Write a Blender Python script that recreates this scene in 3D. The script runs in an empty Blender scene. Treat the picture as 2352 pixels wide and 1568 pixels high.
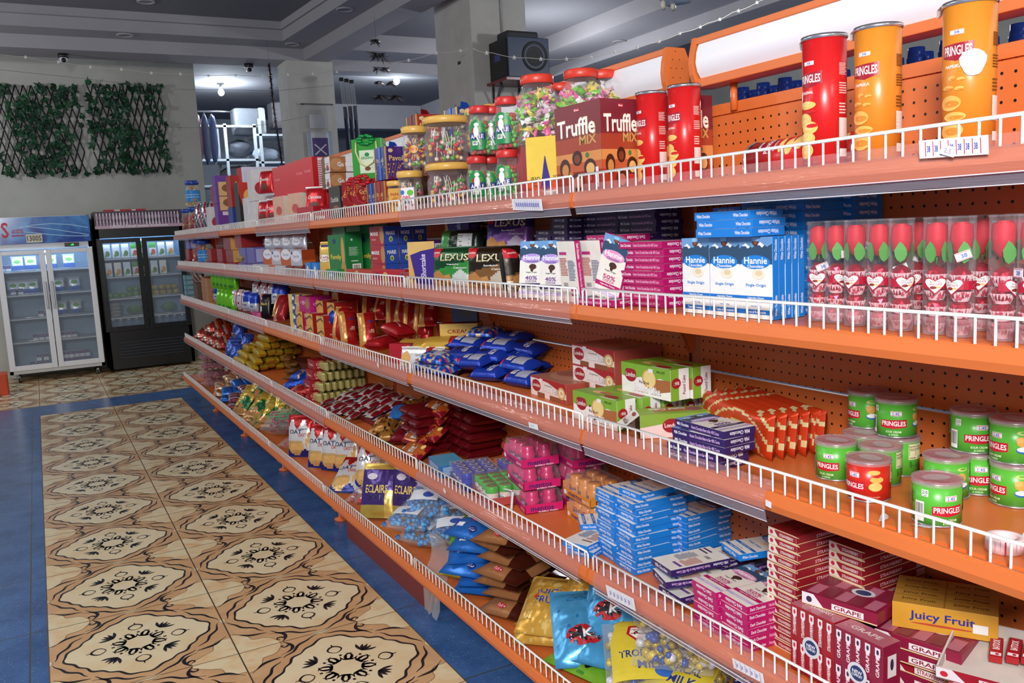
import bpy, bmesh, math, random
from math import sin, cos, pi, radians as rad, sqrt, atan2, hypot
from mathutils import Vector, Matrix, Euler, noise
rnd = random.Random(7)
SC = bpy.context.scene
COL = SC.collection
# ---------------------------------------------------------------- camera model (2352x1568 frame)
FPX = 1988.2; EYE = Vector((0, 0, 1.4375))
def _axes():
    yaw, pitch, roll = rad(28.4206), rad(7.5311), rad(-2.8888)
    fw = Vector((sin(yaw)*cos(pitch), cos(yaw)*cos(pitch), -sin(pitch)))
    r = Vector((cos(yaw), -sin(yaw), 0)); u = r.cross(fw)
    return (cos(roll)*r + sin(roll)*u, -sin(roll)*r + cos(roll)*u, fw)
RT, UP, FW = _axes()
def ray(u, v): return RT*((u-1176)/FPX) + UP*(-(v-784)/FPX) + FW
def onZ(u, v, z): d = ray(u, v); return EYE + d*((z-EYE.z)/d.z)
def onX(u, v, x): d = ray(u, v); return EYE + d*(x/d.x)
def onY(u, v, y): d = ray(u, v); return EYE + d*(y/d.y)
S1, S2, S3, S4, S5 = 1.511, 1.236, .918, .552, .187      # shelf tops
BACKX = 1.53                                              # face of the pegboard
# ---------------------------------------------------------------- materials
_M = {}
def lin(h):
    h = h.lstrip('#'); o = []
    if len(h) == 3: h = ''.join(c+c for c in h)
    for i in (0, 2, 4):
        c = int(h[i:i+2], 16)/255
        o.append(c/12.92 if c <= .04045 else ((c+.055)/1.055)**2.4)
    return (*o, 1)
def nodes(name):
    m = bpy.data.materials.new(name); m.use_nodes = True
    nt = m.node_tree; b = nt.nodes['Principled BSDF']
    return m, nt, b
def N(nt, t, **kw):
    n = nt.nodes.new(t)
    for k, v in kw.items():
        if k in n.inputs: n.inputs[k].default_value = v
        else: setattr(n, k, v)
    return n
def C(hexc, rough=.4, metal=0.0, var=.10, scale=30, bump=0.0):
    """plain printed / painted surface with a little procedural unevenness"""
    key = (hexc, rough, metal, var, scale, bump)
    if key in _M: return _M[key]
    m, nt, b = nodes('print_'+hexc.strip('#')+('_foil' if metal else ''))
    b.inputs['Roughness'].default_value = rough; b.inputs['Metallic'].default_value = metal
    tc = N(nt, 'ShaderNodeTexCoord'); nz = N(nt, 'ShaderNodeTexNoise', Scale=scale, Detail=2.0)
    nt.links.new(tc.outputs['Object'], nz.inputs['Vector'])
    c = lin(hexc); mx = N(nt, 'ShaderNodeMix', data_type='RGBA')
    mx.inputs[6].default_value = (*[x*(1-var) for x in c[:3]], 1); mx.inputs[7].default_value = (*[min(1, x*(1+var)) for x in c[:3]], 1)
    nt.links.new(nz.outputs['Fac'], mx.inputs[0]); nt.links.new(mx.outputs[2], b.inputs['Base Color'])
    if bump:
        bp = N(nt, 'ShaderNodeBump', Strength=bump, Distance=.004); nt.links.new(nz.outputs['Fac'], bp.inputs['Height'])
        nt.links.new(bp.outputs['Normal'], b.inputs['Normal'])
    _M[key] = m; return m
def foil(hexc, rough=.28, metal=.35): return C(hexc, rough, metal, .18, 22, .5)
def clear(name, tint='#ffffff', a=.25, rough=.08):
    key = (name,)
    if key in _M: return _M[key]
    m, nt, b = nodes(name)
    b.inputs['Base Color'].default_value = lin(tint); b.inputs['Roughness'].default_value = rough
    b.inputs['Base Color'].default_value = (*[x*.75 for x in lin(tint)[:3]], 1); tr = N(nt, 'ShaderNodeBsdfTransparent'); mx = N(nt, 'ShaderNodeMixShader')
    lw = N(nt, 'ShaderNodeLayerWeight', Blend=.18); mr = N(nt, 'ShaderNodeMapRange')
    mr.inputs['To Min'].default_value = a; mr.inputs['To Max'].default_value = min(1, a+.45)
    nz = N(nt, 'ShaderNodeTexNoise', Scale=14.0); bp = N(nt, 'ShaderNodeBump', Strength=.25, Distance=.01)
    nt.links.new(nz.outputs['Fac'], bp.inputs['Height']); nt.links.new(bp.outputs['Normal'], b.inputs['Normal'])
    nt.links.new(lw.outputs['Facing'], mr.inputs['Value']); nt.links.new(mr.outputs['Result'], mx.inputs['Fac'])
    nt.links.new(tr.outputs['BSDF'], mx.inputs[1]); nt.links.new(b.outputs['BSDF'], mx.inputs[2])
    nt.links.new(mx.outputs['Shader'], nt.nodes['Material Output'].inputs['Surface'])
    _M[key] = m; return m
def glow(name, hexc, strength):
    if name in _M: return _M[name]
    m, nt, b = nodes(name); b.inputs['Base Color'].default_value = lin(hexc)
    b.inputs['Emission Color'].default_value = lin(hexc); b.inputs['Emission Strength'].default_value = strength
    _M[name] = m; return m
# ---------------------------------------------------------------- text outlines (cached)
_T = {}
def text2d(s, bold=.018):
    """vertices and faces of a line of type, scaled into the box x -.5..+.5, y -.5..+.5"""
    if s in _T: return _T[s]
    cu = bpy.data.curves.new('type', 'FONT'); cu.body = s; cu.resolution_u = 2; cu.offset = bold
    cu.dimensions = '2D'; cu.fill_mode = 'FRONT'
    ob = bpy.data.objects.new('type', cu); me = ob.to_mesh()
    vs = [(v.co.x, v.co.y) for v in me.vertices]; fs = [tuple(p.vertices) for p in me.polygons]
    ob.to_mesh_clear(); bpy.data.objects.remove(ob); bpy.data.curves.remove(cu)
    if vs:
        x0 = min(v[0] for v in vs); x1 = max(v[0] for v in vs); y0 = min(v[1] for v in vs); y1 = max(v[1] for v in vs)
        vs = [((x-x0)/max(x1-x0, 1e-6)-.5, (y-y0)/max(y1-y0, 1e-6)-.5) for x, y in vs]
    _T[s] = (vs, fs); return _T[s]
# ---------------------------------------------------------------- mesh builder
class G:
    def __init__(s): s.v = []; s.f = []; s.mi = []; s.ms = []; s.sm = []
    def m(s, mat):
        if mat not in s.ms: s.ms.append(mat)
        return s.ms.index(mat)
    def add(s, vs, fs, mat, smooth=False):
        o = len(s.v); s.v += [tuple(v) for v in vs]; k = s.m(mat)
        for f in fs: s.f.append(tuple(o+i for i in f)); s.mi.append(k); s.sm.append(smooth)
        return o
    def poly(s, pts, mat): s.add(pts, [tuple(range(len(pts)))], mat)
    def box(s, x0, x1, y0, y1, z0, z1, mat, bev=0):
        if isinstance(mat, dict): d = mat
        else: d = None
        if bev:
            bm = bmesh.new(); bmesh.ops.create_cube(bm, size=1)
            for v in bm.verts: v.co = Vector(((x0+x1)/2+v.co.x*(x1-x0), (y0+y1)/2+v.co.y*(y1-y0), (z0+z1)/2+v.co.z*(z1-z0)))
            bmesh.ops.bevel(bm, geom=bm.edges[:], offset=bev, segments=2, profile=.6, affect='EDGES')
            bm.normal_update(); bm.verts.index_update()
            o = len(s.v); s.v += [tuple(v.co) for v in bm.verts]
            for f in bm.faces:
                n = f.normal; k = 'f' if n.y < -.7 else 'b' if n.y > .7 else 'r' if n.x > .7 else 'l' if n.x < -.7 else 't' if n.z > .7 else 'd' if n.z < -.7 else 'e'
                mt = mat if d is None else d.get(k, d.get('e', d['*']))
                s.f.append(tuple(o+v.index for v in f.verts)); s.mi.append(s.m(mt)); s.sm.append(k == 'e')
            bm.free(); return
        V = [(x0,y0,z0),(x1,y0,z0),(x1,y1,z0),(x0,y1,z0),(x0,y0,z1),(x1,y0,z1),(x1,y1,z1),(x0,y1,z1)]
        F = dict(f=(0,1,5,4), r=(1,2,6,5), b=(2,3,7,6), l=(3,0,4,7), t=(4,5,6,7), d=(3,2,1,0))
        o = len(s.v); s.v += V
        for k, f in F.items():
            mt = mat if d is None else d.get(k, d['*'])
            s.f.append(tuple(o+i for i in f)); s.mi.append(s.m(mt)); s.sm.append(False)
    def lathe(s, prof, n, mat, cx=0, cy=0, smooth=True, cap=(True, True)):
        """prof: (r,z) or (r,z,mat) where mat colours the band up to the next point"""
        o = len(s.v)
        for p in prof:
            for i in range(n): a = 2*pi*i/n; s.v.append((cx+p[0]*cos(a), cy+p[0]*sin(a), p[1]))
        for k in range(len(prof)-1):
            mt = prof[k][2] if len(prof[k]) > 2 else mat; q = s.m(mt)
            for i in range(n):
                j = (i+1) % n; s.f.append((o+k*n+i, o+k*n+j, o+(k+1)*n+j, o+(k+1)*n+i)); s.mi.append(q); s.sm.append(smooth)
        if cap[0]: s.f.append(tuple(o+i for i in reversed(range(n)))); s.mi.append(s.m(prof[0][2] if len(prof[0]) > 2 else mat)); s.sm.append(False)
        if cap[1]: b = o+(len(prof)-1)*n; s.f.append(tuple(b+i for i in range(n))); s.mi.append(s.m(prof[-1][2] if len(prof[-1]) > 2 else mat)); s.sm.append(False)
    def tube(s, pts, r, n, mat, cap=True):
        pts = [Vector(p) for p in pts]; o = len(s.v); k = s.m(mat)
        for i, p in enumerate(pts):
            t = (pts[min(i+1, len(pts)-1)]-pts[max(i-1, 0)]).normalized()
            a = t.cross(Vector((0, 0, 1)) if abs(t.z) < .9 else Vector((1, 0, 0))).normalized(); b = t.cross(a)
            rr = r[i] if isinstance(r, (list, tuple)) else r
            for j in range(n): w = 2*pi*j/n+pi/n; s.v.append(tuple(p+a*rr*cos(w)+b*rr*sin(w)))
        for i in range(len(pts)-1):
            for j in range(n):
                q = (j+1) % n; s.f.append((o+i*n+j, o+(i+1)*n+j, o+(i+1)*n+q, o+i*n+q)); s.mi.append(k); s.sm.append(n > 4)
        if cap:
            s.f.append(tuple(o+j for j in range(n))); s.mi.append(k); s.sm.append(False)
            e = o+(len(pts)-1)*n; s.f.append(tuple(e+j for j in reversed(range(n)))); s.mi.append(k); s.sm.append(False)
    def blob(s, c, r, mat, sub=2, amp=0., f=8., seed=0, sq=(1, 1, 1), flat=False):
        bm = bmesh.new(); bmesh.ops.create_icosphere(bm, subdivisions=sub, radius=1); o = len(s.v); k = s.m(mat)
        bm.verts.index_update()
        for v in bm.verts:
            d = 1+amp*noise.noise(v.co*f*.3+Vector((seed, seed*.7, 0)))
            s.v.append((c[0]+v.co.x*r*d*sq[0], c[1]+v.co.y*r*d*sq[1], c[2]+v.co.z*r*d*sq[2]))
        for fc in bm.faces: s.f.append(tuple(o+v.index for v in fc.verts)); s.mi.append(k); s.sm.append(not flat)
        bm.free()
    def mesh(s, name):
        me = bpy.data.meshes.new(name); me.from_pydata(s.v, [], s.f)
        for mt in s.ms: me.materials.append(mt)
        me.polygons.foreach_set('material_index', s.mi); me.polygons.foreach_set('use_smooth', s.sm); me.update(); return me
    # ---- print on a surface.  F(x, y, off) -> point; x, y run -.5..+.5 over the face
    def decal(s, F, items, off=.0003, curved=False):
        st = .0 ; base = off
        for it in items:
            k = it[0]; base += .00005
            if k == 'r':
                _, x, y, w, h, c = it[:6]; rot = it[6] if len(it) > 6 else 0
                n, q = (10, 6) if curved else (1, 1); vs = []; fs = []
                for j in range(q+1):
                    for i in range(n+1):
                        a, b = (i/n-.5)*w, (j/q-.5)*h
                        if rot: a, b = a*cos(rot)-b*sin(rot), a*sin(rot)+b*cos(rot)
                        vs.append(F(x+a, y+b, base))
                for j in range(q):
                    for i in range(n): p = j*(n+1)+i; fs.append((p, p+1, p+n+2, p+n+1))
                s.add(vs, fs, c if not isinstance(c, str) else C(c))
            elif k == 'e':
                _, x, y, w, h, c = it[:6]; n = 20; vs = [F(x, y, base)]; fs = []; rr = (.5, 1.) if curved else (1.,)
                for q in rr:
                    for i in range(n): vs.append(F(x+w*.5*q*cos(2*pi*i/n), y+h*.5*q*sin(2*pi*i/n), base))
                for i in range(n):
                    j = (i+1) % n; fs.append((0, 1+i, 1+j))
                    if curved: fs.append((1+i, 1+n+i, 1+n+j, 1+j))
                s.add(vs, fs, c if not isinstance(c, str) else C(c))
            elif k == 'p':
                _, pts, c = it[:3]
                if curved:
                    bm = bmesh.new(); bm.faces.new([bm.verts.new((x, y, 0)) for x, y in pts]); xs = [q_[0] for q_ in pts]; ys = [q_[1] for q_ in pts]
                    for ax, lo, hi, stp in ((0, min(xs), max(xs), .022), (1, min(ys), max(ys), .06)):
                        t_ = lo+stp
                        while t_ < hi:
                            co_ = [0, 0, 0]; co_[ax] = t_; no_ = [0, 0, 0]; no_[ax] = 1
                            bmesh.ops.bisect_plane(bm, geom=bm.verts[:]+bm.edges[:]+bm.faces[:], plane_co=co_, plane_no=no_); t_ += stp
                    bm.verts.index_update()
                    s.add([F(v_.co.x, v_.co.y, base) for v_ in bm.verts], [tuple(v_.index for v_ in f_.verts) for f_ in bm.faces], c if not isinstance(c, str) else C(c)); bm.free(); continue
                s.add([F(x, y, base) for x, y in pts], [tuple(range(len(pts)))], c if not isinstance(c, str) else C(c))
            elif k == 't':
                _, x, y, w, h, c, txt = it[:7]; rot = it[7] if len(it) > 7 else 0; arc = it[8] if len(it) > 8 else 0
                vs, fs = text2d(txt); out = []
                for a, b in vs:
                    a2, b2 = a*w, b*h + arc*(.25-a*a)*h
                    if rot == 90: a2, b2 = -b*w, a*h        # reads upward
                    elif rot == -90: a2, b2 = b*w, -a*h
                    elif rot == 180: a2, b2 = -a2, -b2
                    elif rot: r = rad(rot); a2, b2 = a2*cos(r)-b2*sin(r), a2*sin(r)+b2*cos(r)
                    out.append(F(x+a2, y+b2, base))
                s.add(out, fs, c if not isinstance(c, str) else C(c))
            elif k == 'bar':      # barcode
                _, x, y, w, h = it[:5]; s.decal(F, [('r', x, y, w, h, '#f4f4f0')], base-.00003, curved)
                rr = random.Random(3); xx = -.42
                while xx < .42:
                    ww = rr.choice((.02, .03, .05)); s.decal(F, [('r', x+(xx+ww/2)*w, y+.06*h, ww*w, h*.7, '#16161a')], base+.00004); xx += ww+rr.choice((.02, .03, .04))
                base += .0001
            elif k == 'lines':    # block of small print
                _, x, y, w, h, c, n = it[:7]; rr = random.Random(n)
                for i in range(n):
                    ww = w*(.7+.3*rr.random()); s.decal(F, [('r', x-(w-ww)/2, y+h*(.5-(i+.5)/n), ww, h/n*.5, c)], base, False)
def boxF(w, d, h, face):
    return {'f': lambda x, y, o: (x*w, -d/2-o, h/2+y*h), 'r': lambda x, y, o: (w/2+o, x*d, h/2+y*h),
            'l': lambda x, y, o: (-w/2-o, -x*d, h/2+y*h), 't': lambda x, y, o: (x*w, y*d, h+o), 'b': lambda x, y, o: (-x*w, d/2+o, h/2+y*h)}[face]
def cylF(r, z0, z1, span=pi):
    # x -.5..+.5 covers `span` radians around the front (-y) side
    return lambda x, y, o: ((r+o)*sin(x*span), -(r+o)*cos(x*span), (z0+z1)/2+y*(z1-z0))
# ---------------------------------------------------------------- scene objects
def tag(o, label, cat, group=None):
    o['label'] = label; o['category'] = cat
    if group: o['group'] = group
    return o
def link(name, me, parent=None, loc=(0, 0, 0), rot=(0, 0, 0)):
    o = bpy.data.objects.new(name, me); COL.objects.link(o); o.location = loc; o.rotation_euler = rot
    if parent is not None: o.parent = parent
    return o
def struct(name, g):
    o = link(name, g.mesh(name)); o['kind'] = 'structure'; return o
KIND = {}
def kind(name, cat, parts):
    """register a product: parts = [(part name or None, G), or (name, G, [subparts])]; a single unnamed part is one mesh"""
    def conv(p): return (p[0], p[1].mesh(p[0] or name), [conv(q) for q in (p[2] if len(p) > 2 else [])], p[3] if len(p) > 3 else None)
    KIND[name] = (cat, [conv(p) for p in parts])
def place(kname, name, loc, rot=(0, 0, 0), label='', group=None, scale=None, cat=None):
    """rot = (rx, ry, yaw) in degrees; yaw 0 faces the aisle (-X)"""
    c, parts = KIND[kname]; r = (rad(rot[0]), rad(rot[1]), rad(rot[2]-90))
    if len(parts) == 1 and parts[0][0] is None: root = link(name, parts[0][1], None, loc, r)
    else:
        root = link(name, None, None, loc, r)
        def rec(ps, par):
            for pn, me, sub, lab in ps:
                o = link(pn, me, par)
                if lab == 'stuff': o['kind'] = 'stuff'
                elif lab: o['label'] = lab
                rec(sub, o)
        rec(parts, root)
    if scale: root.scale = scale if isinstance(scale, (tuple, list)) else (scale,)*3
    return tag(root, label, cat or c, group)
ORD = ['topmost', 'second from the top', 'third from the top', 'fourth from the top', 'fifth from the top', 'sixth from the top', 'seventh from the top', 'eighth from the top',
       'ninth from the top', 'tenth from the top', 'eleventh from the top', 'twelfth from the top', 'thirteenth from the top', 'fourteenth from the top', 'fifteenth from the top', 'sixteenth from the top',
       'seventeenth from the top', 'eighteenth from the top', 'nineteenth from the top', 'twentieth from the top', 'lowest but two', 'lowest but one', 'lowest']
NTH = ['first', 'second', 'third', 'fourth', 'fifth', 'sixth', 'seventh', 'eighth', 'ninth', 'tenth', 'eleventh', 'twelfth', 'thirteenth', 'fourteenth', 'fifteenth', 'sixteenth', 'seventeenth', 'eighteenth', 'nineteenth', 'twentieth']
WORLD = .26
LIGHTS = [('flash_key', (-.95, -.9, 2.45), (1.3, 2.6, .8), .55, .55, 135, (1, .975, .95)),  # soft key standing for a bounced flash near the camera
          ('overhead_fill', (-1.6, 3.5, 3.45), (-.2, 4.5, 0), .6, 2.4, 45, (1, .98, .96)),  # added overhead fill to brighten the walls, no real fixture
          ('shopfront_daylight', (-2.6, -3.2, 1.9), (1.4, 3.0, 1.0), 3.0, 2.2, 40, (.93, .96, 1))]
FILLS = [((-2.6, 5.0, 2.9), 55, (1, .97, .93)), ((-2.6, 9.4, 3.1), 130, (.95, .98, 1)), ((5.2, 4.6, 3.0), 70, (.95, .97, 1)), ((5.4, 8.8, 3.0), 70, (.92, .96, 1)), ((1.0, -1.5, 2.9), 45, (1, .98, .95))]  # added point fills out of view, brightening ceiling and walls
# ================================================================ camera
cam = bpy.data.cameras.new('camera'); cam.sensor_width = 36; cam.lens = 36*FPX/2352; cam.clip_start = .02; cam.clip_end = 100
co = bpy.data.objects.new('camera', cam); COL.objects.link(co)
co.matrix_world = Matrix(((RT.x, UP.x, -FW.x, EYE.x), (RT.y, UP.y, -FW.y, EYE.y), (RT.z, UP.z, -FW.z, EYE.z), (0, 0, 0, 1)))
SC.camera = co
SC.view_settings.view_transform = 'Standard'; SC.view_settings.look = 'None'; SC.view_settings.gamma = 1; SC.view_settings.use_curve_mapping = False
SC.view_settings.exposure = 0.0
cy = SC.cycles; cy.max_bounces = 6; cy.diffuse_bounces = 3; cy.glossy_bounces = 2; cy.transmission_bounces = 3; cy.transparent_max_bounces = 14
cy.caustics_reflective = False; cy.caustics_refractive = False; cy.sample_clamp_indirect = 6
w = bpy.data.worlds.new('world'); SC.world = w; w.use_nodes = True
w.node_tree.nodes['Background'].inputs[0].default_value = (.80, .88, 1, 1); w.node_tree.nodes['Background'].inputs[1].default_value = WORLD
# ================================================================ lights: flash key, added fills, daylight of the shop front behind
def area(name, loc, tgt, sx, sy, power, col):
    l = bpy.data.lights.new(name, 'AREA'); l.shape = 'RECTANGLE'; l.size = sx; l.size_y = sy; l.energy = power; l.color = col
    o = bpy.data.objects.new(name, l); COL.objects.link(o); o.location = loc
    o.rotation_euler = (Vector(tgt)-Vector(loc)).to_track_quat('-Z', 'Y').to_euler(); return o
for nm, loc, tg, sx, sy, p, c in LIGHTS: area(nm, loc, tg, sx, sy, p, c)
for i, (loc, p, c) in enumerate(FILLS):
    l = bpy.data.lights.new('added_fill_light', 'POINT'); l.energy = p; l.color = c; l.shadow_soft_size = .09
    o = bpy.data.objects.new('added_fill_light', l); COL.objects.link(o); o.location = loc
# ================================================================ surfaces of the room
def plaster(name, h, spec=.9, sc=2.5, amt=.12):
    m, nt, b = nodes(name); b.inputs['Roughness'].default_value = spec
    tc = N(nt, 'ShaderNodeTexCoord'); n1 = N(nt, 'ShaderNodeTexNoise', Scale=sc, Detail=6.0, Roughness=.65)
    nt.links.new(tc.outputs['Object'], n1.inputs['Vector']); rp = N(nt, 'ShaderNodeValToRGB'); c = lin(h)
    rp.color_ramp.elements[0].position = .3; rp.color_ramp.elements[1].position = .75
    rp.color_ramp.elements[0].color = (*[x*(1-amt) for x in c[:3]], 1); rp.color_ramp.elements[1].color = (*[x*(1+amt*.6) for x in c[:3]], 1)
    nt.links.new(n1.outputs['Fac'], rp.inputs['Fac']); nt.links.new(rp.outputs['Color'], b.inputs['Base Color'])
    bp = N(nt, 'ShaderNodeBump', Strength=.15, Distance=.01); n2 = N(nt, 'ShaderNodeTexNoise', Scale=40.0)
    nt.links.new(tc.outputs['Object'], n2.inputs['Vector']); nt.links.new(n2.outputs['Fac'], bp.inputs['Height']); nt.links.new(bp.outputs['Normal'], b.inputs['Normal'])
    return m
def terrazzo():
    m, nt, b = nodes('blue_speckled_floor'); b.inputs['Roughness'].default_value = .22
    tc = N(nt, 'ShaderNodeTexCoord'); base = N(nt, 'ShaderNodeTexNoise', Scale=5.0, Detail=8.0, Roughness=.7)
    nt.links.new(tc.outputs['Object'], base.inputs['Vector']); rp = N(nt, 'ShaderNodeValToRGB')
    rp.color_ramp.elements[0].color = lin('#31568c'); rp.color_ramp.elements[1].color = lin('#4873ae'); rp.color_ramp.elements[0].position = .35; rp.color_ramp.elements[1].position = .7
    nt.links.new(base.outputs['Fac'], rp.inputs['Fac']); last = rp.outputs['Color']
    for sc, th, col in ((95., .16, '#26406e'), (120., .15, '#b9bfc0'), (60., .07, '#d8d5c8')):
        vo = N(nt, 'ShaderNodeTexVoronoi', Scale=sc); nt.links.new(tc.outputs['Object'], vo.inputs['Vector'])
        lt = N(nt, 'ShaderNodeMath', operation='LESS_THAN'); lt.inputs[1].default_value = th; nt.links.new(vo.outputs['Distance'], lt.inputs[0])
        sp = N(nt, 'ShaderNodeSeparateColor'); nt.links.new(vo.outputs['Color'], sp.inputs[0])
        gt = N(nt, 'ShaderNodeMath', operation='GREATER_THAN'); gt.inputs[1].default_value = .62; nt.links.new(sp.outputs[0], gt.inputs[0])
        mu = N(nt, 'ShaderNodeMath', operation='MULTIPLY'); nt.links.new(lt.outputs[0], mu.inputs[0]); nt.links.new(gt.outputs[0], mu.inputs[1])
        mx = N(nt, 'ShaderNodeMix', data_type='RGBA'); nt.links.new(mu.outputs[0], mx.inputs[0]); nt.links.new(last, mx.inputs[6]); mx.inputs[7].default_value = lin(col); last = mx.outputs[2]
    br = N(nt, 'ShaderNodeTexBrick', Scale=1.0); br.offset = 0; br.inputs['Brick Width'].default_value = .617; br.inputs['Row Height'].default_value = .617
    br.inputs['Mortar Size'].default_value = .003; br.inputs['Color1'].default_value = br.inputs['Color2'].default_value = (0, 0, 0, 1); br.inputs['Mortar'].default_value = (1, 1, 1, 1)
    mp = N(nt, 'ShaderNodeMapping'); mp.inputs['Location'].default_value = (-1.066+.617*10, -2.41+.617*20, 0); nt.links.new(tc.outputs['Object'], mp.inputs['Vector']); nt.links.new(mp.outputs['Vector'], br.inputs['Vector'])
    mx = N(nt, 'ShaderNodeMix', data_type='RGBA'); nt.links.new(br.outputs['Color'], mx.inputs[0]); nt.links.new(last, mx.inputs[6]); mx.inputs[7].default_value = lin('#4b4a48')
    nt.links.new(mx.outputs[2], b.inputs['Base Color']); return m
def marble(name, h0, h1, sc=7):
    m, nt, b = nodes(name); b.inputs['Roughness'].default_value = .25
    tc = N(nt, 'ShaderNodeTexCoord'); n1 = N(nt, 'ShaderNodeTexNoise', Scale=sc, Detail=7.0, Roughness=.6, Distortion=.8)
    oi = N(nt, 'ShaderNodeObjectInfo'); ad = N(nt, 'ShaderNodeVectorMath', operation='ADD'); nt.links.new(tc.outputs['Object'], ad.inputs[0]); nt.links.new(oi.outputs['Random'], ad.inputs[1])
    nt.links.new(ad.outputs[0], n1.inputs['Vector']); rp = N(nt, 'ShaderNodeValToRGB'); rp.color_ramp.elements[0].color = lin(h0); rp.color_ramp.elements[1].color = lin(h1)
    rp.color_ramp.elements[0].position = .42; rp.color_ramp.elements[1].position = .72
    nt.links.new(n1.outputs['Fac'], rp.inputs['Fac']); nt.links.new(rp.outputs['Color'], b.inputs['Base Color']); return m
WALL = plaster('grey_wall_plaster', '#b9b9b1'); CEIL = plaster('white_ceiling_plaster', '#a3a1a6', amt=.05); PIL = plaster('pale_column_plaster', '#b9b7b2', sc=4)
RECESS = plaster('darker_recess_grey', '#77777d', amt=.04)  # recess slabs and back room ceiling a darker grey than the beams
# ---- floor
g = G(); g.box(-7, 9, -4, 18, -.1, 0, terrazzo()); struct('floor', g)
TX, TY = .588, .617
def ribbon(g, pts, wd, mat, z=.0012, closed=False):
    n = len(pts); L = []; Rr = []
    for i, p in enumerate(pts):
        a = pts[(i-1) % n] if closed or i > 0 else p; b = pts[(i+1) % n] if closed or i < n-1 else p
        d = Vector((b[0]-a[0], b[1]-a[1])); d = d.normalized() if d.length > 1e-9 else Vector((1, 0)); w_ = (wd(i/(n-1)) if callable(wd) else wd)/2
        L.append((p[0]-d.y*w_, p[1]+d.x*w_, z)); Rr.append((p[0]+d.y*w_, p[1]-d.x*w_, z))
    fs = [(i, n+i, n+(i+1) % n, (i+1) % n) for i in range(n if closed else n-1)]
    g.add([(x*TX, y*TY, q) for x, y, q in L+Rr], fs, mat)
def tile():
    g = G(); cream = marble('cream_marbled_tile', '#eddcb4', '#e3b680', 9); pale = marble('pale_cream_tile', '#efdfb9', '#e8ca9a', 5); tan = marble('tan_scroll_tile', '#d2a577', '#dfb688', 8)
    ink = C('#1b1c26', .3); thin = C('#7c6247', .4); grout = C('#5d4d3e', .6)
    g.box(-.5*TX, .5*TX, -.5*TY, .5*TY, -.01, .0004, tan)
    def R(t): return .372+.030*cos(4*t)+.012*cos(8*t+.4)+.007*sin(20*t)
    P = [(R(2*pi*i/160)*1.02*cos(2*pi*i/160), R(2*pi*i/160)*sin(2*pi*i/160)) for i in range(160)]
    g.add([(0, 0, .0008)]+[(x*TX, y*TY, .0008) for x, y in P], [(0, 1+i, 1+(i+1) % 160) for i in range(160)], pale)
    ribbon(g, P, lambda t: .010+.007*abs(sin(12*pi*t)), ink, .0013, True)
    for q in range(8):                                   # broken outer frame line
        t0 = q*pi/4+.07; ts = [t0+(pi/4-.10)*i/22 for i in range(23)]
        ribbon(g, [((R(t)+.066+.012*sin(8*(t-t0)))*cos(t), (R(t)+.066+.012*sin(8*(t-t0)))*sin(t)) for t in ts], lambda t: .003+.015*sin(pi*t), ink)
    for sx in (-1, 1):
        for sy in (-1, 1):
            def cr(t): return .222+.030*cos(4*t)+.014*sin(6*t+sx)+.006*cos(11*t)
            pts = [(sx*.5-sx*cr(t)*cos(t), sy*.5-sy*cr(t)*sin(t)) for t in [pi/2*i/30 for i in range(31)]]
            poly = [(sx*.5, sy*.5)]+pts
            g.add([(x*TX, y*TY, .0008) for x, y in poly], [tuple(range(len(poly))) if sx*sy < 0 else tuple(reversed(range(len(poly))))], cream)
            ribbon(g, pts, .0035, thin)
            for a0, a1, rr, cv in ((.02, .62, .262, .05), (.70, 1.50, .275, -.05)):
                ts = [a0+(a1-a0)*i/16 for i in range(17)]
                ribbon(g, [(sx*.5-sx*(rr+cv*sin(pi*(t-a0)/(a1-a0)))*cos(t), sy*.5-sy*(rr+cv*sin(pi*(t-a0)/(a1-a0)))*sin(t)) for t in ts], lambda t: .003+.019*sin(pi*min(1, t*1.15)), ink)
            # curled end
            ribbon(g, [(sx*(.5-.255-.028*(1-i/14)*cos(i*.42)), sy*(.5-.05-.028*(1-i/14)*sin(i*.42))) for i in range(15)], lambda t: .014*(1-t)+.002, ink)
    for (x, y, a, b) in ((0, .5, .10, .022), (0, -.5, .10, .022), (.5, 0, .022, .05), (-.5, 0, .022, .05)):
        q = [(max(-.5, min(.5, x+dx)), max(-.5, min(.5, y+dy))) for dx, dy in ((a, 0), (0, b), (-a, 0), (0, -b))]
        g.add([(u*TX, v*TY, .0009) for u, v in q], [(0, 1, 2, 3)], pale); ribbon(g, q, .003, thin, .0012, True)
    for k in range(8):                                   # rosette
        c, s = cos(k*pi/4+pi/8*0), sin(k*pi/4)
        def T(x, y): return (1.14*(x*c-y*s), 1.14*(x*s+y*c))
        for m_ in (-1, 1):
            ribbon(g, [T(.105+.034*cos(m_*(i*.33+.3)), m_*.030+.030*sin(m_*(i*.33+.3))*1.0) for i in range(15)], lambda t: .004+.013*sin(pi*t), ink)
            ribbon(g, [T(.075+.05*t*t, m_*(.006+.03*t)) for t in [i/8 for i in range(9)]], lambda t: .004+.010*sin(pi*t), ink)
        if k % 2 == 0:
            for m_ in (-1, 1): ribbon(g, [T(.165+.075*t, m_*.036*sin(pi*t)**.7) for t in [i/12 for i in range(13)]], lambda t: .006+.009*t, ink)
            ribbon(g, [T(.235, 0), T(.262, 0)], .008, ink)
        else:
            for aa in (-.6, -.25, 0, .25, .6):
                ribbon(g, [T(.168+(.07-.03*abs(aa))*t, aa*.09*t*(1.6-t*.5)) for t in [i/6 for i in range(7)]], lambda t: .003+.018*sin(pi*t), ink)
        ribbon(g, [T(.122, -.008), T(.138, -.008)], .016, ink)
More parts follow.
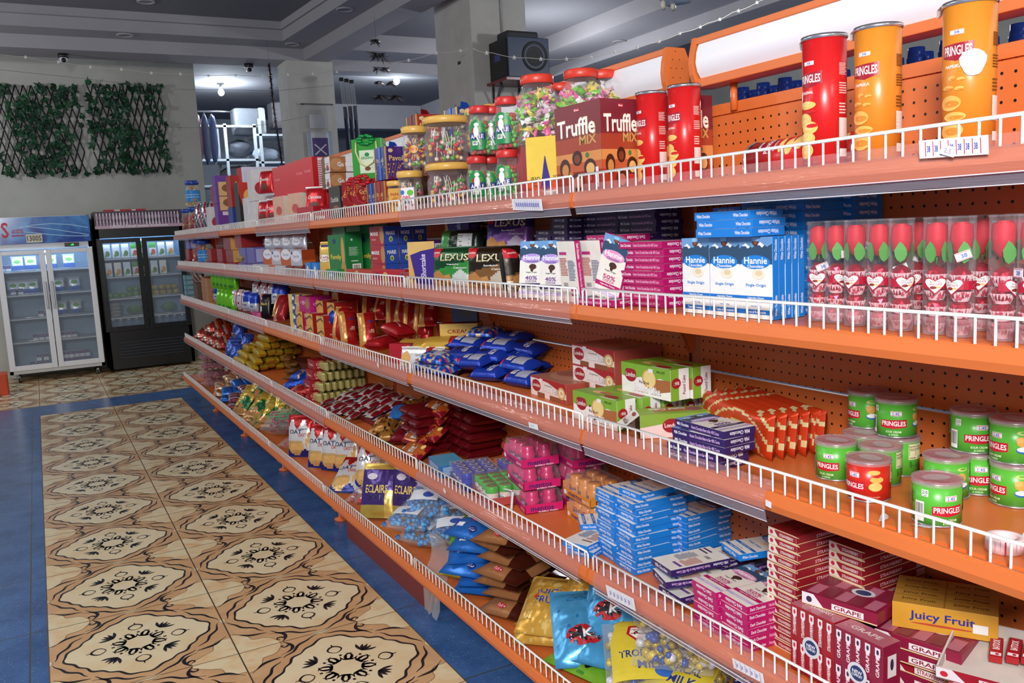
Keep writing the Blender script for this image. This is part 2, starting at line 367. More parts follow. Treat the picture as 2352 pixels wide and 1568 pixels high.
    ribbon(g, [(-.5, -.499), (.5, -.499)], .005, grout, .0015); ribbon(g, [(-.499, -.5), (-.499, .5)], .006, grout, .0015); ribbon(g, [(.499, -.5), (.499, .5)], .006, grout, .0015)
    return g.mesh('floor_tile')
tm = tile()
for r in range(-1, 11):
    for c in range(2):
        o = link('floor', tm, None, (.184+c*TX, 2.705-.617+TY*r+.617*0, .0)); o['kind'] = 'structure'
for r in range(4):
    for c in range(-4, 5):
        o = link('floor', tm, None, (.184+c*TX, 9.42+TY*r, .001)); o['kind'] = 'structure'
# ---- walls
g = G(); g.box(-6, 1.955, 11.5, 11.9, 0, 3.9, WALL); struct('wall_back', g)
g = G(); g.box(1.5, 10, 16.5, 16.8, 0, 4.2, plaster('far_room_plaster', '#9aa0a8')); struct('wall_far', g)
g = G(); g.box(10, 10.2, -2, 16.8, 0, 4.2, WALL); struct('wall_right', g)
# ---- columns
g = G(); g.box(3.64, 4.21, 7.2, 7.98, 0, 3.83, PIL, .008); struct('column', g)
g = G(); g.box(2.81, 3.373, 10.4, 10.83, 0, 3.51, PIL, .008); struct('column', g)
# ---- ceiling: recessed trays between dropped beams
def prism(g, pts, z0, z1, mat):
    n = len(pts); g.add([(x, y, z0) for x, y in pts]+[(x, y, z1) for x, y in pts], [tuple(reversed(range(n))), tuple(range(n, 2*n))]+[(i, (i+1) % n, n+(i+1) % n, n+i) for i in range(n)], mat)
LX = lambda y: 3.024+.0634*(10.37-y)
RX = lambda y: 3.319+.0598*(10.5-y)
TRX = lambda y: 2.70+.080*(10.02-y)
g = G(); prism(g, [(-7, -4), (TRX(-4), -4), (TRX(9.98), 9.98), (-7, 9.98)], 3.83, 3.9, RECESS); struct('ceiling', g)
g = G(); prism(g, [(-7, 9.97), (TRX(9.97)-.03, 9.97), (TRX(-4)-.03, -4), (TRX(-4)+.1, -4), (TRX(10.03)+.03, 10.05), (-7, 10.05)], 3.75, 3.83, CEIL); struct('trim_1', g)
g = G(); prism(g, [(-7, 10.03), (TRX(10.03), 10.03), (TRX(-4), -4), (LX(-4)+.02, -4), (LX(10.4)+.02, 10.42), (-7, 10.42)], 3.635, 3.76, CEIL); struct('ceiling', g)
g = G(); prism(g, [(-7, 10.39), (LX(10.39), 10.39), (LX(-4), -4), (RX(-4), -4), (RX(10.85), 10.85), (-7, 10.85)], 3.5, 3.9, CEIL); struct('ceiling_beam', g)
g = G(); prism(g, [(-7, 10.85), (RX(10.85), 10.85), (RX(10.85), 11.5), (-7, 11.5)], 3.66, 3.9, CEIL); struct('ceiling', g)
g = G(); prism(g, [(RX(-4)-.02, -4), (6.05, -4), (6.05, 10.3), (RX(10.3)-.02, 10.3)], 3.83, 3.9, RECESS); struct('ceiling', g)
g = G()
g.box(3.3, 10, 10.3, 10.95, 3.635, 3.9, CEIL); g.box(6.05, 6.7, -4, 10.3, 3.635, 3.9, CEIL); struct('ceiling', g)
g = G(); g.box(3.3, 10, 10.9, 11.2, 3.5, 3.9, CEIL); g.box(6.65, 7.1, -4, 10.9, 3.5, 3.9, CEIL); struct('ceiling_beam', g)
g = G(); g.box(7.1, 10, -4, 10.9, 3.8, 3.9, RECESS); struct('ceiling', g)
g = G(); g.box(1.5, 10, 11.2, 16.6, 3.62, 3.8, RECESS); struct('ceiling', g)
g = G(); g.box(3.6, 9.9, 14.4, 14.7, 3.22, 3.62, CEIL); g.box(6.2, 6.6, 11.2, 14.4, 3.22, 3.62, CEIL); struct('ceiling_beam', g)
# ================================================================ orange shelving, seven bays along the aisle
ORANGE = C('#dc7338', .38, 0, .05, 8); ORANGE_D = C('#d06228', .42, 0, .05, 8); WHITE = C('#eeeeec', .35, 0, .03); STEEL = C('#c9ccd2', .25, .8)
STRIP = clear('clear_price_strip', '#e8b4b8', .22, .12); STRIPD = clear('clear_hanging_strip', '#b9b4c4', .40, .15)
def pegboard():
    m, nt, b = nodes('orange_pegboard'); b.inputs['Roughness'].default_value = .42
    tc = N(nt, 'ShaderNodeTexCoord'); sp = N(nt, 'ShaderNodeSeparateXYZ'); nt.links.new(tc.outputs['Object'], sp.inputs[0]); ax = []
    for k in (1, 2):
        d = N(nt, 'ShaderNodeMath', operation='DIVIDE'); d.inputs[1].default_value = .025; nt.links.new(sp.outputs[k], d.inputs[0])
        fr = N(nt, 'ShaderNodeMath', operation='FRACT'); nt.links.new(d.outputs[0], fr.inputs[0])
        sb = N(nt, 'ShaderNodeMath', operation='SUBTRACT'); sb.inputs[1].default_value = .5; nt.links.new(fr.outputs[0], sb.inputs[0])
        pw = N(nt, 'ShaderNodeMath', operation='POWER'); pw.inputs[1].default_value = 2; nt.links.new(sb.outputs[0], pw.inputs[0]); ax.append(pw)
    ad = N(nt, 'ShaderNodeMath', operation='ADD'); nt.links.new(ax[0].outputs[0], ad.inputs[0]); nt.links.new(ax[1].outputs[0], ad.inputs[1])
    lt = N(nt, 'ShaderNodeMath', operation='LESS_THAN'); lt.inputs[1].default_value = .0135; nt.links.new(ad.outputs[0], lt.inputs[0])
    mx = N(nt, 'ShaderNodeMix', data_type='RGBA'); nt.links.new(lt.outputs[0], mx.inputs[0]); mx.inputs[6].default_value = lin('#dc7338'); mx.inputs[7].default_value = (.004, .003, .003, 1)
    nt.links.new(mx.outputs[2], b.inputs['Base Color']); return m
PEG = pegboard()
BAY = 1.15; Y0 = 1.798; LEVELS = (S1, S2, S3, S4, S5)
NAMES = ('top shelf', 'second shelf down', 'third shelf down', 'fourth shelf down', 'bottom shelf')
LIPX = 1.160                       # front face of the lip
def shelf_mesh(bx):                # local: x = into the shelf from bx, y along, z about the shelf top
    g = G(); L = BAY
    g.box(bx+.030, BACKX, .006, L-.006, -.020, 0, ORANGE)
    g.box(bx+.022, bx+.034, .006, L-.006, -.020, -.006, ORANGE)
    # rolled front lip
    pr = [(bx, -.034), (bx-.004, -.020), (bx, -.002), (bx+.006, .002), (bx+.014, .001), (bx+.016, -.006), (bx+.024, -.006), (bx+.024, -.020), (bx+.012, -.036)]
    n = len(pr); g.add([(x, .004, z) for x, z in pr]+[(x, L-.004, z) for x, z in pr], [tuple(range(n)), tuple(reversed(range(n, 2*n)))]+[(i, n+i, n+(i+1) % n, (i+1) % n) for i in range(n)], ORANGE)
    return g.mesh('shelf')
def bracket_mesh():
    g = G()
    for y in (0,):
        pts = [(1.185, -.034), (1.185, -.004), (BACKX, -.004), (BACKX, -.155), (BACKX-.018, -.155), (BACKX-.03, -.12), (BACKX-.06, -.075), (BACKX-.11, -.045)]
        n = len(pts); g.add([(x, y, z) for x, z in pts]+[(x, y+.004, z) for x, z in pts], [tuple(range(n)), tuple(reversed(range(n, 2*n)))]+[(i, n+i, n+(i+1) % n, (i+1) % n) for i in range(n)], ORANGE_D)
    return g.mesh('bracket')
def guard_mesh(bx, hgt=.042):
    g = G(); x = bx+.011
    g.tube([(x, .012, -.004), (x, .012, hgt-.006), (x, .016, hgt), (x, BAY-.016, hgt), (x, BAY-.012, hgt-.006), (x, BAY-.012, -.004)], .0031, 6, WHITE)
    n = 37
    for i in range(n): y = .027+(BAY-.054)*i/(n-1); g.tube([(x+.001, y, -.004), (x+.001, y, hgt)], .0023, 5, WHITE, False)
    return g.mesh('wire_guard')
def strip_mesh(bx, y0, y1, drop, seed=0):
    """clear channel clipped over the lip: flap up behind the wires, face, flap hanging below"""
    g = G(); rr = random.Random(seed); n = 14; prof = [(bx+.016, .020), (bx+.0145, .002), (bx-.002, .003), (bx-.0085, -.019), (bx-.0045, -.0345)]
    low = [(bx-.005, -.0345), (bx-.003, -.0345-drop*.6), (bx-.001, -.0345-drop)]
    def sheet(pr, mat, jit):
        vs = []; fs = []; k = len(pr)
        for i in range(n+1):
            y = y0+(y1-y0)*i/n; j = rr.uniform(-1, 1)*jit
            for q, (x, z) in enumerate(pr): vs.append((x-j*.4*q/k, y, z+j*q/k))
        for i in range(n):
            for q in range(k-1): fs.append((i*k+q, i*k+q+1, (i+1)*k+q+1, (i+1)*k+q))
        g.add(vs, fs, mat, True)
    sheet(prof, STRIP, .001)
    if drop: sheet(low, STRIPD, .003); g.tube([(bx-.0085, y0, -.034), (bx-.0085, y1, -.034)], .0011, 4, C('#e6d9e6', .2), False); g.tube([(bx-.001, y0, -.0345-drop), (bx-.001, y1, -.0345-drop)], .0009, 4, C('#e4e2e8', .2), False)
    return g.mesh('price_strip')
SHM = shelf_mesh(LIPX); SHM5 = shelf_mesh(LIPX-.046); BRM = bracket_mesh(); GUM = guard_mesh(LIPX); GUM5 = guard_mesh(LIPX-.046)
# strips that the photo shows: (level, bay) -> (y0, y1 fractions, drop)
STR = {}
for b in range(-1, 6):
    for l in range(4): STR[(l, b)] = (.01, .99, .010)
STR[(0, -1)] = (.0, .985, .016); STR[(0, 0)] = (.005, .985, .018); del STR[(0, 1)]; STR[(0, 2)] = (.0, 1., .018); del STR[(0, 3)]
del STR[(1, -1)]; STR[(1, 0)] = (.02, 1., .012)
STR[(2, -1)] = (.45, .99, .022); STR[(2, 0)] = (.0, .97, .016); del STR[(2, 2)]
STR[(3, -1)] = (.0, .97, .014); STR[(3, 0)] = (.03, .99, .012); del STR[(3, 1)]
def unit(b):
    y = Y0+BAY*b
    root = link('shelving_unit', None, None, (0, y, 0)); where = ['nearest the camera, cans on its shelves', 'with the fruit cakes and gum tubs', 'with the dark blue biscuit rolls', 'with the red biscuit packs', 'with the green and magenta packs', 'third bay before its far end', 'at the far end beside the fridges'][b+1]
    tag(root, 'orange metal shelving bay '+where, 'shelving unit', 'bays of the orange shelving')
    for l, z in enumerate(LEVELS):
        s = link('shelf', SHM5 if l == 4 else SHM, root, (0, 0, z))
        link('wire_guard', GUM5 if l == 4 else GUM, s)
        if (l, b) in STR:
            a, c, d = STR[(l, b)]; link('price_strip', strip_mesh(LIPX, a*BAY, c*BAY, d, l*10+b), s)
        if l < 4:
            for yy in (.004, BAY-.009): link('bracket', BRM, s, (0, yy, 0))
    link('back_panel', UB, root); link('upright', UU, root); link('base', UF, root)
    if b > 2: return
def build_shared():
    global UB, UU, UF
    g = G()
    for z0, z1 in ((.20, .545), (.555, .742), (.748, 1.032), (1.038, 1.40), (1.405, 1.69)): g.box(BACKX, BACKX+.012, .022, BAY-.022, z0, z1, PEG)
    g.box(BACKX-.006, BACKX+.014, .02, BAY-.002, 1.686, 1.712, ORANGE); UB = g.mesh('back_panel')
    g = G(); g.box(BACKX-.004, BACKX+.05, .0, .02, .02, 1.712, ORANGE_D)
    for i in range(26): z = .23+i*.058; g.box(BACKX-.0055, BACKX-.004, .006, .014, z, z+.034, C('#301006', .6))
    UU = g.mesh('upright')
    g = G()
    g.box(1.19, 1.55, .06, .12, .06, .16, ORANGE_D); g.lathe([(.0, .0), (.034, 0), (.034, .012), (.012, .018), (.012, .06)], 16, ORANGE_D, 1.225, .09)
    g.box(1.19, 1.20, .0, .0+.03, .09, .165, ORANGE_D); UF = g.mesh('foot')
build_shared()
for b in range(-1, 6): unit(b)
# kick plate under one bay
g = G(); g.box(1.172, 1.182, Y0+BAY*1-.02, Y0+BAY*1+.98, .0, .16, C('#7e2a17', .5)); o = struct('kick_plate', g)
del o['kind']; tag(o, 'dark red kick plate under the bottom shelf, below the oat snack bags', 'kick plate')
# ---- header signs on top of the shelving
SIGNW = C('#f3f3fb', .22, 0, .01)
def header(L, y, label):
    root = link('header_sign', None, None, (0, y, 0)); tag(root, label, 'sign', 'blank header signs on the shelving')
    pr = [(1.478, 1.772), (1.466, 1.79), (1.461, 1.81), (1.464, 1.835), (1.472, 1.856)]
    n = len(pr); g = G(); g.add([(x, .02, z) for x, z in pr]+[(x, L-.02, z) for x, z in pr], [(i, i+1, n+i+1, n+i) for i in range(n-1)], SIGNW, True)
    link('sign_panel', g.mesh('sign_panel'), root)
    g = G(); g.box(1.470, 1.535, .01, L-.01, 1.753, 1.774, ORANGE, .002); g.box(1.468, 1.530, .01, L-.01, 1.855, 1.871, ORANGE, .002)
    prq = [(1.470, 1.753), (1.458, 1.785), (1.455, 1.81), (1.458, 1.835), (1.468, 1.872), (1.525, 1.872), (1.538, 1.845), (1.541, 1.81), (1.538, 1.78), (1.532, 1.753)]
    for yy in (0, L-.014):
        m_ = len(prq); g.add([(x, yy, z) for x, z in prq]+[(x, yy+.014, z) for x, z in prq], [tuple(reversed(range(m_))), tuple(range(m_, 2*m_))]+[(i, (i+1) % m_, m_+(i+1) % m_, m_+i) for i in range(m_)], ORANGE)
    for q in ((1.494, 1.862), (1.484, 1.842), (1.506, 1.842), (1.478, 1.820), (1.496, 1.820), (1.514, 1.820), (1.484, 1.797), (1.508, 1.797)):
        g.add([(q[0]+.0017*cos(i*pi/4), -.0004, q[1]+.0017*sin(i*pi/4)) for i in range(8)], [tuple(range(8))], C('#5d2408', .6))
    link('sign_frame', g.mesh('sign_frame'), root)
    for yy in (.10, L-.09):
        g = G(); g.tube([(1.518, yy, 1.69), (1.518, yy, 1.754)], .0085, 12, ORANGE); link('sign_post', g.mesh('sign_post'), root)
    return root
for k, lab in ((-1, 'white curved sign panel in orange frame above the red and orange crisps tubes'), (0, 'white sign panel with perforated orange end cap, behind the big candy jars'), (1, 'white sign panel in orange frame, mostly hidden behind sweet jars'), (2, 'narrow sliver of white sign panel behind the brown biscuit cartons'), (3, 'small far sign panel in orange frame behind the red coffee boxes')):
    header(1.135, Y0+BAY*k-.015+(.02 if k >= 0 else -.06), lab)
# ================================================================ products
DIM = {}
def carton(kn, cat, w, d, h, col, dec=None, rough=.38, bev=.0008, extra=None):
    """printed cardboard box standing on its base; dec = {face: decal items}"""
    g = G(); mt = {k: (C(v, rough) if isinstance(v, str) else v) for k, v in col.items()}
    g.box(-w/2, w/2, -d/2, d/2, 0, h, mt, bev)
    for f, it in (dec or {}).items(): g.decal(boxF(w, d, h, f), it)
    DIM[kn] = (w, d, h); kind(kn, cat, [(None, g)] if not extra else [('carton', g)]+extra)
def pbox(kn, name, xf, yc, z, label, group=None, yaw=0, jit=0):
    """put a box with its front at xf and its near end at yc"""
    w, d, h = DIM[kn]; return place(kn, name, (xf+d/2+rnd.uniform(-jit, jit), yc+w/2+rnd.uniform(-jit, jit), z+.0006), (0, 0, yaw+rnd.uniform(-1, 1)*jit*400), label, group)
def pillow(kn, cat, w, l, t, colf, dec=(), p=3.0, q=.55, crimp=.05, n=(22, 26), wr=.0, seed=0, back=None, zig=True, upright=False, sides=False, pv=None):
    """soft sealed pack lying flat: x = width, y = length, crimped at both y ends (and at the x sides too for bags)"""
    g = G(); nx, ny = n
    def hh(u, v):
        U = min(1, abs(2*u)); V = min(1, abs(2*v)/(1-2*crimp)); V = min(1, V)
        if sides: U = min(1, U/.93)
        b = ((1-U**p)**q)*((1-V**(pv or p))**q)
        f = (1-U**6)*(1-V**6)
        return t/2*b + wr*f*(noise.noise(Vector((u*w*60, v*l*60, seed)))+.5*noise.noise(Vector((u*w*150, v*l*150, seed+5)))) + .0006
    def edge(u, v):          # pinch the outline a little where the pack is flat
        k = 1-.10*(1-abs(2*v)**8)*(0 if sides else 1)*(t/w if w else 0); return u*w*k
    def P(u, v, s, o=0): return (edge(u, v), v*l, s*(hh(u, v)+o))
    F = lambda x, y, o: P(x, y, 1, o)
    for s in (1, -1):
        vs = [P(i/nx-.5, j/ny-.5, s) for j in range(ny+1) for i in range(nx+1)]
        for j in range(ny):
            for i in range(nx):
                a = j*(nx+1)+i; f = (a, a+1, a+nx+2, a+nx+1)
                c = colf((i+.5)/nx-.5, (j+.5)/ny-.5) if s > 0 or back is None else back
                g.f.append(tuple((len(g.v)+k) for k in (f if s > 0 else f[::-1]))); g.mi.append(g.m(foil(c) if isinstance(c, str) else c)); g.sm.append(True)
        g.v += vs
    g.decal(F, list(dec), .0008, True)
    DIM[kn] = (w, l, t); kind(kn, cat, [(None, g)])
def on(u, v, z, dx=0, dy=0): p = onZ(u, v, z); return (p.x+dx, p.y+dy, z)
# ---- tall crisps tubes
def crisps(kn, base, flavour, chips, dark):
    r, h = .0385, .236; g = G(); B = C(base, .3, 0, .03)
    g.lathe([(r, .003), (r, h-.004)], 40, B, cap=(True, True)); F = cylF(r, 0, h, pi*2)
    it = [('p', [(-.105, .225), (.105, .235), (.105, .145), (0, .118), (-.105, .145)], '#a3122c'), ('t', 0, .185, .185, .062, '#ffffff', 'PRINGLES'),
          ('t', -.02, .085, .12, .022, '#ffffff', flavour), ('r', .0, .30, .09, .030, '#f6f4f8'), ('r', 0, .312, .085, .002, '#c83a5a'), ('r', 0, .288, .085, .002, '#c83a5a'), ('t', .0, .30, .035, .016, '#3a4fc0', '38')]
    if chips == 'wave':
        for x, y, w, hh_ in ((-.02, -.01, .16, .06), (-.05, -.12, .15, .11), (.0, -.18, .15, .10), (-.02, -.26, .15, .10), (-.03, -.35, .14, .12)):
            it += [('e', x, y, w, hh_, '#f0c56a'), ('e', x-.01, y+.012, w*.85, hh_*.62, '#f6d78a')]
        it += [('e', .02, -.06, .10, .02, base), ('e', .03, -.165, .10, .03, base)]
    else:
        for x, y, w, hh_ in ((-.03, .01, .05, .03), (.03, .0, .05, .02), (-.06, -.05, .09, .03), (.02, -.06, .06, .025), (-.04, -.15, .15, .10), (-.01, -.24, .15, .06), (-.03, -.33, .16, .11)):
            it += [('e', x, y, w, hh_, '#f0b75c'), ('e', x+.01, y-.006, w*.7, hh_*.45, base)]
    for yy, nn in ((.24, 9), (.10, 5), (-.05, 4)): it.append(('lines', .27, yy, .085, .09, dark, nn))
    it += [('r', .272, -.2, .09, .16, '#f2dcd6'), ('lines', .272, -.2, .08, .14, '#a04038', 9), ('r', .272, -.38, .08, .06, '#f4e6e0')]
    g.decal(F, it, .0003, True)
    rim = G(); rim.lathe([(r+.0008, h-.006), (r+.0022, h-.004), (r+.0022, h), (r-.001, h), (r-.0015, h-.004)], 40, STEEL, cap=(False, False))
    rim.lathe([(r-.002, 0), (r+.0018, .0), (r+.0018, .003), (r, .004)], 40, STEEL, cap=(True, False))
    seal = G(); W = C('#f4f4f6', .35); vs = [(0, 0, h+.0008)]+[((r+.0015)*cos(a), (r+.0015)*sin(a), h+.0012) for a in [2*pi*i/30 for i in range(30)]]
    seal.add(vs, [(0, 1+i, 1+(i+1) % 30) for i in range(30)], W)
    seal.add([(-r*.9, -.020, h+.0014), (-r*.9, .012, h+.0014), (-r-.006, .010, h-.002), (-r-.012, .004, h-.012), (-r-.010, -.010, h-.015), (-r-.005, -.018, h-.004)], [(0, 1, 2, 5), (2, 3, 4, 5)], W)
    kind(kn, 'crisps', [('tube_body', g), ('metal_rim', rim), ('foil_seal', seal)])
crisps('tube_red', '#cf1f22', 'ORIGINAL', 'wave', '#f0c8c0'); crisps('tube_orange', '#e08a2c', 'PAPRIKA', 'curl', '#7a4410')
# ---- small crisps cans
def can(kn, base, red=False):
    r, h = .0375, .072; g = G(); g.lathe([(r, .0022), (r, h-.002)], 36, C(base, .32, 0, .03)); F = cylF(r, 0, h, 2*pi)
    it = [('p', [(-.105, -.02), (.105, .01), (.105, -.20), (0, -.25), (-.105, -.22)], '#c01830'), ('t', 0, -.105, .19, .13, '#ffffff', 'PRINGLES'), ('r', .02, .17, .085, .13, '#f6f4f8'), ('r', .02, .215, .08, .012, '#d23a58'), ('r', .02, .12, .08, .012, '#d23a58'), ('t', .02, .165, .05, .07, '#4a5ac8', '1.45')]
    if not red: it += [('t', 0, -.33, .12, .06, '#d8f0c0', 'SOUR CREAM'), ('t', 0, -.41, .07, .05, '#d8f0c0', '& ONION'),
                       ('e', .20, .27, .085, .10, '#c9dc84'), ('e', .205, .28, .05, .05, base), ('e', .195, .06, .075, .24, '#e6a64e'), ('e', .18, .10, .05, .14, '#f0bc6c'), ('e', .205, -.14, .10, .17, '#2c63b4'), ('e', .205, -.12, .09, .12, '#eef2ee')]
    else: it += [('e', .17, .26, .09, .12, '#f0c56a'), ('e', .19, .08, .10, .16, '#eebd60'), ('e', .18, -.10, .10, .22, '#f2ca74'), ('e', .19, .16, .05, .06, base), ('t', .17, -.36, .09, .05, '#e89a70', 'net weight')]
    it += [('r', .385, .18, .14, .42, '#efe6b6'), ('t', .375, .33, .115, .055, '#222', 'Nutrition Facts'), ('t', .385, .265, .13, .055, '#222', 'Datos de Nutricion'), ('r', .385, .22, .135, .01, '#222'), ('lines', .36, .14, .08, .12, '#555', 3), ('t', .35, .02, .06, .05, '#333', 'Calories'), ('t', .425, .02, .045, .07, '#222', '200' if red else '210'),
           ('lines', .385, -.16, .12, .18, '#3d5a2a' if not red else '#7a1410', 6), ('bar', -.19, -.17, .07, .46), ('r', -.15, .27, .045, .16, '#f0f4ea'), ('t', -.15, .29, .035, .08, '#222', '210'), ('t', -.15, .22, .03, .03, '#222', 'CAL'), ('lines', -.27, .12, .06, .3, '#3d6a2a', 8), ('r', -.33, .12, .07, .5, '#efe6b6')]
    g.decal(F, it, .0003, True)
    b = G(); b.lathe([(r-.001, 0), (r+.0012, 0), (r+.0012, .0022), (r, .003)], 36, STEEL, cap=(True, False)); b.lathe([(r, h-.003), (r+.0012, h-.002), (r+.0012, h), (r-.002, h)], 36, STEEL, cap=(False, False))
    seal = G(); seal.lathe([(.0, h+.0002), (r-.001, h+.0004)], 30, C('#cf4a60' if not red else '#c04858', .4), cap=(False, False)); seal.decal(lambda x, y, o: (x*2*r, y*2*r, h+.0006+o), [('e', 0, .05, .62, .42, '#d8cfd2')])
    lid = G(); lid.lathe([(r+.0022, h-.0065), (r+.0026, h+.002), (r+.0016, h+.0035), (r-.001, h+.0028), (.0, h+.0028)], 36, clear('clear_pink_lid', '#f4d4d8', .30, .15), cap=(False, False))
    kind(kn, 'crisps can', [('can_body', g), ('metal_rim', b), ('foil_seal', seal), ('lid', lid)])
can('can_green', '#58b83a'); can('can_red', '#cf2a1e', True)
# ---- chocolate bar boxes  (w x thickness x h)
BARS = {'white': ('#1d7fd8', '#f2f1ee', '#1673cc', 'White Chocolate', '#8a6a58'), 'purple': ('#35235e', '#efece4', '#35235e', 'Milk Chocolate', '#7a4a9a'), 'pink': ('#b81566', '#efe9df', '#b81566', 'Dark Chocolate', '#c0387e')}
def barbox(key):
    edge, face, band, txt, acc = BARS[key]; w, d, h = .0855, .0165, .158; g = G(); E = C(edge, .34, 0, .03)
    g.box(-w/2, w/2, -d/2, d/2, 0, h, {'*': E, 'f': C(face, .36), 'b': C(face, .36)}, .0006)
    mt = [('p', [(-.5, .5), (.5, .5), (.5, .16), (.32, .24), (.1, .20), (-.2, .26), (-.5, .15)], '#6d9fd4'), ('p', [(-.5, .36), (-.3, .43), (-.1, .37), (.15, .44), (.35, .38), (.5, .42), (.5, .17), (-.5, .17)], '#2f4d6c'), ('p', [(-.42, .39), (-.3, .43), (-.16, .38), (-.24, .36), (-.3, .39)], '#e8f0f8'), ('p', [(.03, .40), (.15, .44), (.27, .40), (.2, .37), (.13, .40)], '#e8f0f8'),
          ('e', 0, .44, .20, .10, '#5a2c1c'), ('e', 0, .44, .13, .065, '#8a5038')]
    bub = '#1d7fd8' if key == 'white' else ('#b89ae0' if key == 'purple' else '#e79ac4')
    mt += [('e', 0, .195, .88, .17, bub), ('t', 0, .215, .70, .085, '#ffffff', 'Hannie'), ('t', 0, .145, .5, .038, '#ffffff' if key == 'white' else '#4a3470', 'Chocolate')]
    if key == 'white': mt += [('e', .08, .05, .40, .13, '#f0e6d2'), ('e', .10, .06, .22, .07, '#e2cfa8'), ('t', .0, -.09, .62, .045, '#2b7fd0', 'Single Origin'), ('r', 0, -.245, 1, .05, band), ('t', 0, -.245, .5, .026, '#ffffff', 'Ugandan Finest'), ('r', 0, -.285, 1, .02, '#dfeaf4'), ('t', 0, -.345, .3, .02, '#2b7fd0', 'Net Wt 100g'), ('r', 0, -.415, 1, .055, band), ('t', 0, -.415, .6, .03, '#ffffff', 'Taste of Rwenzoris')]
    else: mt += [('e', .05, .05, .3, .10, '#4a2a22'), ('e', .02, .0, .12, .08, '#4a2a22'), ('t', 0, -.05, .45, .03, '#444', 'Single Origin'), ('t', .0, -.145, .5, .07, acc, '40%' if key == 'purple' else '50%'), ('t', 0, -.205, .46, .04, acc, 'COCOA'), ('r', 0, -.275, 1, .07, band), ('t', 0, -.275, .6, .03, '#ffffff', 'Ugandan Finest'), ('r', 0, -.40, 1, .05, '#c7b2e6'), ('t', 0, -.40, .5, .025, '#ffffff', 'Taste of Rwenzoris')]
    g.decal(boxF(w, d, h, 'f'), mt)
    bk = [('r', -.2, .30, .4, .05, acc), ('lines', -.2, .08, .44, .3, '#b0483a', 12), ('lines', .22, .02, .4, .34, '#4a5a80', 14), ('bar', -.2, -.22, .3, .10), ('r', .25, -.3, .4, .03, band), ('r', .25, -.38, .4, .03, band)]
    g.decal(boxF(w, d, h, 'b'), bk)
    # titles on the edges: long sides and short ends
    lt = [('t', -.0, .38, .42, .17, '#ffffff', txt, 90)] if 0 else []
    for f in ('r', 'l'):
        F0 = boxF(w, d, h, f); s = 1 if f == 'r' else -1
        FF = lambda x, y, o, F0=F0, s=s: F0(-y*s, x*s, o)          # text runs along the height
        tt = [('t', -.33, 0, .25, .42, '#f4f0ff', txt)]
        if key != 'white': tt.append(('t', .13, 0, .56, .42, '#e2b8e8' if key == 'purple' else '#f2b8d8', 'Hannie Chocolate Bean to Bar 40% Cocoa'))
        else: tt.append(('t', .34, 0, .25, .42, '#f4f0ff', txt))
        g.decal(FF, tt)
    for f in ('t',): g.decal(boxF(w, d, h, f), [('t', 0, 0, .62, .5, '#f4f0ff', txt), ])
    Fb = lambda x, y, o: (-x*w, y*d, -o); g.decal(Fb, [('t', 0, 0, .62, .5, '#f4f0ff', txt)])
    tab = G(); ck = '#8fc4ee'
    tab.decal(boxF(w, d, h, 't'), [('r', 0, 0, .2, 1.0, ck)]); tab.decal(boxF(w, d, h, 'f'), [('r', 0, .475, .2, .05, ck)], .0012)
    DIM['bar_'+key] = (w, d, h); kind('bar_'+key, 'chocolate box', [('carton', g), ('closing_tab', tab)])
    kind('edge_'+key, 'chocolate box', [(None, g)])
for k_ in BARS: barbox(k_)
def flatbar(key, name, x, y, z, label, group, yaw=0, end='short', face=True, tab=False):
    """bar box lying flat; end = which edge looks at the aisle"""
    a = 0 if end == 'short' else 90
    # lying: rotate about x by -90 (front up). base end then looks at the aisle
    kn = ('bar_' if tab else 'edge_')+key
    return place(kn, name, (x, y, z+.0083), (-90 if face else 90, 0, a+yaw), label, group)
# ================================================================ top shelf
def tubes():
    L = [('tube_red', 1893, 370, 1.29, 1.142, 'red crisps tube standing upright, first of the upright tubes after the fallen one'), ('tube_orange', 2016, 350, 1.322, 1.053, 'orange crisps tube between the upright red tube and the other orange tube'),
         ('tube_orange', 2225, 310, 1.32, .882, 'orange crisps tube with a torn white sticker, nearest the camera'), ('tube_red', 1500, 400, 1.378, 1.758, 'red crisps tube leaning against the truffle carton, with a crinkled wrap'),
         ('tube_red', 1573, 385, 1.392, 1.652, 'red crisps tube standing beside the second truffle carton')]
    for i, (k, u, v, x, y, lab) in enumerate(L):
        place(k, 'crisps_tube', (x, y, S1+.001), (0, 0, (-2, 4, 6, -6, 0)[i]), lab, 'tall crisps tubes on the top shelf')
    g = G(); F = cylF(.0385+.0006, 0, .236, 2*pi); W = C('#f4f2f6', .5)
    pts = [(.10+.075*cos(a)*(1+.15*sin(3*a)), .095+.085*sin(a)) for a in [2*pi*i/16 for i in range(16)]]
    g.decal(F, [('p', pts, W)], .0016, True)
    o = [q for q in COL.objects if q.get('label', '').startswith('orange crisps tube with a torn')][0]; link('torn_sticker', g.mesh('torn_sticker'), o)
    # fallen tubes
    for (u, v, x, y, z, yaw, lab) in ((1740, 355, 1.35, 1.19, S1+.0395, -8, 'red crisps tube lying on its side, front of the two fallen ones'), (1835, 350, 1.46, 1.16, S1+.0395, -14, 'red crisps tube lying on its side behind the other fallen tube')):
        place('tube_red', 'crisps_tube', (x+.02, y, z), (-90, -42, 90+yaw), lab, 'tall crisps tubes on the top shelf')
tubes()
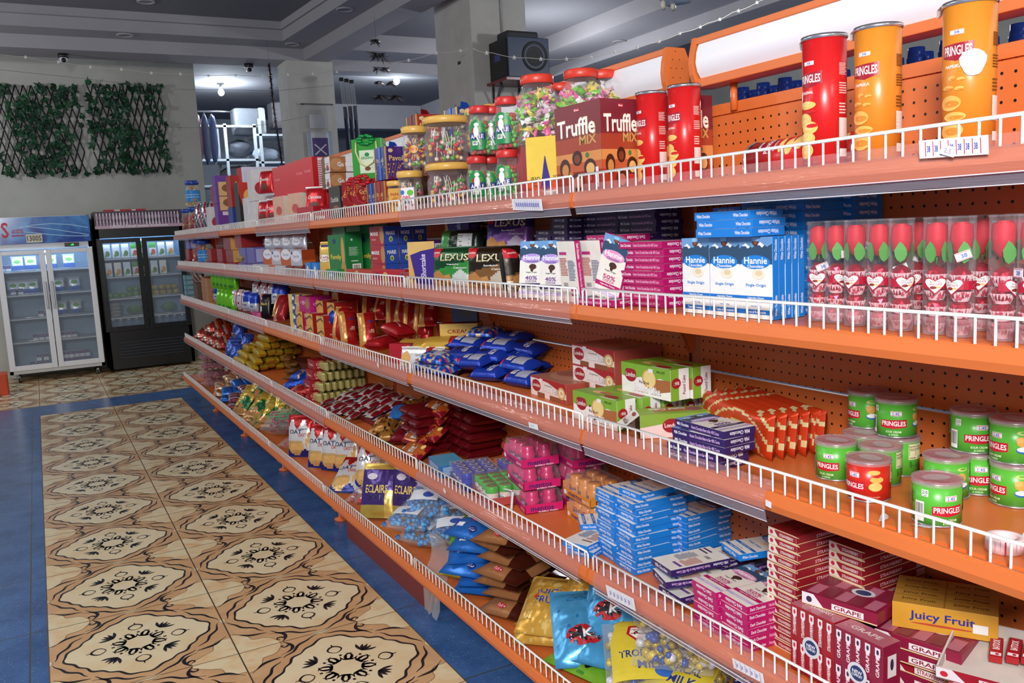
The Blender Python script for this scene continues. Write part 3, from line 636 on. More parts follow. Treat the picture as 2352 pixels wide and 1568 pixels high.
# ---- truffle cartons
TR = {'*': '#8c2a26', 't': '#7d3a3c', 'f': C('#9c3226', .25), 'r': C('#a83020', .25)}
def trdec(s):
    return [('r', 0, .30, 1, .40, '#7c2430'), ('r', 0, .02, 1, .22, '#a5402a'), ('r', 0, -.10, 1, .12, '#d98e50'), ('r', 0, -.20, 1, .10, '#c05a34'), ('t', -.03*s, .24, .84, .20, '#e9d39a', 'Truffle', 0, .1), ('t', -.035*s, .243, .82, .185, '#fffaf0', 'Truffle', 0, .1), ('t', .22, .09, .36, .10, '#cfa65e', 'MIX'), ('r', .0, .43, .12, .035, '#c82838'), ('t', 0, .43, .1, .02, '#fff', 'Elvan'),
            ('e', -.02, -.10, .22, .17, '#3c1710'), ('e', -.02, -.11, .13, .10, '#7a3a22'), ('e', -.30, -.20, .24, .22, '#4a1f12'), ('e', -.29, -.22, .15, .14, '#c98a4a'), ('e', .25, -.22, .26, .20, '#42190f'), ('e', .26, -.23, .18, .13, '#e0b070'), ('e', -.02, -.36, .28, .20, '#4a1710'), ('e', -.02, -.37, .19, .13, '#c06a58'), ('e', .2, -.08, .08, .06, '#3f7a3a'), ('e', .24, -.34, .12, .07, '#c02a30'), ('e', -.16, -.27, .1, .05, '#b87434')]
carton('truffle', 'chocolate box', .195, .125, .225, TR, {'f': trdec(1)+[('r', .40, -.33, .06, .22, '#e6e2e2')], 'r': trdec(.5)}, .2)
pbox('truffle', 'truffle_carton', 1.235, 1.785, S1, 'tall dark red truffle carton between the yellow box and the red tubes', 'truffle cartons', 3)
pbox('truffle', 'truffle_carton', 1.398, 1.70, S1, 'dark red truffle carton half hidden behind the red tubes', 'truffle cartons', -2)
# ---- yellow bar display box
g = G(); w, d, h = .115, .09, .165; Y_ = C('#e8c84e', .4); Rr = C('#d8481e', .4)
g.box(-w/2, w/2, -d/2, d/2, 0, .05, Rr, .001); g.box(-w/2, w/2, -d/2, d/2, .05, h, {'*': Rr, 'f': Y_}, .001)
it = [('t', -.28, -.20, .26, .11, '#3a3018', 'VIRUNGA'), ('t', -.27, -.30, .2, .05, '#3a3018', 'Origin'), ('t', .31, -.16, .28, .045, '#3a3018', 'DOUBLE'), ('t', .33, -.215, .28, .03, '#3a3018', 'HAPPINESS'), ('r', .12, -.43, .34, .10, '#ece6e2'), ('bar', .2, -.43, .13, .08)]
for i in range(11):
    a = i/10; it.append(('p', [(-.16+.26*a, -.36+.05*sin(i*2)), (-.13+.26*a, -.34+.05*sin(i*2)), (-.04+.09*a, .17-.35*abs(a-.4)), (-.06+.08*a, .19-.35*abs(a-.4))], '#3b2f86'))
g.decal(boxF(w, d, h, 'f'), it); DIM['virunga'] = (w, d, h); kind('virunga', 'chocolate box', [(None, g)])
pbox('virunga', 'chocolate_display_box', 1.235, 2.025, S1, 'yellow cardboard display box with a purple gorilla drawing and red side', None, 38)
# ---- big candy jars with red lids
CL = clear('clear_jar_plastic', '#f4f6fa', .07, .05); CLR = clear('clear_tube_plastic', '#f2f2fa', .045, .05)
def jar(kn, r, h, neck, lidc, lidh, fill, cat='sweet jar', extra=None, rings=False):
    b = G(); pr = [(r*.93, 0), (r, r*.12), (r, h*.45)]
    if rings:
        for k in range(4): pr += [(r*.985, h*(.12+.16*k)), (r, h*(.16+.16*k))]
        pr = [(r*.93, 0), (r, r*.12)]+[q for k in range(4) for q in ((r*.97, h*(.14+.14*k)), (r, h*(.20+.14*k)))]
    pr += [(r*.99, h*.72), (r*.86, h*.84), (neck, h*.90), (neck, h)]
    b.lathe(pr, 28, CL, cap=(True, False))
    l = G(); LC = C(lidc, .35); l.lathe([(neck*1.06, h-.004), (neck*1.12, h), (neck*1.12, h+lidh*.8), (neck*1.04, h+lidh), (.0, h+lidh)], 28, LC, cap=(False, False))
    for i in range(28): a = 2*pi*i/28; l.box(-.0009, .0009, -.001, .001, h, h+.001, LC) if 0 else None
    f = G(); fill(f, r*.9, h*.80, neck)
    kind(kn, cat, [('jar', b), ('lid', l), ('sweets', f, [], 'stuff')]+(extra(r, h) if extra else []))
def wraps(cols, n, s=.016):
    def fn(f, r, h, neck):
        rr = random.Random(n)
        for i in range(n):
            a = rr.uniform(0, 2*pi); q = r*sqrt(rr.uniform(.35, .92)); z = rr.uniform(s*.6, h*1.05)
            lim = r if z < h*.85 else r-(z-h*.85)*1.2
            q = min(q, lim-s*.6); c = foil(rr.choice(cols), .3, .1); ax = Vector((rr.uniform(-1, 1), rr.uniform(-1, 1), rr.uniform(-1, 1))).normalized(); M = Matrix.Rotation(rr.uniform(0, 6.28), 3, ax)
            P = [(-1.7, -.55, .1), (-1.0, -.2, 0), (-1, .2, 0), (-1.7, .55, -.1), (-.7, .62, 0), (.7, .62, 0), (1, .2, 0), (1.7, .55, .1), (1.7, -.55, -.1), (1, -.2, 0), (.7, -.62, 0), (-.7, -.62, 0), (0, 0, .5), (0, 0, -.5)]
            V = [M@Vector(p)*s+Vector((q*cos(a), q*sin(a), z)) for p in P]
            f.add(V, [(0, 1, 2, 3), (6, 9, 8, 7), (12, 2, 1), (12, 4, 2), (12, 5, 4), (12, 6, 5), (12, 9, 6), (12, 10, 9), (12, 11, 10), (12, 1, 11), (13, 1, 2), (13, 2, 4), (13, 4, 5), (13, 5, 6), (13, 6, 9), (13, 9, 10), (13, 10, 11), (13, 11, 1)], c)
    return fn
def balls(cols, n, s):
    def fn(f, r, h, neck):
        rr = random.Random(n); ms = [C(c, .3, 0, .04) for c in cols]; z = s; k = 0
        while z < h*1.0:
            for i in range(9): a = 2*pi*(i+.5*(k % 2))/9+rr.uniform(-.12, .12); q = (r-s)*rr.uniform(.9, 1); f.blob((q*cos(a), q*sin(a), z+rr.uniform(-.003, .003)), s, rr.choice(ms), 2)
            z += s*1.75; k += 1
        f.lathe([(r-s*2, .002), (r-s*2, h*.98)], 12, ms[0])
    return fn
jar('jar_candy', .062, .165, .043, '#d8402e', .02, wraps(['#7ccf3a', '#ef6aa8', '#f0d85a', '#f4b8d4', '#8fdc50', '#f7f0f0'], 150, .0145), extra=lambda r, h: [])
for (u, x, z, yaw, lab) in ((1236, 1.305, S1+.163, 0, 'big clear jar of wrapped sweets with red lid, beside the yellow display box'), (1337, 1.385, S1+.163, 70, 'big clear sweets jar with red lid directly behind the tall truffle carton'),
                            (1288, 1.455, S1+.163, 120, 'red lidded sweets jar peeking out between the two front jars'), (1390, 1.468, S1+.163, 200, 'red lidded sweets jar partly hidden at the end of its row, before the sign')):
    place('jar_candy', 'sweet_jar', (x, onX(u, 250, x).y, z), (0, 0, yaw), lab, 'big sweet jars with red lids')
# a low carton under the jars carries them
carton('plain_red_low', 'box', .40, .24, .160, {'*': '#b32a38'}); p = place('plain_red_low', 'display_carton', (1.397, 2.13, S1+.001), (0, 0, 0), 'red carton carrying the big sweet jars, behind the yellow box')
# ---- gumball jars
def applelabel(r, h):
    g = G(); F = cylF(r+.0012, 0, h, 2*pi)
    g.decal(F, [('p', [(-.11, -.40), (.11, -.40), (.13, -.1), (.12, .15), (.07, .26), (0, .30), (-.07, .26), (-.12, .15), (-.13, -.1)], '#1f8a4a'), ('e', 0, .19, .07, .09, '#f2f2ea'), ('e', -.03, .05, .10, .14, '#b0242c'), ('e', .04, .08, .09, .12, '#5a9a3a'), ('r', 0, -.08, .24, .15, '#20307a'), ('t', 0, -.085, .19, .10, '#ffffff', 'APPLE'), ('r', -.03, -.24, .08, .10, '#f2f2ee'), ('bar', -.03, -.24, .07, .09)], .0003, True)
    s = G(); s.blob((.0, -r-.004, h*.52), .012, C('#f6f4f6', .4), 2, 0, 1, 0, (.8, .25, 1.5)); s.tube([(0, -r-.004, h*.42), (.012, -r-.003, h*.2)], .0025, 6, C('#f6f4f6', .4))
    return [('paper_label', g), ('spoon', s)]
jar('jar_gum', .034, .126, .028, '#cf3230', .018, balls(['#6cc04a', '#b52a2a', '#6cc04a', '#c23a34'], 5, .0072), extra=applelabel)
n_ = 0
for z, row in ((S1+.001, ((1163, 1.225, 35), (1122, 1.275, 50), (1094, 1.225, 60))), (S1+.150, ((1167, 1.228, 35), (1133, 1.275, 55), (1105, 1.23, 45)))):
    for i, (u, x, yaw) in enumerate(row):
        place('jar_gum', 'gumball_jar', (x, onX(u, 350, x).y, z), (0, 0, yaw), 'jar of red and green gumballs, %s row, %s from the yellow box' % ('lower' if z < S1+.1 else 'upper', NTH[i]), 'gumball jars')
# ---- lollipop jars with yellow lids
def pops(f, r, h, neck):
    rr = random.Random(4)
    for i in range(60):
        a = rr.uniform(0, 2*pi); q = r*rr.uniform(.45, .9); z = rr.uniform(.01, h); M_ = C(rr.choice(['#c8283c', '#e8d8d0', '#5cb83c', '#e23c50', '#f0e6da', '#e8b84a']), .3)
        f.blob((q*cos(a), q*sin(a), z), .0085, M_, 1)
        if i % 3 == 0: f.tube([(q*cos(a), q*sin(a), z), (q*cos(a+.25), q*sin(a+.25), min(h*1.05, z+.055))], .0015, 5, C('#f4f2ee', .5))
def poplabel(r, h):
    g = G(); F = cylF(r+.0012, 0, h, 2*pi); it = []
    for i in range(24): a = 2*pi*i/24; it.append(('p', [(.03*cos(a), .09*sin(a)), (.115*cos(a-.06), .30*sin(a-.06)), (.115*cos(a+.06), .30*sin(a+.06))], ['#c2382e', '#2e3f8c', '#e6b83a'][i % 3]))
    g.decal(F, it+[('e', 0, 0, .10, .22, '#e6a83a'), ('t', 0, 0, .085, .09, '#c2281e', 'PAPA')], .0003, True); return [('paper_label', g)]
jar('jar_pop', .047, .128, .044, '#e8b85c', .020, pops, 'lollipop jar', poplabel); jar('jar_pop_wide', .075, .135, .072, '#e8b85c', .020, pops, 'lollipop jar')
jar('jar_pop_small', .036, .105, .033, '#e8b85c', .016, pops, 'lollipop jar', poplabel)
for k, x, y, z, lab in (('jar_pop_wide', 1.295, 2.80, S1+.001, 'wide lollipop jar standing on the shelf, below the other wide one'), ('jar_pop_wide', 1.293, 2.795, S1+.158, 'wide lollipop jar with yellow lid set on top of another wide jar'), ('jar_pop', 1.27, 3.02, S1+.160, 'narrow lollipop jar with sunburst label in the upper row, by the wide jars'),
                        ('jar_pop', 1.245, 3.03, S1+.001, 'narrow lollipop jar with sunburst label in the lower row'), ('jar_pop_small', 1.235, 3.145, S1+.001, 'small lollipop jar with yellow lid next to the red gift box'), ('jar_pop', 1.40, 2.75, S1+.19, 'lollipop jar with yellow lid behind, half hidden by the wide jars')):
    place(k, 'lollipop_jar', (x, y, z), (0, 0, 60), lab, 'lollipop jars with yellow lids')
carton('plain_pop_low', 'box', .12, .10, .155, {'*': '#c8a24c'}); place('plain_pop_low', 'display_carton', (1.27, 3.025, S1+.001), (0, 0, 0), '') if 0 else None
o = place('jar_pop_wide', 'lollipop_jar', (1.42, 2.74, S1+.26), (-80, 0, 30), 'sunburst lollipop jar lying on its side above the gumball jars', 'lollipop jars with yellow lids')
carton('pop_box', 'box', .05, .03, .085, {'*': '#f2eef2'}, {'f': [('e', .2, .28, .5, .24, '#6cc83c'), ('t', -.12, .08, .6, .16, '#e02850', 'oes'), ('t', 0, -.12, .6, .16, '#222', 'pop'), ('e', .3, -.25, .2, .12, '#e88ab0'), ('e', -.2, -.32, .3, .12, '#e23c50'), ('e', -.4, .3, .3, .2, '#3a7ad0')]})
pbox('pop_box', 'lolly_box', 1.195, 2.935, S1, 'small white lolly box with red and black lettering before the jars', None, 45)
carton('bearbox', 'box', .05, .03, .09, {'*': '#dca64a'}, {'f': [('t', 0, .25, .7, .12, '#a02818', 'PAPA'), ('e', 0, -.05, .6, .4, '#c88430'), ('r', .2, -.35, .25, .18, '#f4efe6')]})
pbox('bearbox', 'lolly_box', 1.195, 3.06, S1, 'small orange yellow sweet box before the narrow lollipop jars', None, 45)
# ---- boxed pralines with ribbons
def pral(kn, base, side, rib, w=.105, d=.10, h=.125):
    gold = '#d8a850'; it = [('t', .0, .15, .72, .16, '#e8c878', 'Pavolli'), ('e', -.28, .38, .2, .12, '#e4cf9a')]
    rr = random.Random(5)
    for i in range(16): it.append(('e', rr.uniform(-.4, .4), -.1+rr.uniform(-.25, .1), .07, .05, gold))
    for i in range(5): it.append(('p', [(-.45+.1*i, -.45), (-.44+.1*i, -.45), (-.3+.12*i, .0), (-.31+.12*i, .0)], gold))
    it += [('e', .22, -.30, .2, .16, '#b87440'), ('e', .36, -.28, .2, .16, '#7a3c20'), ('e', .3, -.34, .16, .12, '#e2bc90')]
    g = G(); g.box(-w/2, w/2, -d/2, d/2, 0, h, {'*': C(base, .3), 'f': C(side, .3), 'l': C(side, .3)}, .001); g.decal(boxF(w, d, h, 'r'), it); g.decal(boxF(w, d, h, 'f'), [('t', 0, .1, .6, .13, '#e8c878', 'Pavolli')]+it[2:12])
    for x0 in (-w/2, w/2-.004): g.box(x0-.0005, x0+.0045, -d/2-.0006, -d/2+.004, 0, h, C(gold, .3, .5))
    r_ = G(); Rb = C(rib, .35); r_.box(-.009, .009, -d/2-.0016, d/2+.0016, h, h+.0016, Rb); r_.box(-.009, .009, -d/2-.0022, -d/2-.0008, 0, h, Rb)
    for s in (-1, 1):
        r_.add([(0, -.01, h+.002), (s*.03, -.02, h+.022), (s*.05, -.005, h+.015), (s*.035, .012, h+.004)], [(0, 1, 2, 3)], Rb, True); r_.add([(s*.004, -.005, h+.003), (s*.05, -.03, h-.0), (s*.062, -.035, h-.03), (s*.045, -.03, h-.022)], [(0, 1, 2, 3)], Rb, True)
    DIM[kn] = (w, d, h); kind(kn, 'chocolate box', [('box', g), ('ribbon', r_)])
pral('pral_red', '#a82a20', '#6e1c1c', '#8a1c22'); pral('pral_purple', '#4a2a78', '#1c2c7c', '#2a62c8'); pral('pral_low', '#b03a20', '#8a2018', '#b01c24', .11, .085, .125); pral('pral_blue', '#1c3a8c', '#182c6c', '#2a62c8')
G1 = 'boxed pralines with satin ribbons'
pbox('pral_low', 'praline_box', 1.20, 3.18, S1, 'red praline box with red ribbon standing on the shelf, beside the small lollipop jar', G1)
pbox('pral_purple', 'praline_box', 1.215, 3.20, S1+.131, 'purple praline box with a blue bow, on top of the red ribboned box', G1, 4)
pbox('pral_blue', 'praline_box', 1.21, 3.305, S1, 'blue praline box squeezed between the red gift bag and the red praline box', G1)
pbox('pral_red', 'praline_box', 1.30, 3.06, S1+.235, 'dark red praline box with gold print, at the top of its pile', G1, -2)
pbox('pral_blue', 'praline_box', 1.37, 2.86, S1+.235, 'dark blue praline box with blue bow, high up behind the lollipop jars', G1)
carton('plain_tall', 'box', .3, .15, .233, {'*': '#6a2430'}); place('plain_tall', 'chocolate_carton', (1.43, 2.97, S1+.001), (0, 0, 0), 'plain dark red carton at the back under the upper praline boxes')
carton('white_red', 'box', .09, .06, .10, {'*': '#eae8e8'}, {'r': [('r', .3, 0, .12, 1, '#c82838'), ('e', -.2, .1, .06, .05, '#c82838'), ('e', -.1, -.2, .06, .05, '#c82838')]}); pbox('white_red', 'gift_box', 1.36, 3.30, S1+.15, 'white gift box with red stripe behind the purple praline box')
carton('under_white', 'box', .12, .1, .149, {'*': '#8a6a50'}); pbox('under_white', 'carton', 1.35, 3.29, S1, 'brown carton at the back supporting the white gift box')
# ---- gift bags
def giftbag(kn, c1, c2, w, d, h, panel, hand, bow):
    g = G(); A = C(c1, .3); B = C(c2, .3); g.box(-w/2, w/2, -d/2, d/2, 0, h, {'*': A, 'l': B, 'r': B}, .001); F = boxF(w, d, h, 'f')
    it = []
    if panel: it = [('r', 0, -.05, .52, .55, '#d8e6c8'), ('e', 0, -.22, .2, .10, '#7a4a2a'), ('t', 0, .05, .4, .08, '#2a8a3a', 'elissimo'), ('e', 0, .12, .16, .1, '#1f8a4a')]
    else:
        rr = random.Random(8)
        for i in range(26): x, y = rr.uniform(-.45, .45), rr.uniform(-.45, .45); it += [('e', x, y, .12, .09, '#d6a04a'), ('e', x+.01, y, .08, .06, c1)]
    g.decal(F, it); hd = G(); P = [(-.045, -d/2-.003, h*.92), (-.047, -d/2-.008, h*.7), (-.03, -d/2-.010, h*.42), (0, -d/2-.010, h*.33), (.03, -d/2-.010, h*.42), (.047, -d/2-.008, h*.7), (.045, -d/2-.003, h*.92)]
    hd.tube(P, .0035, 6, C(hand, .5)); b = G()
    for i in range(9): a = 2*pi*i/9; b.blob((.028*cos(a), -d/2-.006-.006*(i % 2), h*.97+.018*sin(a)), .017, foil(bow, .25, .3), 1, 0, 1, i, (1, .35, .45))
    DIM[kn] = (w, d, h); kind(kn, 'gift bag', [('bag', g), ('handle', hd), ('bow', b)])
giftbag('bag_green', '#3a9a3c', '#56b83c', .135, .06, .175, True, '#e8d89a', '#1f9a48'); giftbag('bag_red', '#8f1c22', '#7a161c', .14, .06, .15, False, '#b8202a', '#c8242e')
pbox('bag_red', 'gift_bag', 1.19, 3.53, S1, 'red gift bag with gold swirls and red ribbon, on the shelf', 'small gift bags', 42); pbox('bag_red', 'gift_bag', 1.20, 3.385, S1, 'red gift bag with a red satin bow next to the blue praline box', 'small gift bags', 30)
carton('heart_low', 'box', .24, .13, .152, {'*': '#8a1c22'}); pbox('heart_low', 'gift_carton', 1.33, 3.40, S1, 'dark red carton behind the red gift bags, under the green bag')
pbox('bag_green', 'gift_bag', 1.28, 3.56, S1+.155, 'green gift bag with rope handle and a green bow, above the red gift bags', 'small gift bags', 50)
# ---- biscuit cartons further along
GF = lambda: {'r': [('r', -.2, 0, .6, 1, '#a86c42'), ('e', -.25, 0, .5, .8, '#c08a5a'), ('t', .12, -.02, .7, .34, '#3a2018', 'Go fresh'), ('t', .12, -.015, .68, .31, '#ffffff', 'Go fresh')], 'f': [('r', -.3, 0, .4, 1, '#7c5038'), ('r', .1, .08, .6, .03, '#6a4a40'), ('e', .2, -.2, .3, .4, '#a8402a'), ('t', 0, -.28, .8, .2, '#4a4040', 'GoFresh')]}
carton('gofresh', 'biscuit box', .13, .13, .072, {'*': '#b4825c', 'f': '#e8e4e4', 'r': '#eae8ea'}, GF())
for i in range(2): pbox('gofresh', 'biscuit_carton', 1.26, 4.04+.01*i, S1+.225-.075*i, 'brown and white biscuit carton, %s of the two before the green gift bag' % ('upper', 'lower')[i], 'brown and white biscuit cartons')
carton('gold_dark', 'chocolate box', .16, .09, .148, {'*': '#2c2420'}, {'r': [('t', -.1, .1, .6, .2, '#e8e0d8', 'ChocRolls'), ('e', .1, -.2, .5, .3, '#8a5a34'), ('e', -.2, -.25, .3, .2, '#c88a4a')], 'f': [('t', 0, .1, .7, .15, '#e8e0d8', 'ChocRolls'), ('e', .1, -.2, .6, .25, '#8a5a34')]})
pbox('gold_dark', 'chocolate_box', 1.22, 3.80, S1, 'black chocolate rolls box under the brown and white cartons'); pbox('gold_dark', 'chocolate_box', 1.33, 4.02, S1, 'black chocolate rolls box at the back under the brown cartons')
carton('cream', 'biscuit box', .15, .08, .155, {'*': '#e6dfc8', 'f': '#d8a890'}, {'r': [('t', 0, .40, .4, .05, '#8a8ac0', 'biscuits'), ('r', 0, -.38, .7, .14, '#d8d4bc'), ('e', -.2, -.38, .1, .07, '#5a5a50'), ('e', .1, -.38, .1, .09, '#5a5a50')], 'f': [('e', 0, 0, .5, .3, '#c05048')]})
pbox('cream', 'biscuit_carton', 1.20, 4.76, S1, 'cream carton below the row of red cartons', 'cream cartons', 10); pbox('cream', 'biscuit_carton', 1.21, 4.46, S1, 'cream carton with a pale label beside the dark red flat boxes', 'cream cartons', 12)
carton('redtall', 'biscuit box', .10, .065, .165, {'*': '#c8202a'}, {'r': [('r', .2, 0, .45, .95, '#f0eaea'), ('lines', .2, 0, .4, .8, '#b86a6a', 12)], 'f': [('t', 0, .1, .6, .1, '#e88', 'chocolate')]}); carton('redtall2', 'biscuit box', .10, .065, .165, {'*': '#c8202a'}, {'r': [('r', .25, .33, .3, .26, '#f0eaea'), ('bar', .25, .33, .26, .22), ('lines', -.2, -.1, .45, .6, '#d85a60', 8)]})
for i, k in enumerate(('redtall', 'redtall', 'redtall2', 'redtall2', 'redtall')): pbox(k, 'biscuit_carton', 1.245+.012*i*0, 4.33+.155*i, S1+.158, 'bright red biscuit carton in the upper row, %s from the brown cartons' % NTH[i], 'upright red cartons', 15)
carton('redlow', 'biscuit box', .17, .12, .156, {'*': '#b01a26'}); 
for i in range(4): pbox('redlow', 'biscuit_carton', 1.29, 4.22+.185*i, S1, 'red carton in the lower back row, %s from the chocolate rolls box' % NTH[i], 'red cartons of the lower row')
carton('redflat', 'biscuit box', .20, .09, .075, {'*': '#b4182c'}, {'r': [('t', .2, .25, .5, .16, '#ffd0d0', 'Have a break'), ('r', -.15, -.25, .6, .2, '#f0d8d8')]}); pbox('redflat', 'biscuit_carton', 1.195, 4.20, S1, 'flat dark red box with small white lettering on the shelf', None, 8)
pillow('redbag', 'biscuit pack', .12, .15, .05, lambda u, v: '#c01a22' if abs(v) < .42 else '#e6e0e0', [('t', 0, .1, .6, .12, '#f4e8e8', 'Chocolate'), ('e', 0, -.2, .5, .3, '#6a2a18')], seed=3)
place('redbag', 'biscuit_pack', (1.25, 4.27, S1+.10), (75, 0, 50), 'shiny red biscuit pack lying above the flat dark red box', 'loose red biscuit packs'); place('redbag', 'biscuit_pack', (1.20, 5.02, S1+.08), (80, 0, 40), 'shiny red biscuit pack standing at the end of the cream cartons', 'loose red biscuit packs'); place('redbag', 'biscuit_pack', (1.22, 5.12, S1+.25), (82, 0, 30), 'shiny red and white biscuit pack in front of the upright red cartons', 'loose red biscuit packs'); place('redbag', 'biscuit_pack', (1.20, 5.20, S1+.08), (84, 0, 25), 'red and white biscuit pack standing on the shelf below the upper one', 'loose red biscuit packs')
carton('lid_box', 'box', .16, .24, .10, {'*': '#c0202a', 'r': '#dcd8ea', 't': '#3a2024'}, {'r': [('r', 0, 0, .9, .84, '#cfcbe4'), ('bar', -.1, -.3, .2, .2), ('bar', .2, -.3, .16, .2)]}); pbox('lid_box', 'biscuit_carton', 1.25, 5.93, S1+.305, 'red carton showing its big white end, highest on the far stretch')
carton('choc_tan', 'biscuit box', .2, .2, .10, {'*': '#dcb47a'}, {'r': [('e', -.15, .05, .5, .6, '#8a5a38'), ('t', .2, -.05, .5, .35, '#4a2c1c', 'Choco')]}); 
pbox('choc_tan', 'biscuit_carton', 1.22, 6.6, S1+.255, 'tan carton with a chocolate picture, upper of two', 'tan chocolate cartons'); pbox('choc_tan', 'biscuit_carton', 1.22, 6.6, S1+.15, 'tan chocolate carton right under the other tan carton', 'tan chocolate cartons')
carton('far_red', 'biscuit box', .22, .2, .148, {'*': '#a82030'}); carton('far_white', 'biscuit box', .14, .12, .19, {'*': '#dcd8da'}, {'r': [('e', -.1, -.1, .6, .4, '#b82838')]}); carton('far_purple', 'biscuit box', .12, .10, .20, {'*': '#6a3c98'}, {'r': [('r', .1, .15, .5, .14, '#e6dcf0'), ('r', .1, -.35, .5, .14, '#e6dcf0')]})
carton('far_snack', 'biscuit box', .14, .09, .21, {'*': '#a81a20'}, {'r': [('t', .1, .2, .5, .22, '#9ad04a', 'Slams'), ('e', .1, -.2, .5, .35, '#e8b45a')]}); carton('far_snackb', 'biscuit box', .14, .09, .15, {'*': '#1c3a8c'}, {'r': [('t', .1, .1, .5, .3, '#9ad04a', 'Slams'), ('e', .1, -.25, .5, .25, '#c85a2a')]}); carton('far_bisc', 'biscuit box', .14, .12, .30, {'*': '#20181a', 'r': '#c83020'}, {'r': [('e', .1, .2, .7, .32, '#e8b45a'), ('p', [(-.5, -.5), (-.1, -.5), (-.5, .3)], '#1a1416')]})
pbox('far_red', 'biscuit_carton', 1.28, 6.55, S1, 'red carton under the tan chocolate cartons'); pbox('lid_box', 'biscuit_carton', 1.25, 6.05, S1+.20, 'red carton with dark lid below the highest white ended one'); pbox('far_red', 'biscuit_carton', 1.26, 6.0, S1, 'red carton at the bottom below the white ended cartons'); pbox('far_white', 'biscuit_carton', 1.20, 5.42, S1+.16, 'white carton with red ribbon print on top of another white one', 'white and red cartons'); pbox('far_white', 'biscuit_carton', 1.20, 5.60, S1, 'white carton with red print beside the black and red biscuit box', 'white and red cartons'); carton('far_white2', 'biscuit box', .14, .1, .158, {'*': '#e0dcdc'}, {'r': [('e', .1, .2, .6, .4, '#c82838')]}); pbox('far_white2', 'biscuit_carton', 1.20, 5.42, S1, 'white carton with a round red seal, lowest near the shiny red packs')
pbox('far_bisc', 'biscuit_carton', 1.20, 5.84, S1, 'tall black and red biscuit box with a big round biscuit'); pbox('far_snack', 'snack_carton', 1.20, 6.08, S1+.152, 'red snack box with green lettering over the blue one'); pbox('far_snackb', 'snack_carton', 1.195, 6.07, S1, 'blue snack box with green lettering on the shelf')
pbox('far_purple', 'biscuit_carton', 1.20, 6.62, S1+.202, 'purple box standing on another purple box', 'purple boxes'); pbox('far_purple', 'biscuit_carton', 1.20, 6.62, S1, 'purple box with white bands standing on the shelf', 'purple boxes'); pbox('far_white', 'biscuit_carton', 1.19, 6.9, S1, 'white carton beside the lower purple box'); carton('far_label', 'biscuit box', .22, .2, .30, {'*': '#a81c30', 'r': '#e4e2ec'}, {'r': [('r', -.44, 0, .12, 1, '#a81c30'), ('r', .42, 0, .16, 1, '#a81c30')]}); pbox('far_label', 'biscuit_carton', 1.27, 7.0, S1+.06, 'dark red carton with a large white label near the blue lidded jar'); carton('far_base', 'box', .2, .18, .058, {'*': '#5a3030'}); pbox('far_base', 'carton', 1.275, 7.01, S1, 'low dark carton below the large white labelled one')
jar('jar_blue', .060, .19, .05, '#1c3f9c', .03, wraps(['#c88a4a', '#d8a05a', '#e0b878'], 60, .014), 'biscuit jar', lambda r, h: [('paper_label', (lambda g: (g.decal(cylF(r+.0015, 0, h, 2*pi), [('r', 0, -.02, .55, .5, '#1f86d2'), ('r', 0, .03, .4, .03, '#bfe2f6'), ('r', 0, -.08, .4, .03, '#bfe2f6'), ('e', .1, -.2, .08, .1, '#c88a4a')], .0002, True), g)[1])(G()))], True)
jar('jar_redl', .055, .20, .045, '#1c3f9c', .03, wraps(['#c02030', '#a81c24', '#e0b878'], 60, .014), 'biscuit jar', None, True)
place('jar_blue', 'biscuit_jar', (1.245, 7.93, S1+.235), (0, 0, 60), 'ribbed jar with blue lid and blue label, standing on another jar', 'ribbed biscuit jars with blue lids'); place('jar_redl', 'biscuit_jar', (1.24, 7.93, S1+.001), (0, 0, 60), 'ribbed jar with red content below the blue labelled jar', 'ribbed biscuit jars with blue lids'); place('jar_redl', 'biscuit_jar', (1.24, 8.3, S1+.001), (0, 0, 60), 'ribbed jar at the very end of the top shelf by the fridge', 'ribbed biscuit jars with blue lids')
pillow('far_bagc', 'biscuit pack', .16, .24, .07, lambda u, v: ['#8a8a92', '#5a5a66', '#b8b8c0', '#a02834'][int((u+.5)*9+(v+.5)*5) % 4], (), wr=.006, seed=4, sides=True)
for i, y in enumerate((7.25, 7.55)): place('far_bagc', 'snack_bag', (1.23, y, S1+.125), (82, 0, 40), 'grey crinkled clear bag of snacks, %s before the blue lidded jar' % ('second', 'first')[i], 'grey clear bags at the far end')
# ---- bottles on the other side of the shelving, seen through the gap below the sign
def bottle(kn, body, capc):
    b = G(); r = .033; b.lathe([(r*.9, 0), (r, .008), (r, .05), (r*.94, .06), (r, .07), (r, .15), (r*.86, .175), (r*.5, .205), (.014, .22), (.014, .232)], 20, clear('clear_blue_bottle', body, .35, .05), cap=(True, False))
    c = G(); c.lathe([(.0165, .222), (.0175, .226), (.0165, .244), (.0, .246)], 20, C(capc, .3), cap=(False, False)); c.lathe([(.0185, .212), (.0195, .222), (.0165, .225)], 20, C(capc, .3), cap=(False, False))
    kind(kn, 'water bottle', [('bottle', b), ('cap', c)])
bottle('bottle_blue', '#6f9fe0', '#2a52c8')
n_ = 0
for r_, x in enumerate((1.665, 1.735)):
    for i in range(15):
        y = .72+.073*i+.03*r_
        if r_ == 0 and i in (9, 11): continue
        place('bottle_blue', 'water_bottle', (x, y, S1+.012), (0, 0, 0), 'blue capped water bottle in the %s row behind the pegboard, %s from the camera' % (('front', 'rear')[r_], NTH[i]), 'water bottles behind the pegboard')
g = G(); g.box(1.58, 1.90, .6, 2.9, S1-.02, S1+.011, ORANGE); o = link('rear_shelf', g.mesh('rear_shelf')); tag(o, 'orange shelf on the far side of the shelving carrying the water bottles', 'shelf')
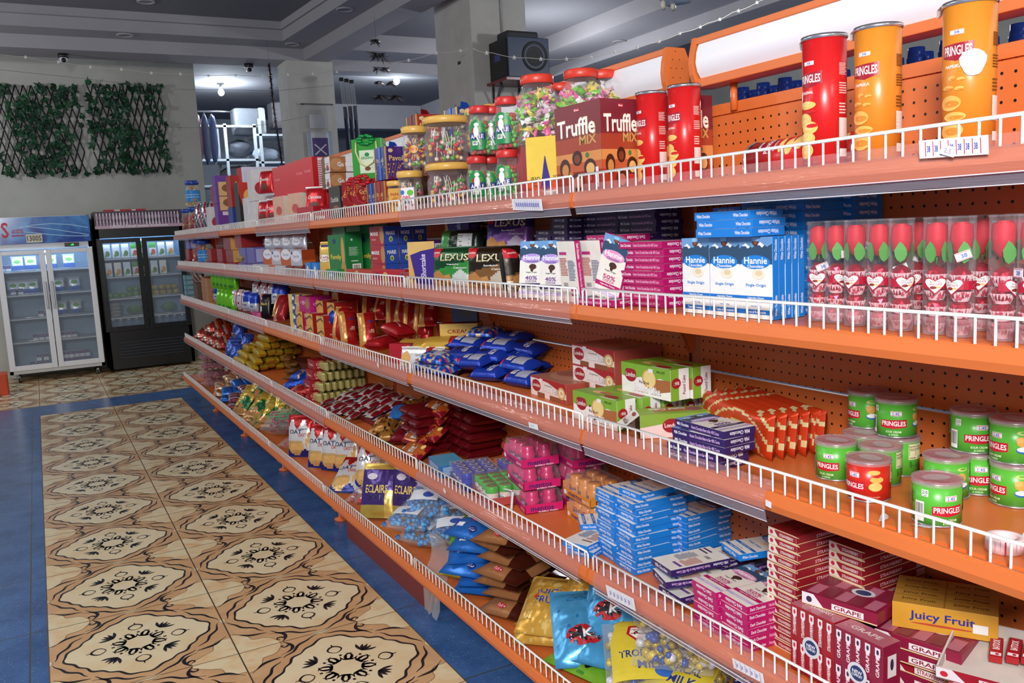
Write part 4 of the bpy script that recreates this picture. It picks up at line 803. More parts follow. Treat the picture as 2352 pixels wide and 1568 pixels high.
# ================================================================ second shelf: chocolate boxes, rose tubes, biscuits
def stack(key, n, x, y, z, lab, group, end='long', tabs=(), yaw=0, jit=.004):
    for i in range(n):
        k = n-1-i
        flatbar(key, 'chocolate_bar_box', x+rnd.uniform(-jit, jit), y+rnd.uniform(-jit, jit)*.6, z+.0008+i*.0169, lab % ORD[min(k, len(ORD)-1)], group, yaw+rnd.uniform(-1.5, 1.5), end, True, k in tabs)
W2 = 'white chocolate bar boxes on the second shelf'; cn = ('leftmost', 'middle', 'rightmost')
for i in range(3):
    for j in range(5 if i == 2 else 2):
        place('bar_white', 'chocolate_bar_box', (1.222+.0172*j, 1.242+.0868*i+.001*j, S2+.0006), (0, 0, 1 if i < 2 else 0), '%s white and blue chocolate box of the upright trio' % ('nearest', 'middle', 'farthest')[i] if j == 0 else 'upright blue chocolate box, %s behind the %s box of the front trio' % (NTH[j-1], ('nearest', 'middle', 'farthest')[i]), W2)
for j in range(2): place('bar_white', 'chocolate_bar_box', (1.302+.0172*j, 1.242, S2+.0006), (0, 0, 0), 'upright blue chocolate box, %s behind the nearest box of the front trio' % NTH[4+j], W2) if 0 else None
for j in range(2, 5):
    for i in range(2): place('edge_white', 'chocolate_bar_box', (1.222+.0172*j, 1.242+.0868*i, S2+.0006), (0, 0, 0), 'upright blue chocolate box, %s behind the %s box of the front trio' % (NTH[j-1], ('nearest', 'middle')[i]), W2)
for i in range(3): flatbar('white', 'chocolate_bar_box', 1.228+.003*i, 1.222+.01*(i == 2), S2+.1605+.0169*i, 'blue chocolate box lying across the upright trio, %s of three' % ('bottom', 'middle', 'top')[i], W2, 0, 'long', True, True)
for i in range(3): stack('white', 14-(i == 2), 1.318, 1.262+.0868*i, S2, '%%s blue box in the %s column of short ends behind the trio' % ('nearest', 'middle', 'farthest')[i], W2, 'short')
for q in range(1): 
    for i in range(14): flatbar('white', 'chocolate_bar_box', 1.4805, 1.155, S2+.0008+.0168*i, '%s blue box in the column against the pegboard, nearest the rose tubes' % ORD[13-i], W2, rnd.uniform(-1, 1), 'long') if 0 else place('edge_white', 'chocolate_bar_box', (1.4805-.0, 1.20+rnd.uniform(-.002, .002), S2+.0091+.0168*i), (-90, 0, 90), '%s blue box in the column against the pegboard, nearest the rose tubes' % ORD[13-i], W2)
PK = 'dark chocolate bar boxes in magenta on the second shelf'
for c in range(2): stack('pink', 10-(c == 0)*1, 1.279+.006*c, 1.555+.164*c, S2, '%%s magenta box in the %s of the two magenta stacks' % ('nearer', 'farther')[c], PK, 'long')
PU = 'milk chocolate bar boxes in purple on the second shelf'
for c in range(2): stack('purple', 14, 1.395+.004*c, 1.72+.168*c, S2, '%%s purple box in the %s of the two long purple stacks' % ('nearer', 'farther')[c], PU, 'long')
for c in range(2): stack('purple', 13-2*c, 1.31, 2.108+.09*c, S2, '%%s purple box in the %s column of short purple ends' % ('nearer', 'farther')[c], PU, 'short', (1, 2) if c else ())
flatbar('pink', 'chocolate_bar_box', 1.205, 1.675, S2+.0008, 'magenta chocolate box lying flat on the shelf just behind the wire guard', PK, 3, 'long', True, True)
for i, (k, y, yaw, tilt, lab) in enumerate((('purple', 2.095, 22, -8, 'purple chocolate box leaning back, first behind the brown cracker pack'), ('purple', 2.075, 24, -8, 'purple chocolate box tucked just behind the first leaning purple one'), ('purple', 1.985, 12, -4, 'purple chocolate box standing straight with its full front showing'))): place('bar_'+k, 'chocolate_bar_box', (1.205+.022*(i == 1), y, S2+.001), (tilt, 0, yaw), lab, PU)
for i, (x, y, rx, ry, yaw, lab) in enumerate(((1.215, 1.893, -5, 0, 180, 'magenta chocolate box turned to show its white printed back'), (1.245, 1.83, -5, 0, 184, 'magenta chocolate box with its back out, behind the first turned one'), (1.225, 1.76, -3, 16, 10, 'magenta chocolate box tilted sideways like a wedge'), (1.28, 1.81, 0, 0, 100, 'magenta chocolate box on edge behind the tilted one'))): place('bar_pink', 'chocolate_bar_box', (x, y, S2+.001+(.012 if ry else 0)), (rx, ry, yaw), lab, PK)
# ---- rose tubes
def rosetube():
    r, h = .0198, .182; t = G(); t.lathe([(r, .001), (r, h)], 24, CLR, cap=(True, False)); t.lathe([(r+.0006, h-.002), (r+.0008, h+.001), (0, h+.001)], 24, CLR, cap=(False, False)); t.lathe([(r+.0006, .0), (r+.0006, .028)], 24, clear('clear_pink_base', '#f4c8d0', .3, .1), cap=(False, False))
    rose = G(); R_ = C('#c8182e', .6, 0, .2); 
    for k in range(3): rose.lathe([(.006, .122), (.0145-.003*k, .132), (.0165-.003*k, .150), (.0150-.003*k, .170+.002*k)], 14, R_, cap=(False, False))
    rose.blob((0, 0, .152), .0135, R_, 2, .25, 14, 1, (1, 1, 1.35))
    parts = [('tube', t), ('rose', rose)]
    for k in range(2):
        L = G(); a = (-.5, .9)[k]; M = Matrix.Rotation(a, 3, 'Z'); pts = [(0, 0), (.006, .004), (.010, .012), (.009, .020), (.004, .028), (-.001, .032), (-.005, .026), (-.009, .019), (-.008, .010), (-.005, .004)]
        L.add([M@Vector((x, -.0158-.0015*sin(y*90), .112+y*1.05)) for x, y in pts], [tuple(range(10))], C('#4f9a3c', .6)); L.add([M@Vector((x+.0004, -.0153-.0015*sin(y*90), .112+y*1.05)) for x, y in pts], [tuple(reversed(range(10)))], C('#4f9a3c', .6)); parts.append(('leaf', L))
    st = G(); st.tube([(0, 0, .11), (0, 0, .126)], .0015, 6, C('#3f7a30', .6)); parts.append(('stem', st))
    for k in range(4):
        z = .012+.0255*k; b = G(); b.blob((0, 0, z+.004), .0152, foil('#c8203c', .22, .65), 2, .12, 40, k, flat=True); cup = G()
        vs = []; n = 36
        for q, (rr, zz) in enumerate(((.0105, z-.0095), (.0165, z+.006))): vs += [((rr+(.0007 if i % 2 else -.0007)*(q*1.5))*cos(2*pi*i/n), (rr+(.0007 if i % 2 else -.0007)*(q*1.5))*sin(2*pi*i/n), zz) for i in range(n)]
        cup.add(vs, [(i, (i+1) % n, n+(i+1) % n, n+i) for i in range(n)], C('#f2c4cc', .6)); F = lambda x, y, o, z=z: ((.0135+.006*(y+.5)*.5+.0012)*sin(x*6.28), -(.0135+.006*(y+.5)*.5+.0012)*cos(x*6.28), z-.0095+.0155*(y+.5)); rr_ = random.Random(k)
        cup.decal(F, [('e', rr_.uniform(-.3, .3), rr_.uniform(-.35, .35), .05, .28, '#c83a56') for _ in range(9)], .0002)
        parts += [('foil_ball', b), ('paper_cup', cup)]
    lb = G(); F = cylF(r+.0005, .066, .090, 2*pi)
    lb.decal(F, [('r', .08, .05, .55, .55, '#b01c38'), ('lines', .20, .05, .22, .42, '#e88aa0', 6), ('p', [(0, -.62), (.11, -.05), (.145, .2), (.13, .42), (.075, .5), (0, .33), (-.075, .5), (-.13, .42), (-.145, .2), (-.11, -.05)], '#b01c38'), ('p', [(0, -.52), (.095, -.03), (.125, .2), (.11, .37), (.065, .43), (0, .26), (-.065, .43), (-.11, .37), (-.125, .2), (-.095, -.03)], '#f6f0f0'), ('t', 0, .22, .12, .10, '#6a4a44', 'AI LITTLE'), ('t', 0, .05, .15, .14, '#a02838', 'CHOCOLATE'), ('e', -.02, -.16, .08, .2, '#8a3a34'), ('e', .04, -.14, .05, .14, '#e0b86a')], .0002, True)
    parts.append(('paper_label', lb)); kind('rosetube', 'rose tube', parts)
    g = G(); g.box(-.011, .011, -.0004, .0004, -.0065, .0065, C('#f4f2f6', .5)); g.decal(lambda x, y, o: (x*.022, -.0004-o, y*.013), [('r', 0, .42, 1, .06, '#c83a5a'), ('r', 0, -.42, 1, .06, '#c83a5a'), ('t', .05, 0, .4, .5, '#4a5ac8', '38')]); kind('tag', 'price sticker', [(None, g)])
    return g
rosetube()
for row, us, X_ in ((0, (1881, 1921, 1966, 2020, 2070, 2151, 2208, 2304, 2372), (1.268, 1.262, 1.25, 1.245, 1.24, 1.236, 1.232, 1.232, 1.232)), (1, (1945, 1992, 2046, 2112, 2180, 2256, 2338), (1.312,)*7)):
    for i, u in enumerate(us):
        x = X_[i]; p = onX(u, 640, x); o = place('rosetube', 'rose_tube', (x, p.y, S2+.001), (0, 0, (30, 75, 5, 10, 60, 30, -5, 85, 40)[i]-10*row), '%s clear tube with a red rose over foil sweets, %s row' % ((NTH[i]+' from the blue boxes:').replace(' from the blue boxes:', ''), ('front', 'rear')[row]), 'rose and sweets gift tubes')
        o['label'] = 'clear gift tube with red rose, %s row, %s from the blue boxes' % (('front', 'rear')[row], NTH[i])
        if (i+row) % 2 == 0: st = link('price_sticker', KIND['tag'][1][0][1], o, (.0205*sin(.5-i), -.0206*cos(.5-i), .10+.012*((i*7) % 4)), (0, rad(20*((i*5) % 3-1)), .5-i))
# ---- cracker packs
def lex(c1, c2, c3): return lambda u, v: c1 if v > .05+.25*u else (c2 if v > -.25+.2*sin(u*7) else c3)
def lexdec(band, small): return [('p', [(-.5, .47), (-.28, .47), (-.26, .30), (-.32, .24), (-.5, .27)], '#c81e2c'), ('t', -.38, .36, .18, .05, '#ffffff', 'munchys'), ('t', .08, .24, .66, .17, '#4a4020', 'LEXUS'), ('t', .075, .245, .65, .16, '#e6dcae', 'LEXUS'), ('t', .05, .08, .3, .04, '#f0f0f0', small), ('t', .22, .0, .3, .04, '#f0f0f0', 'Calcium'), ('p', [(-.46, -.12), (-.28, -.05), (-.14, -.2), (-.18, -.42), (-.44, -.42)], '#b07a44'), ('p', [(-.18, -.18), (-.02, -.14), (.04, -.3), (0, -.45), (-.16, -.45)], '#c08a50')]
for nm, cs, bd, sm in (('lex_green', ('#0f4a2a', '#3f9a44', '#dfe6e0'), '', 'Vegetable'), ('lex_brown', ('#2a2018', '#8a6238', '#d8cdb8'), '', 'Sandwich'), ('lex_purple', ('#3c2470', '#8a5aa8', '#d8c8e0'), '', 'Sandwich')): pillow(nm, 'cracker pack', .175, .145, .06, lex(*cs), lexdec(bd, sm), p=4, q=.4, seed=3, wr=.0015, back='#1c1a1c')
place('lex_green', 'cracker_pack', (1.215, 2.655, S2+.073), (84, 0, 30), 'green cracker pack with a red corner, beside the purple biscuit box', 'cracker packs with red corner'); place('lex_brown', 'cracker_pack', (1.212, 2.39, S2+.073), (84, 0, 34), 'dark brown cracker pack with a red corner, beside the leaning chocolate boxes', 'cracker packs with red corner')
place('lex_brown', 'cracker_pack', (1.25, 2.25, S2+.073), (84, 0, 120), 'dark brown cracker pack standing edge on behind the chocolate boxes', 'cracker packs with red corner'); place('lex_purple', 'cracker_pack', (1.335, 2.44, S2+.175), (80, 0, 30), 'purple cracker pack high up under the shelf, beside the purple chocolate boxes', 'cracker packs with red corner')
carton('dark_low', 'box', .30, .10, .095, {'*': '#231d22'}); pbox('dark_low', 'biscuit_carton', 1.30, 2.28, S2, 'dark carton behind the cracker packs, carrying the upper packs')
pillow('darkgreen', 'cracker pack', .20, .09, .07, lambda u, v: '#1d2a24' if u > -.2 else '#3f8a44', [('r', .2, 0, .34, .6, '#d4d8d8'), ('lines', .2, 0, .32, .5, '#555', 7)], p=4, q=.4, wr=.002, seed=6); place('darkgreen', 'cracker_pack', (1.30, 2.72, S2+.155), (80, 0, 20), 'dark green pack with a white nutrition panel, lying above the green cracker pack'); carton('dark_low2', 'box', .22, .1, .105, {'*': '#2c2030'}); pbox('dark_low2', 'biscuit_carton', 1.30, 2.60, S2, 'dark purple carton behind the green cracker pack')
pillow('choc_mix', 'biscuit pack', .18, .09, .05, lambda u, v: '#2a1a18' if noise.noise(Vector((u*14, v*9, 2))) > -.1 else '#c08850', p=3.5, wr=.002, seed=9, q=.45); place('choc_mix', 'biscuit_pack', (1.42, 2.85, S2+.19), (80, 0, 20), 'brown pack with biscuit pictures at the back, under the top shelf'); carton('dark_hi', 'box', .2, .08, .145, {'*': '#3a1c1c'}); pbox('dark_hi', 'biscuit_carton', 1.43, 2.78, S2, 'dark carton at the back under the brown biscuit pack')
carton('shortcake', 'biscuit box', .12, .05, .165, {'*': '#3f2a86'}, {'f': [('p', [(-.5, -.5), (-.2, -.5), (-.5, .5)], '#d8a860'), ('p', [(-.5, .5), (.5, .5), (.5, .35), (0, .3), (-.5, .2)], '#e0b870'), ('t', .05, -.02, .2, .5, '#e8dcf4', 'Shortcake', 90)], 'r': [('r', 0, .35, .9, .2, '#f0eeea'), ('bar', 0, .35, .8, .16), ('r', 0, -.1, .5, .5, '#6a4ab0')]}); pbox('shortcake', 'biscuit_box', 1.195, 2.83, S2, 'purple biscuit box with golden cookies, between the green crackers and the stacked blue boxes', 'purple biscuit boxes', 30); pbox('shortcake', 'biscuit_box', 1.33, 2.78, S2+.11, 'purple biscuit box at the back behind the other purple one', 'purple biscuit boxes', 20); carton('pc', 'box', .1, .06, .108, {'*': '#2a2040'}); pbox('pc', 'biscuit_carton', 1.33, 2.84, S2, 'dark violet carton under the rear purple biscuit box')
# ---- stacked red and blue biscuit boxes
MAR = {'r': [('t', .0, .12, .62, .20, '#ffffff', 'MARIE'), ('e', .0, -.2, .26, .30, '#e8d070'), ('e', 0, -.22, .16, .2, '#4a8a3a')], 'f': [('t', -.15, .1, .55, .2, '#ffffff', 'MARIE'), ('e', .38, 0, .3, .9, '#c08a4a'), ('t', -.2, -.2, .3, .1, '#f0c0c0', 'biscuits')]}
carton('marie', 'biscuit box', .15, .062, .076, {'*': '#2a4fae', 'f': '#b02230', 'l': '#b02230'}, MAR)
for i in range(3):
    for j in range(3): pbox('marie', 'biscuit_box', 1.235+.064*j, 3.33, S2+.0772*i, 'red and blue biscuit box, %s layer, %s from the aisle' % (('bottom', 'middle', 'top')[i], NTH[j]), 'red and blue biscuit boxes in a block', 2)
carton('redbisc', 'biscuit box', .26, .05, .06, {'*': '#b81c2c'}, {'f': [('e', -.1, -.05, .2, .8, '#d8a860'), ('e', -.35, .1, .1, .4, '#20307a')], 'r': [('e', 0, 0, .8, .6, '#d8a860')]}); pbox('redbisc', 'biscuit_box', 1.185, 3.06, S2, 'long red biscuit box with round golden biscuits, before the red and blue block', None, 8); carton('redbisc2', 'biscuit box', .10, .05, .055, {'*': '#a83a3c'}, {'f': [('e', .2, -.1, .4, .7, '#d8a860'), ('e', -.25, .2, .2, .4, '#20307a')]}); pbox('redbisc2', 'biscuit_box', 1.19, 2.955, S2, 'short dull red biscuit pack beside the purple biscuit box'); carton('marie_flat', 'biscuit box', .28, .06, .055, {'*': '#b8402c'}, {'f': [('t', .3, .0, .3, .5, '#fff', 'MARIE'), ('e', -.1, 0, .2, .8, '#dcb884')]}); pbox('marie_flat', 'biscuit_box', 1.19, 3.38, S2, 'long brick red biscuit box lying on the shelf before the red and blue block', None, 4)
FAM = {'f': [('t', -.06, -.02, .62, .15, '#2a4a1a', 'Family'), ('t', -.07, -.015, .62, .14, '#f0d84a', 'Family'), ('e', .36, .1, .2, .7, '#c89a54'), ('e', -.3, -.4, .3, .18, '#d8a860'), ('e', .35, -.3, .3, .4, '#c08c48'), ('e', -.12, .36, .18, .12, '#1c2f7a')], 'r': [('r', 0, -.10, .4, .02, '#e8f0e8'), ('r', .1, -.25, .5, .17, '#f0f0ec'), ('bar', .1, -.25, .46, .15), ('lines', 0, .12, .6, .2, '#a8d0b0', 9), ('e', .3, -.45, .5, .14, '#c89a54'), ('e', -.2, -.46, .6, .12, '#c89a54'), ('e', -.1, .38, .12, .05, '#d0e8d0')]}
carton('family', 'biscuit box', .19, .085, .20, {'*': '#1c7a3e'}, FAM); pbox('family', 'biscuit_carton', 1.215, 3.80, S2, 'green family biscuit carton standing beside the yellow packs', 'green family biscuit cartons', 6); pbox('family', 'biscuit_carton', 1.325, 3.70, S2, 'green family biscuit carton standing next to the red and blue block', 'green family biscuit cartons', 4); carton('famtop', 'biscuit box', .19, .085, .062, {'*': '#1c6a38'}, {'r': [('lines', 0, 0, .8, .6, '#a8d0b0', 5)]}); pbox('famtop', 'biscuit_carton', 1.31, 3.66, S2+.203, 'green carton lying on the standing green cartons', 'green cartons lying on top'); pbox('famtop', 'biscuit_carton', 1.23, 3.80, S2+.203, 'dark green carton lying just below the top shelf, nearer the aisle', 'green cartons lying on top')
pillow('celti', 'biscuit pack', .075, .175, .04, lambda u, v: '#e6bf62', [('r', 0, .38, .6, .06, '#20286a'), ('e', 0, .05, .9, .2, '#f4efe8'), ('t', 0, .08, .6, .07, '#b01c3a', 'Celti'), ('t', .05, .01, .5, .05, '#b01c3a', 'snack'), ('e', 0, -.22, .7, .2, '#d8a24a')], p=4, q=.4, seed=2)
place('celti', 'biscuit_pack', (1.195, 4.03, S2+.089), (86, 0, 35), 'yellow biscuit pack standing next to the small blue packs', 'standing yellow biscuit packs'); place('celti', 'biscuit_pack', (1.245, 3.97, S2+.089), (86, 0, 35), 'yellow biscuit pack standing against the green family carton', 'standing yellow biscuit packs'); place('celti', 'biscuit_pack', (1.29, 4.08, S2+.089), (86, 0, 80), 'yellow biscuit pack half turned, between the other two yellow packs', 'standing yellow biscuit packs')
carton('greenlow', 'biscuit box', .14, .05, .05, {'*': '#1c8a48'}, {'f': [('e', .0, 0, .5, .6, '#2a4aa0'), ('t', 0, 0, .4, .3, '#fff', 'Nice')]}); pbox('greenlow', 'biscuit_box', 1.18, 3.82, S2, 'small green biscuit box lying in front of the green carton', 'small boxes behind the guard', 5); carton('bluelow', 'biscuit box', .08, .05, .075, {'*': '#2a86d8'}, {'f': [('e', 0, 0, .5, .6, '#e8e0d0')]})
for i in range(2): pbox('bluelow', 'biscuit_box', 1.19, 4.14+.13*i, S2, 'small light blue biscuit box, %s from the yellow packs' % NTH[i], 'small boxes behind the guard')
carton('silver', 'biscuit box', .15, .075, .084, {'*': '#a8451f', 'f': '#b9bac6'}, {'f': [('e', 0, .1, .9, .7, '#e4e4ee'), ('t', 0, .1, .5, .16, '#5a5a70', 'Choc Lite'), ('e', -.35, .3, .12, .2, '#20307a')], 'r': [('r', 0, -.3, 1, .3, '#c8602a')]}); carton('silver2', 'biscuit box', .15, .075, .084, {'*': '#c9cad4', 'f': '#c05a24'}, {'f': [('e', 0, .2, .9, .7, '#e8e8f0'), ('t', 0, .2, .5, .14, '#5a5a70', 'Choc Lite')]})
pillow('silverp', 'biscuit pack', .13, .085, .05, lambda u, v: '#c8c9d4', [('e', 0, 0, .6, .5, '#e6e6ee'), ('t', 0, 0, .4, .12, '#5a5a70', 'Choc')], seed=8)
for i in range(4): pbox(('silver', 'silver2')[i % 2], 'biscuit_box', 1.21, 4.52+.215*i, S2+.053, 'silver biscuit box of the middle layer, %s from the yellow packs' % NTH[i], 'silver biscuit boxes', 8)
for i in range(4): place('silverp', 'biscuit_pack', (1.245, 4.62+.21*i, S2+.18), (86, 0, 20), 'silver biscuit pack of the top layer, %s from the yellow packs' % NTH[i], 'silver biscuit packs on top')
carton('lowrow', 'biscuit box', .17, .12, .052, {'*': '#c8c8d2'}, {'f': [('e', -.2, 0, .3, .6, '#5a5a78')]}); carton('lowrow_o', 'biscuit box', .12, .12, .052, {'*': '#d8602a'}); carton('lowrow_b', 'biscuit box', .12, .12, .052, {'*': '#7a2a20'})
for i, k in enumerate(('lowrow_b', 'lowrow_b', 'lowrow', 'lowrow_o', 'lowrow', 'lowrow')): pbox(k, 'biscuit_box', 1.185, 4.42+.19*i, S2, 'flat biscuit box of the bottom layer before the silver boxes, %s from the blue packs' % NTH[i], 'flat boxes of the bottom layer')
carton('far2_purple', 'biscuit box', .2, .14, .10, {'*': '#6a62a8'}, {'r': [('r', -.2, 0, .4, .8, '#a8a8d4'), ('e', .25, 0, .3, .5, '#3a2a60')]}); carton('far2_red', 'biscuit box', .2, .14, .095, {'*': '#96181c'}); carton('far2_orange', 'biscuit box', .26, .14, .085, {'*': '#8a2018', 'r': '#d8a050'}, {'r': [('e', 0, .1, .5, .5, '#e8dcc8')]}); carton('far2_flat', 'biscuit box', .28, .12, .05, {'*': '#a81c24'}); carton('far2_flatp', 'biscuit box', .26, .12, .05, {'*': '#8a70b0'})
for i, (k, y, z, l) in enumerate((('far2_purple', 5.55, .053, 'purple box beside the silver boxes'), ('far2_purple', 5.80, .053, 'purple box, second from the silver boxes'), ('far2_flatp', 5.5, 0, 'flat lilac box on the shelf below the purple ones'), ('far2_flatp', 5.8, 0, 'flat lilac box, second from the silver boxes'), ('far2_orange', 6.2, .053, 'red box with an orange end and a pale picture'), ('far2_flat', 6.15, 0, 'flat red box under the orange ended one'), ('far2_flat', 6.55, 0, 'flat red box lying beside the one under the orange end'), ('far2_red', 6.6, .053, 'dark red box behind the guard in the far bays'), ('far2_orange', 6.25, .140, 'dark red box set on top of the orange ended one'), ('far2_red', 5.9, .155, 'dark red box high at the back of the far bays'), ('far2_flat', 7.0, 0, 'flat red box before the ribbed jar'), ('far2_red', 7.05, .053, 'red box with a silver corner beside the ribbed jar'), ('far2_flat', 8.2, 0, 'flat red box at the very end of the second shelf'), ('far2_red', 8.15, .053, 'red and green box over the last flat box'), ('far2_purple', 8.1, .15, 'pink topped box on the last boxes of the second shelf'))): pbox(k, 'biscuit_box', 1.20, y, S2+z, l)
place('jar_blue', 'biscuit_jar', (1.25, 7.62, S2+.001), (0, 0, 60), 'ribbed blue lidded jar standing on the second shelf near its end', 'ribbed jars on the second shelf'); place('jar_redl', 'biscuit_jar', (1.24, 7.85, S2+.001), (0, 0, 60), 'ribbed jar with red content on the second shelf near its end', 'ribbed jars on the second shelf')
pillow('tanroll', 'biscuit roll', .07, .20, .06, lambda u, v: '#c0a468', p=2, q=.5, seed=3); place('tanroll', 'biscuit_roll', (1.22, 5.95, S2+.083), (0, 0, 90), 'tan biscuit roll resting on the flat lilac boxes', 'tan biscuit rolls'); place('tanroll', 'biscuit_roll', (1.29, 5.98, S2+.083), (0, 0, 90), 'tan biscuit roll behind the first tan roll', 'tan biscuit rolls')
# ================================================================ third shelf: crisps cans, cakes, biscuit rolls
yx = lambda u, v, x: onX(u, v, x).y
CG = 'small crisps cans with pink lids'
for i, (k, x, y, z, yaw, lab) in enumerate((('can_green', 1.268, .890, 0, 62, 'small green crisps can standing alone nearest the wire guard'), ('can_red', 1.284, 1.038, 0, -8, 'small red crisps can, the only red one among the green cans'), ('can_green', 1.339, 1.159, 0, 12, 'small green crisps can, first in the row before the swirl biscuit packs'), ('can_green', 1.375, 1.085, 0, -30, 'small green crisps can with a loose tilted lid behind the red can'),
    ('can_green', 1.425, 1.165, 0, 0, 'small green crisps can at the rear of the left cluster, clear lid'), ('can_green', 1.455, 1.105, 0, -50, 'small green crisps can at the bottom of the rear stack beside the loose lid'), ('can_green', 1.455, 1.112, .0755, 30, 'small green crisps can on top of the rear stack, price sticker on its front'), ('can_green', 1.475, 1.19, 0, 0, 'small green crisps can hidden under the topmost left one'), ('can_green', 1.475, 1.195, .0755, -22, 'small green crisps can upper left of all, standing on a hidden can'),
    ('can_green', 1.400, .965, 0, 5, 'small green crisps can directly behind the lone front one'), ('can_green', 1.465, .948, 0, 35, 'small green crisps can under the upper one with a sticker over its flavour'), ('can_green', 1.462, .955, .0755, 48, 'small green crisps can upper in the right group, barcode turned out'), ('can_green', 1.450, .870, 0, -25, 'small green crisps can at the bottom of the rightmost stack'), ('can_green', 1.450, .873, .0755, -20, 'small green crisps can on top of the rightmost stack'))):
    place(k, 'crisps_can', (x, y, S3+.0006+z), (0, 0, yaw), lab, CG)
# price label roll
g = G(); g.lathe([(.0245, 0), (.0265, .0), (.0265, .0215), (.0245, .022), (.017, .0215), (.017, 0)], 36, C('#e9cdd0', .6), cap=(False, False)); F = cylF(.0266, 0, .0215, 2*pi)
g.decal(F, [('r', -.3+.043*i, .12*(i % 2), .006, .7, '#d88a94') for i in range(15)]+[('r', .04, 0, .012, .95, '#c01a3a')], .0002, True)
t = G(); t.add([(.026, .0, .021), (.034, .004, .034), (.026, .016, .036), (.020, .012, .022)], [(0, 1, 2, 3)], C('#f2f2f4', .5)); kind('roll', 'label roll', [('label_roll', g), ('loose_label', t)]); place('roll', 'price_label_roll', (1.232, .752, S3+.001), (0, 0, 20), 'roll of pink and white price labels lying at the near end')
def scrap(x, y, z, yaw, lab, s=.018):
    g = G(); pts = [(cos(a)*s*(1+.3*sin(3*a)), sin(a)*s*.45*(1+.3*cos(2*a)), .0012+.0015*sin(a*2)) for a in [2*pi*i/10 for i in range(10)]]; g.add(pts, [tuple(range(10))], C('#eceaf0', .6)); kind('scrap%d' % len(KIND), 'paper scrap', [(None, g)]); place('scrap%d' % (len(KIND)-1), 'paper_scrap', (x, y, z), (0, 0, yaw), lab)
scrap(1.225, .887, S3, 30, 'torn white paper scrap on the orange shelf near the label roll'); scrap(1.212, .948, S3, 120, 'torn paper scrap by the wire guard before the lone green can', .02)
# ---- swirl biscuit multipacks
def sw(u, v):
    d = hypot((u-.1)*2.3, (v+.62)*1.0); return '#e4d29a' if (d*4.2) % 1 < .24 else '#d4401c'
def sw2(u, v):
    d = hypot((u+.1)*2.3, (v+.6)*1.0); return '#dcc890' if (d*4.2) % 1 < .26 else '#5a3228'
pillow('swirl', 'biscuit pack', .33, .098, .034, sw, [('r', -.28, -.05, .14, .22, '#c02030'), ('t', -.28, -.05, .12, .1, '#ffffff', 'BRITANNIA'), ('t', -.24, -.32, .26, .24, '#24307a', 'Treat'), ('e', .06, -.1, .12, .3, '#d8a45a')], p=5, q=.35, crimp=.04, n=(44, 20), wr=.001, seed=4, back='#c23a1a')
pillow('swirl_brown', 'biscuit pack', .30, .10, .034, sw2, [('r', .2, -.3, .12, .2, '#a01c28'), ('e', .0, .1, .1, .3, '#d8a45a')], p=5, q=.35, crimp=.04, n=(40, 20), wr=.001, seed=5, back='#4a2a20')
for i in range(7):
    place('swirl', 'biscuit_multipack', (1.365+.027*i, 1.465-.006*i, S3+.050), (84, 0, -15), 'orange swirl biscuit multipack standing on edge, %s from the aisle' % NTH[i], 'orange swirl biscuit multipacks')
for i in range(2): place('swirl_brown', 'biscuit_multipack', (1.46, 1.80+.02*i, S3+.020+.034*i), (8, 0, 60), 'brown swirl biscuit multipack lying behind the cake boxes, %s of two' % ('lower', 'upper')[i], 'brown swirl biscuit multipacks')
for i in range(5): flatbar('purple', 'chocolate_bar_box', 1.232-.012*(i < 2), 1.312+.012*(i < 2), S3+.0008+.0169*i, 'purple chocolate box in the low stack before the swirl packs, %s' % ORD[4-i], 'purple chocolate boxes on the third shelf', rnd.uniform(-3, 3), 'long', True, True)
# ---- cake boxes
def cake(kn, top, w=.20, d=.058, h=.078, txt='Pound Cake'):
    it = [('p', [(-.5, .5), (.5, .5), (.5, .10), (.3, .16), (.12, .05), (-.1, .1), (-.3, -.02), (-.5, .06)], top), ('p', [(.14, .1), (.5, .15), (.5, -.2), (.3, -.3), (.2, -.25)], '#a8683a'), ('e', .08, .08, .28, .62, '#d8a860'), ('e', .09, .09, .24, .54, '#efd590'), ('e', -.30, .1, .24, .44, '#a01c28'), ('e', -.36, .18, .12, .26, '#a01c28'), ('e', -.24, .18, .12, .26, '#a01c28'), ('t', -.30, .12, .2, .16, '#f4e8e0', 'London'), ('t', -.02, -.06, .2, .10, '#5a2a1c', 'Pre Sliced'), ('t', .05, -.27, .52, .26, '#7a1c22', txt), ('t', .048, -.265, .51, .24, '#ffffff', txt), ('t', .32, .36, .16, .08, '#2a3a1a', 'FRUIT'), ('e', .38, -.36, .1, .14, '#f4f2e0'), ('e', -.44, -.2, .08, .14, '#f4f2e0'), ('r', .12, .36, .09, .12, '#eeeaf6')]
    rt = [('r', -.28, 0, .44, 1, top), ('e', -.2, .05, .5, .34, '#a01c28'), ('t', -.2, .05, .34, .1, '#f4e8e0', 'London', 90), ('t', .22, -.02, .16, .6, '#7a1c22', txt, 90)]
    tp = [('e', -.1, .1, .3, .5, '#e8c882'), ('e', .0, .15, .24, .4, '#b87a48'), ('e', .25, -.15, .28, .4, '#a01c28'), ('r', .3, -.46, .35, .12, '#f0eee8')]
    carton(kn, 'cake box', w, d, h, {'*': top, 'f': '#f2eeec', 'r': '#eceaea', 'd': '#eceaea'}, {'f': it, 'r': rt, 't': tp})
cake('cake_green', '#7fae35')
CKG = 'green fruit cake boxes'
pbox('cake_green', 'cake_box', 1.225, 1.735, S3, 'green and white fruit cake box standing in front on the shelf, price tag on it', CKG); 
for j in range(3): pbox('cake_green', 'cake_box', 1.288+.060*j, 1.715-.01*j, S3, 'green fruit cake box of the bottom layer, %s behind the front one' % NTH[j], CKG)
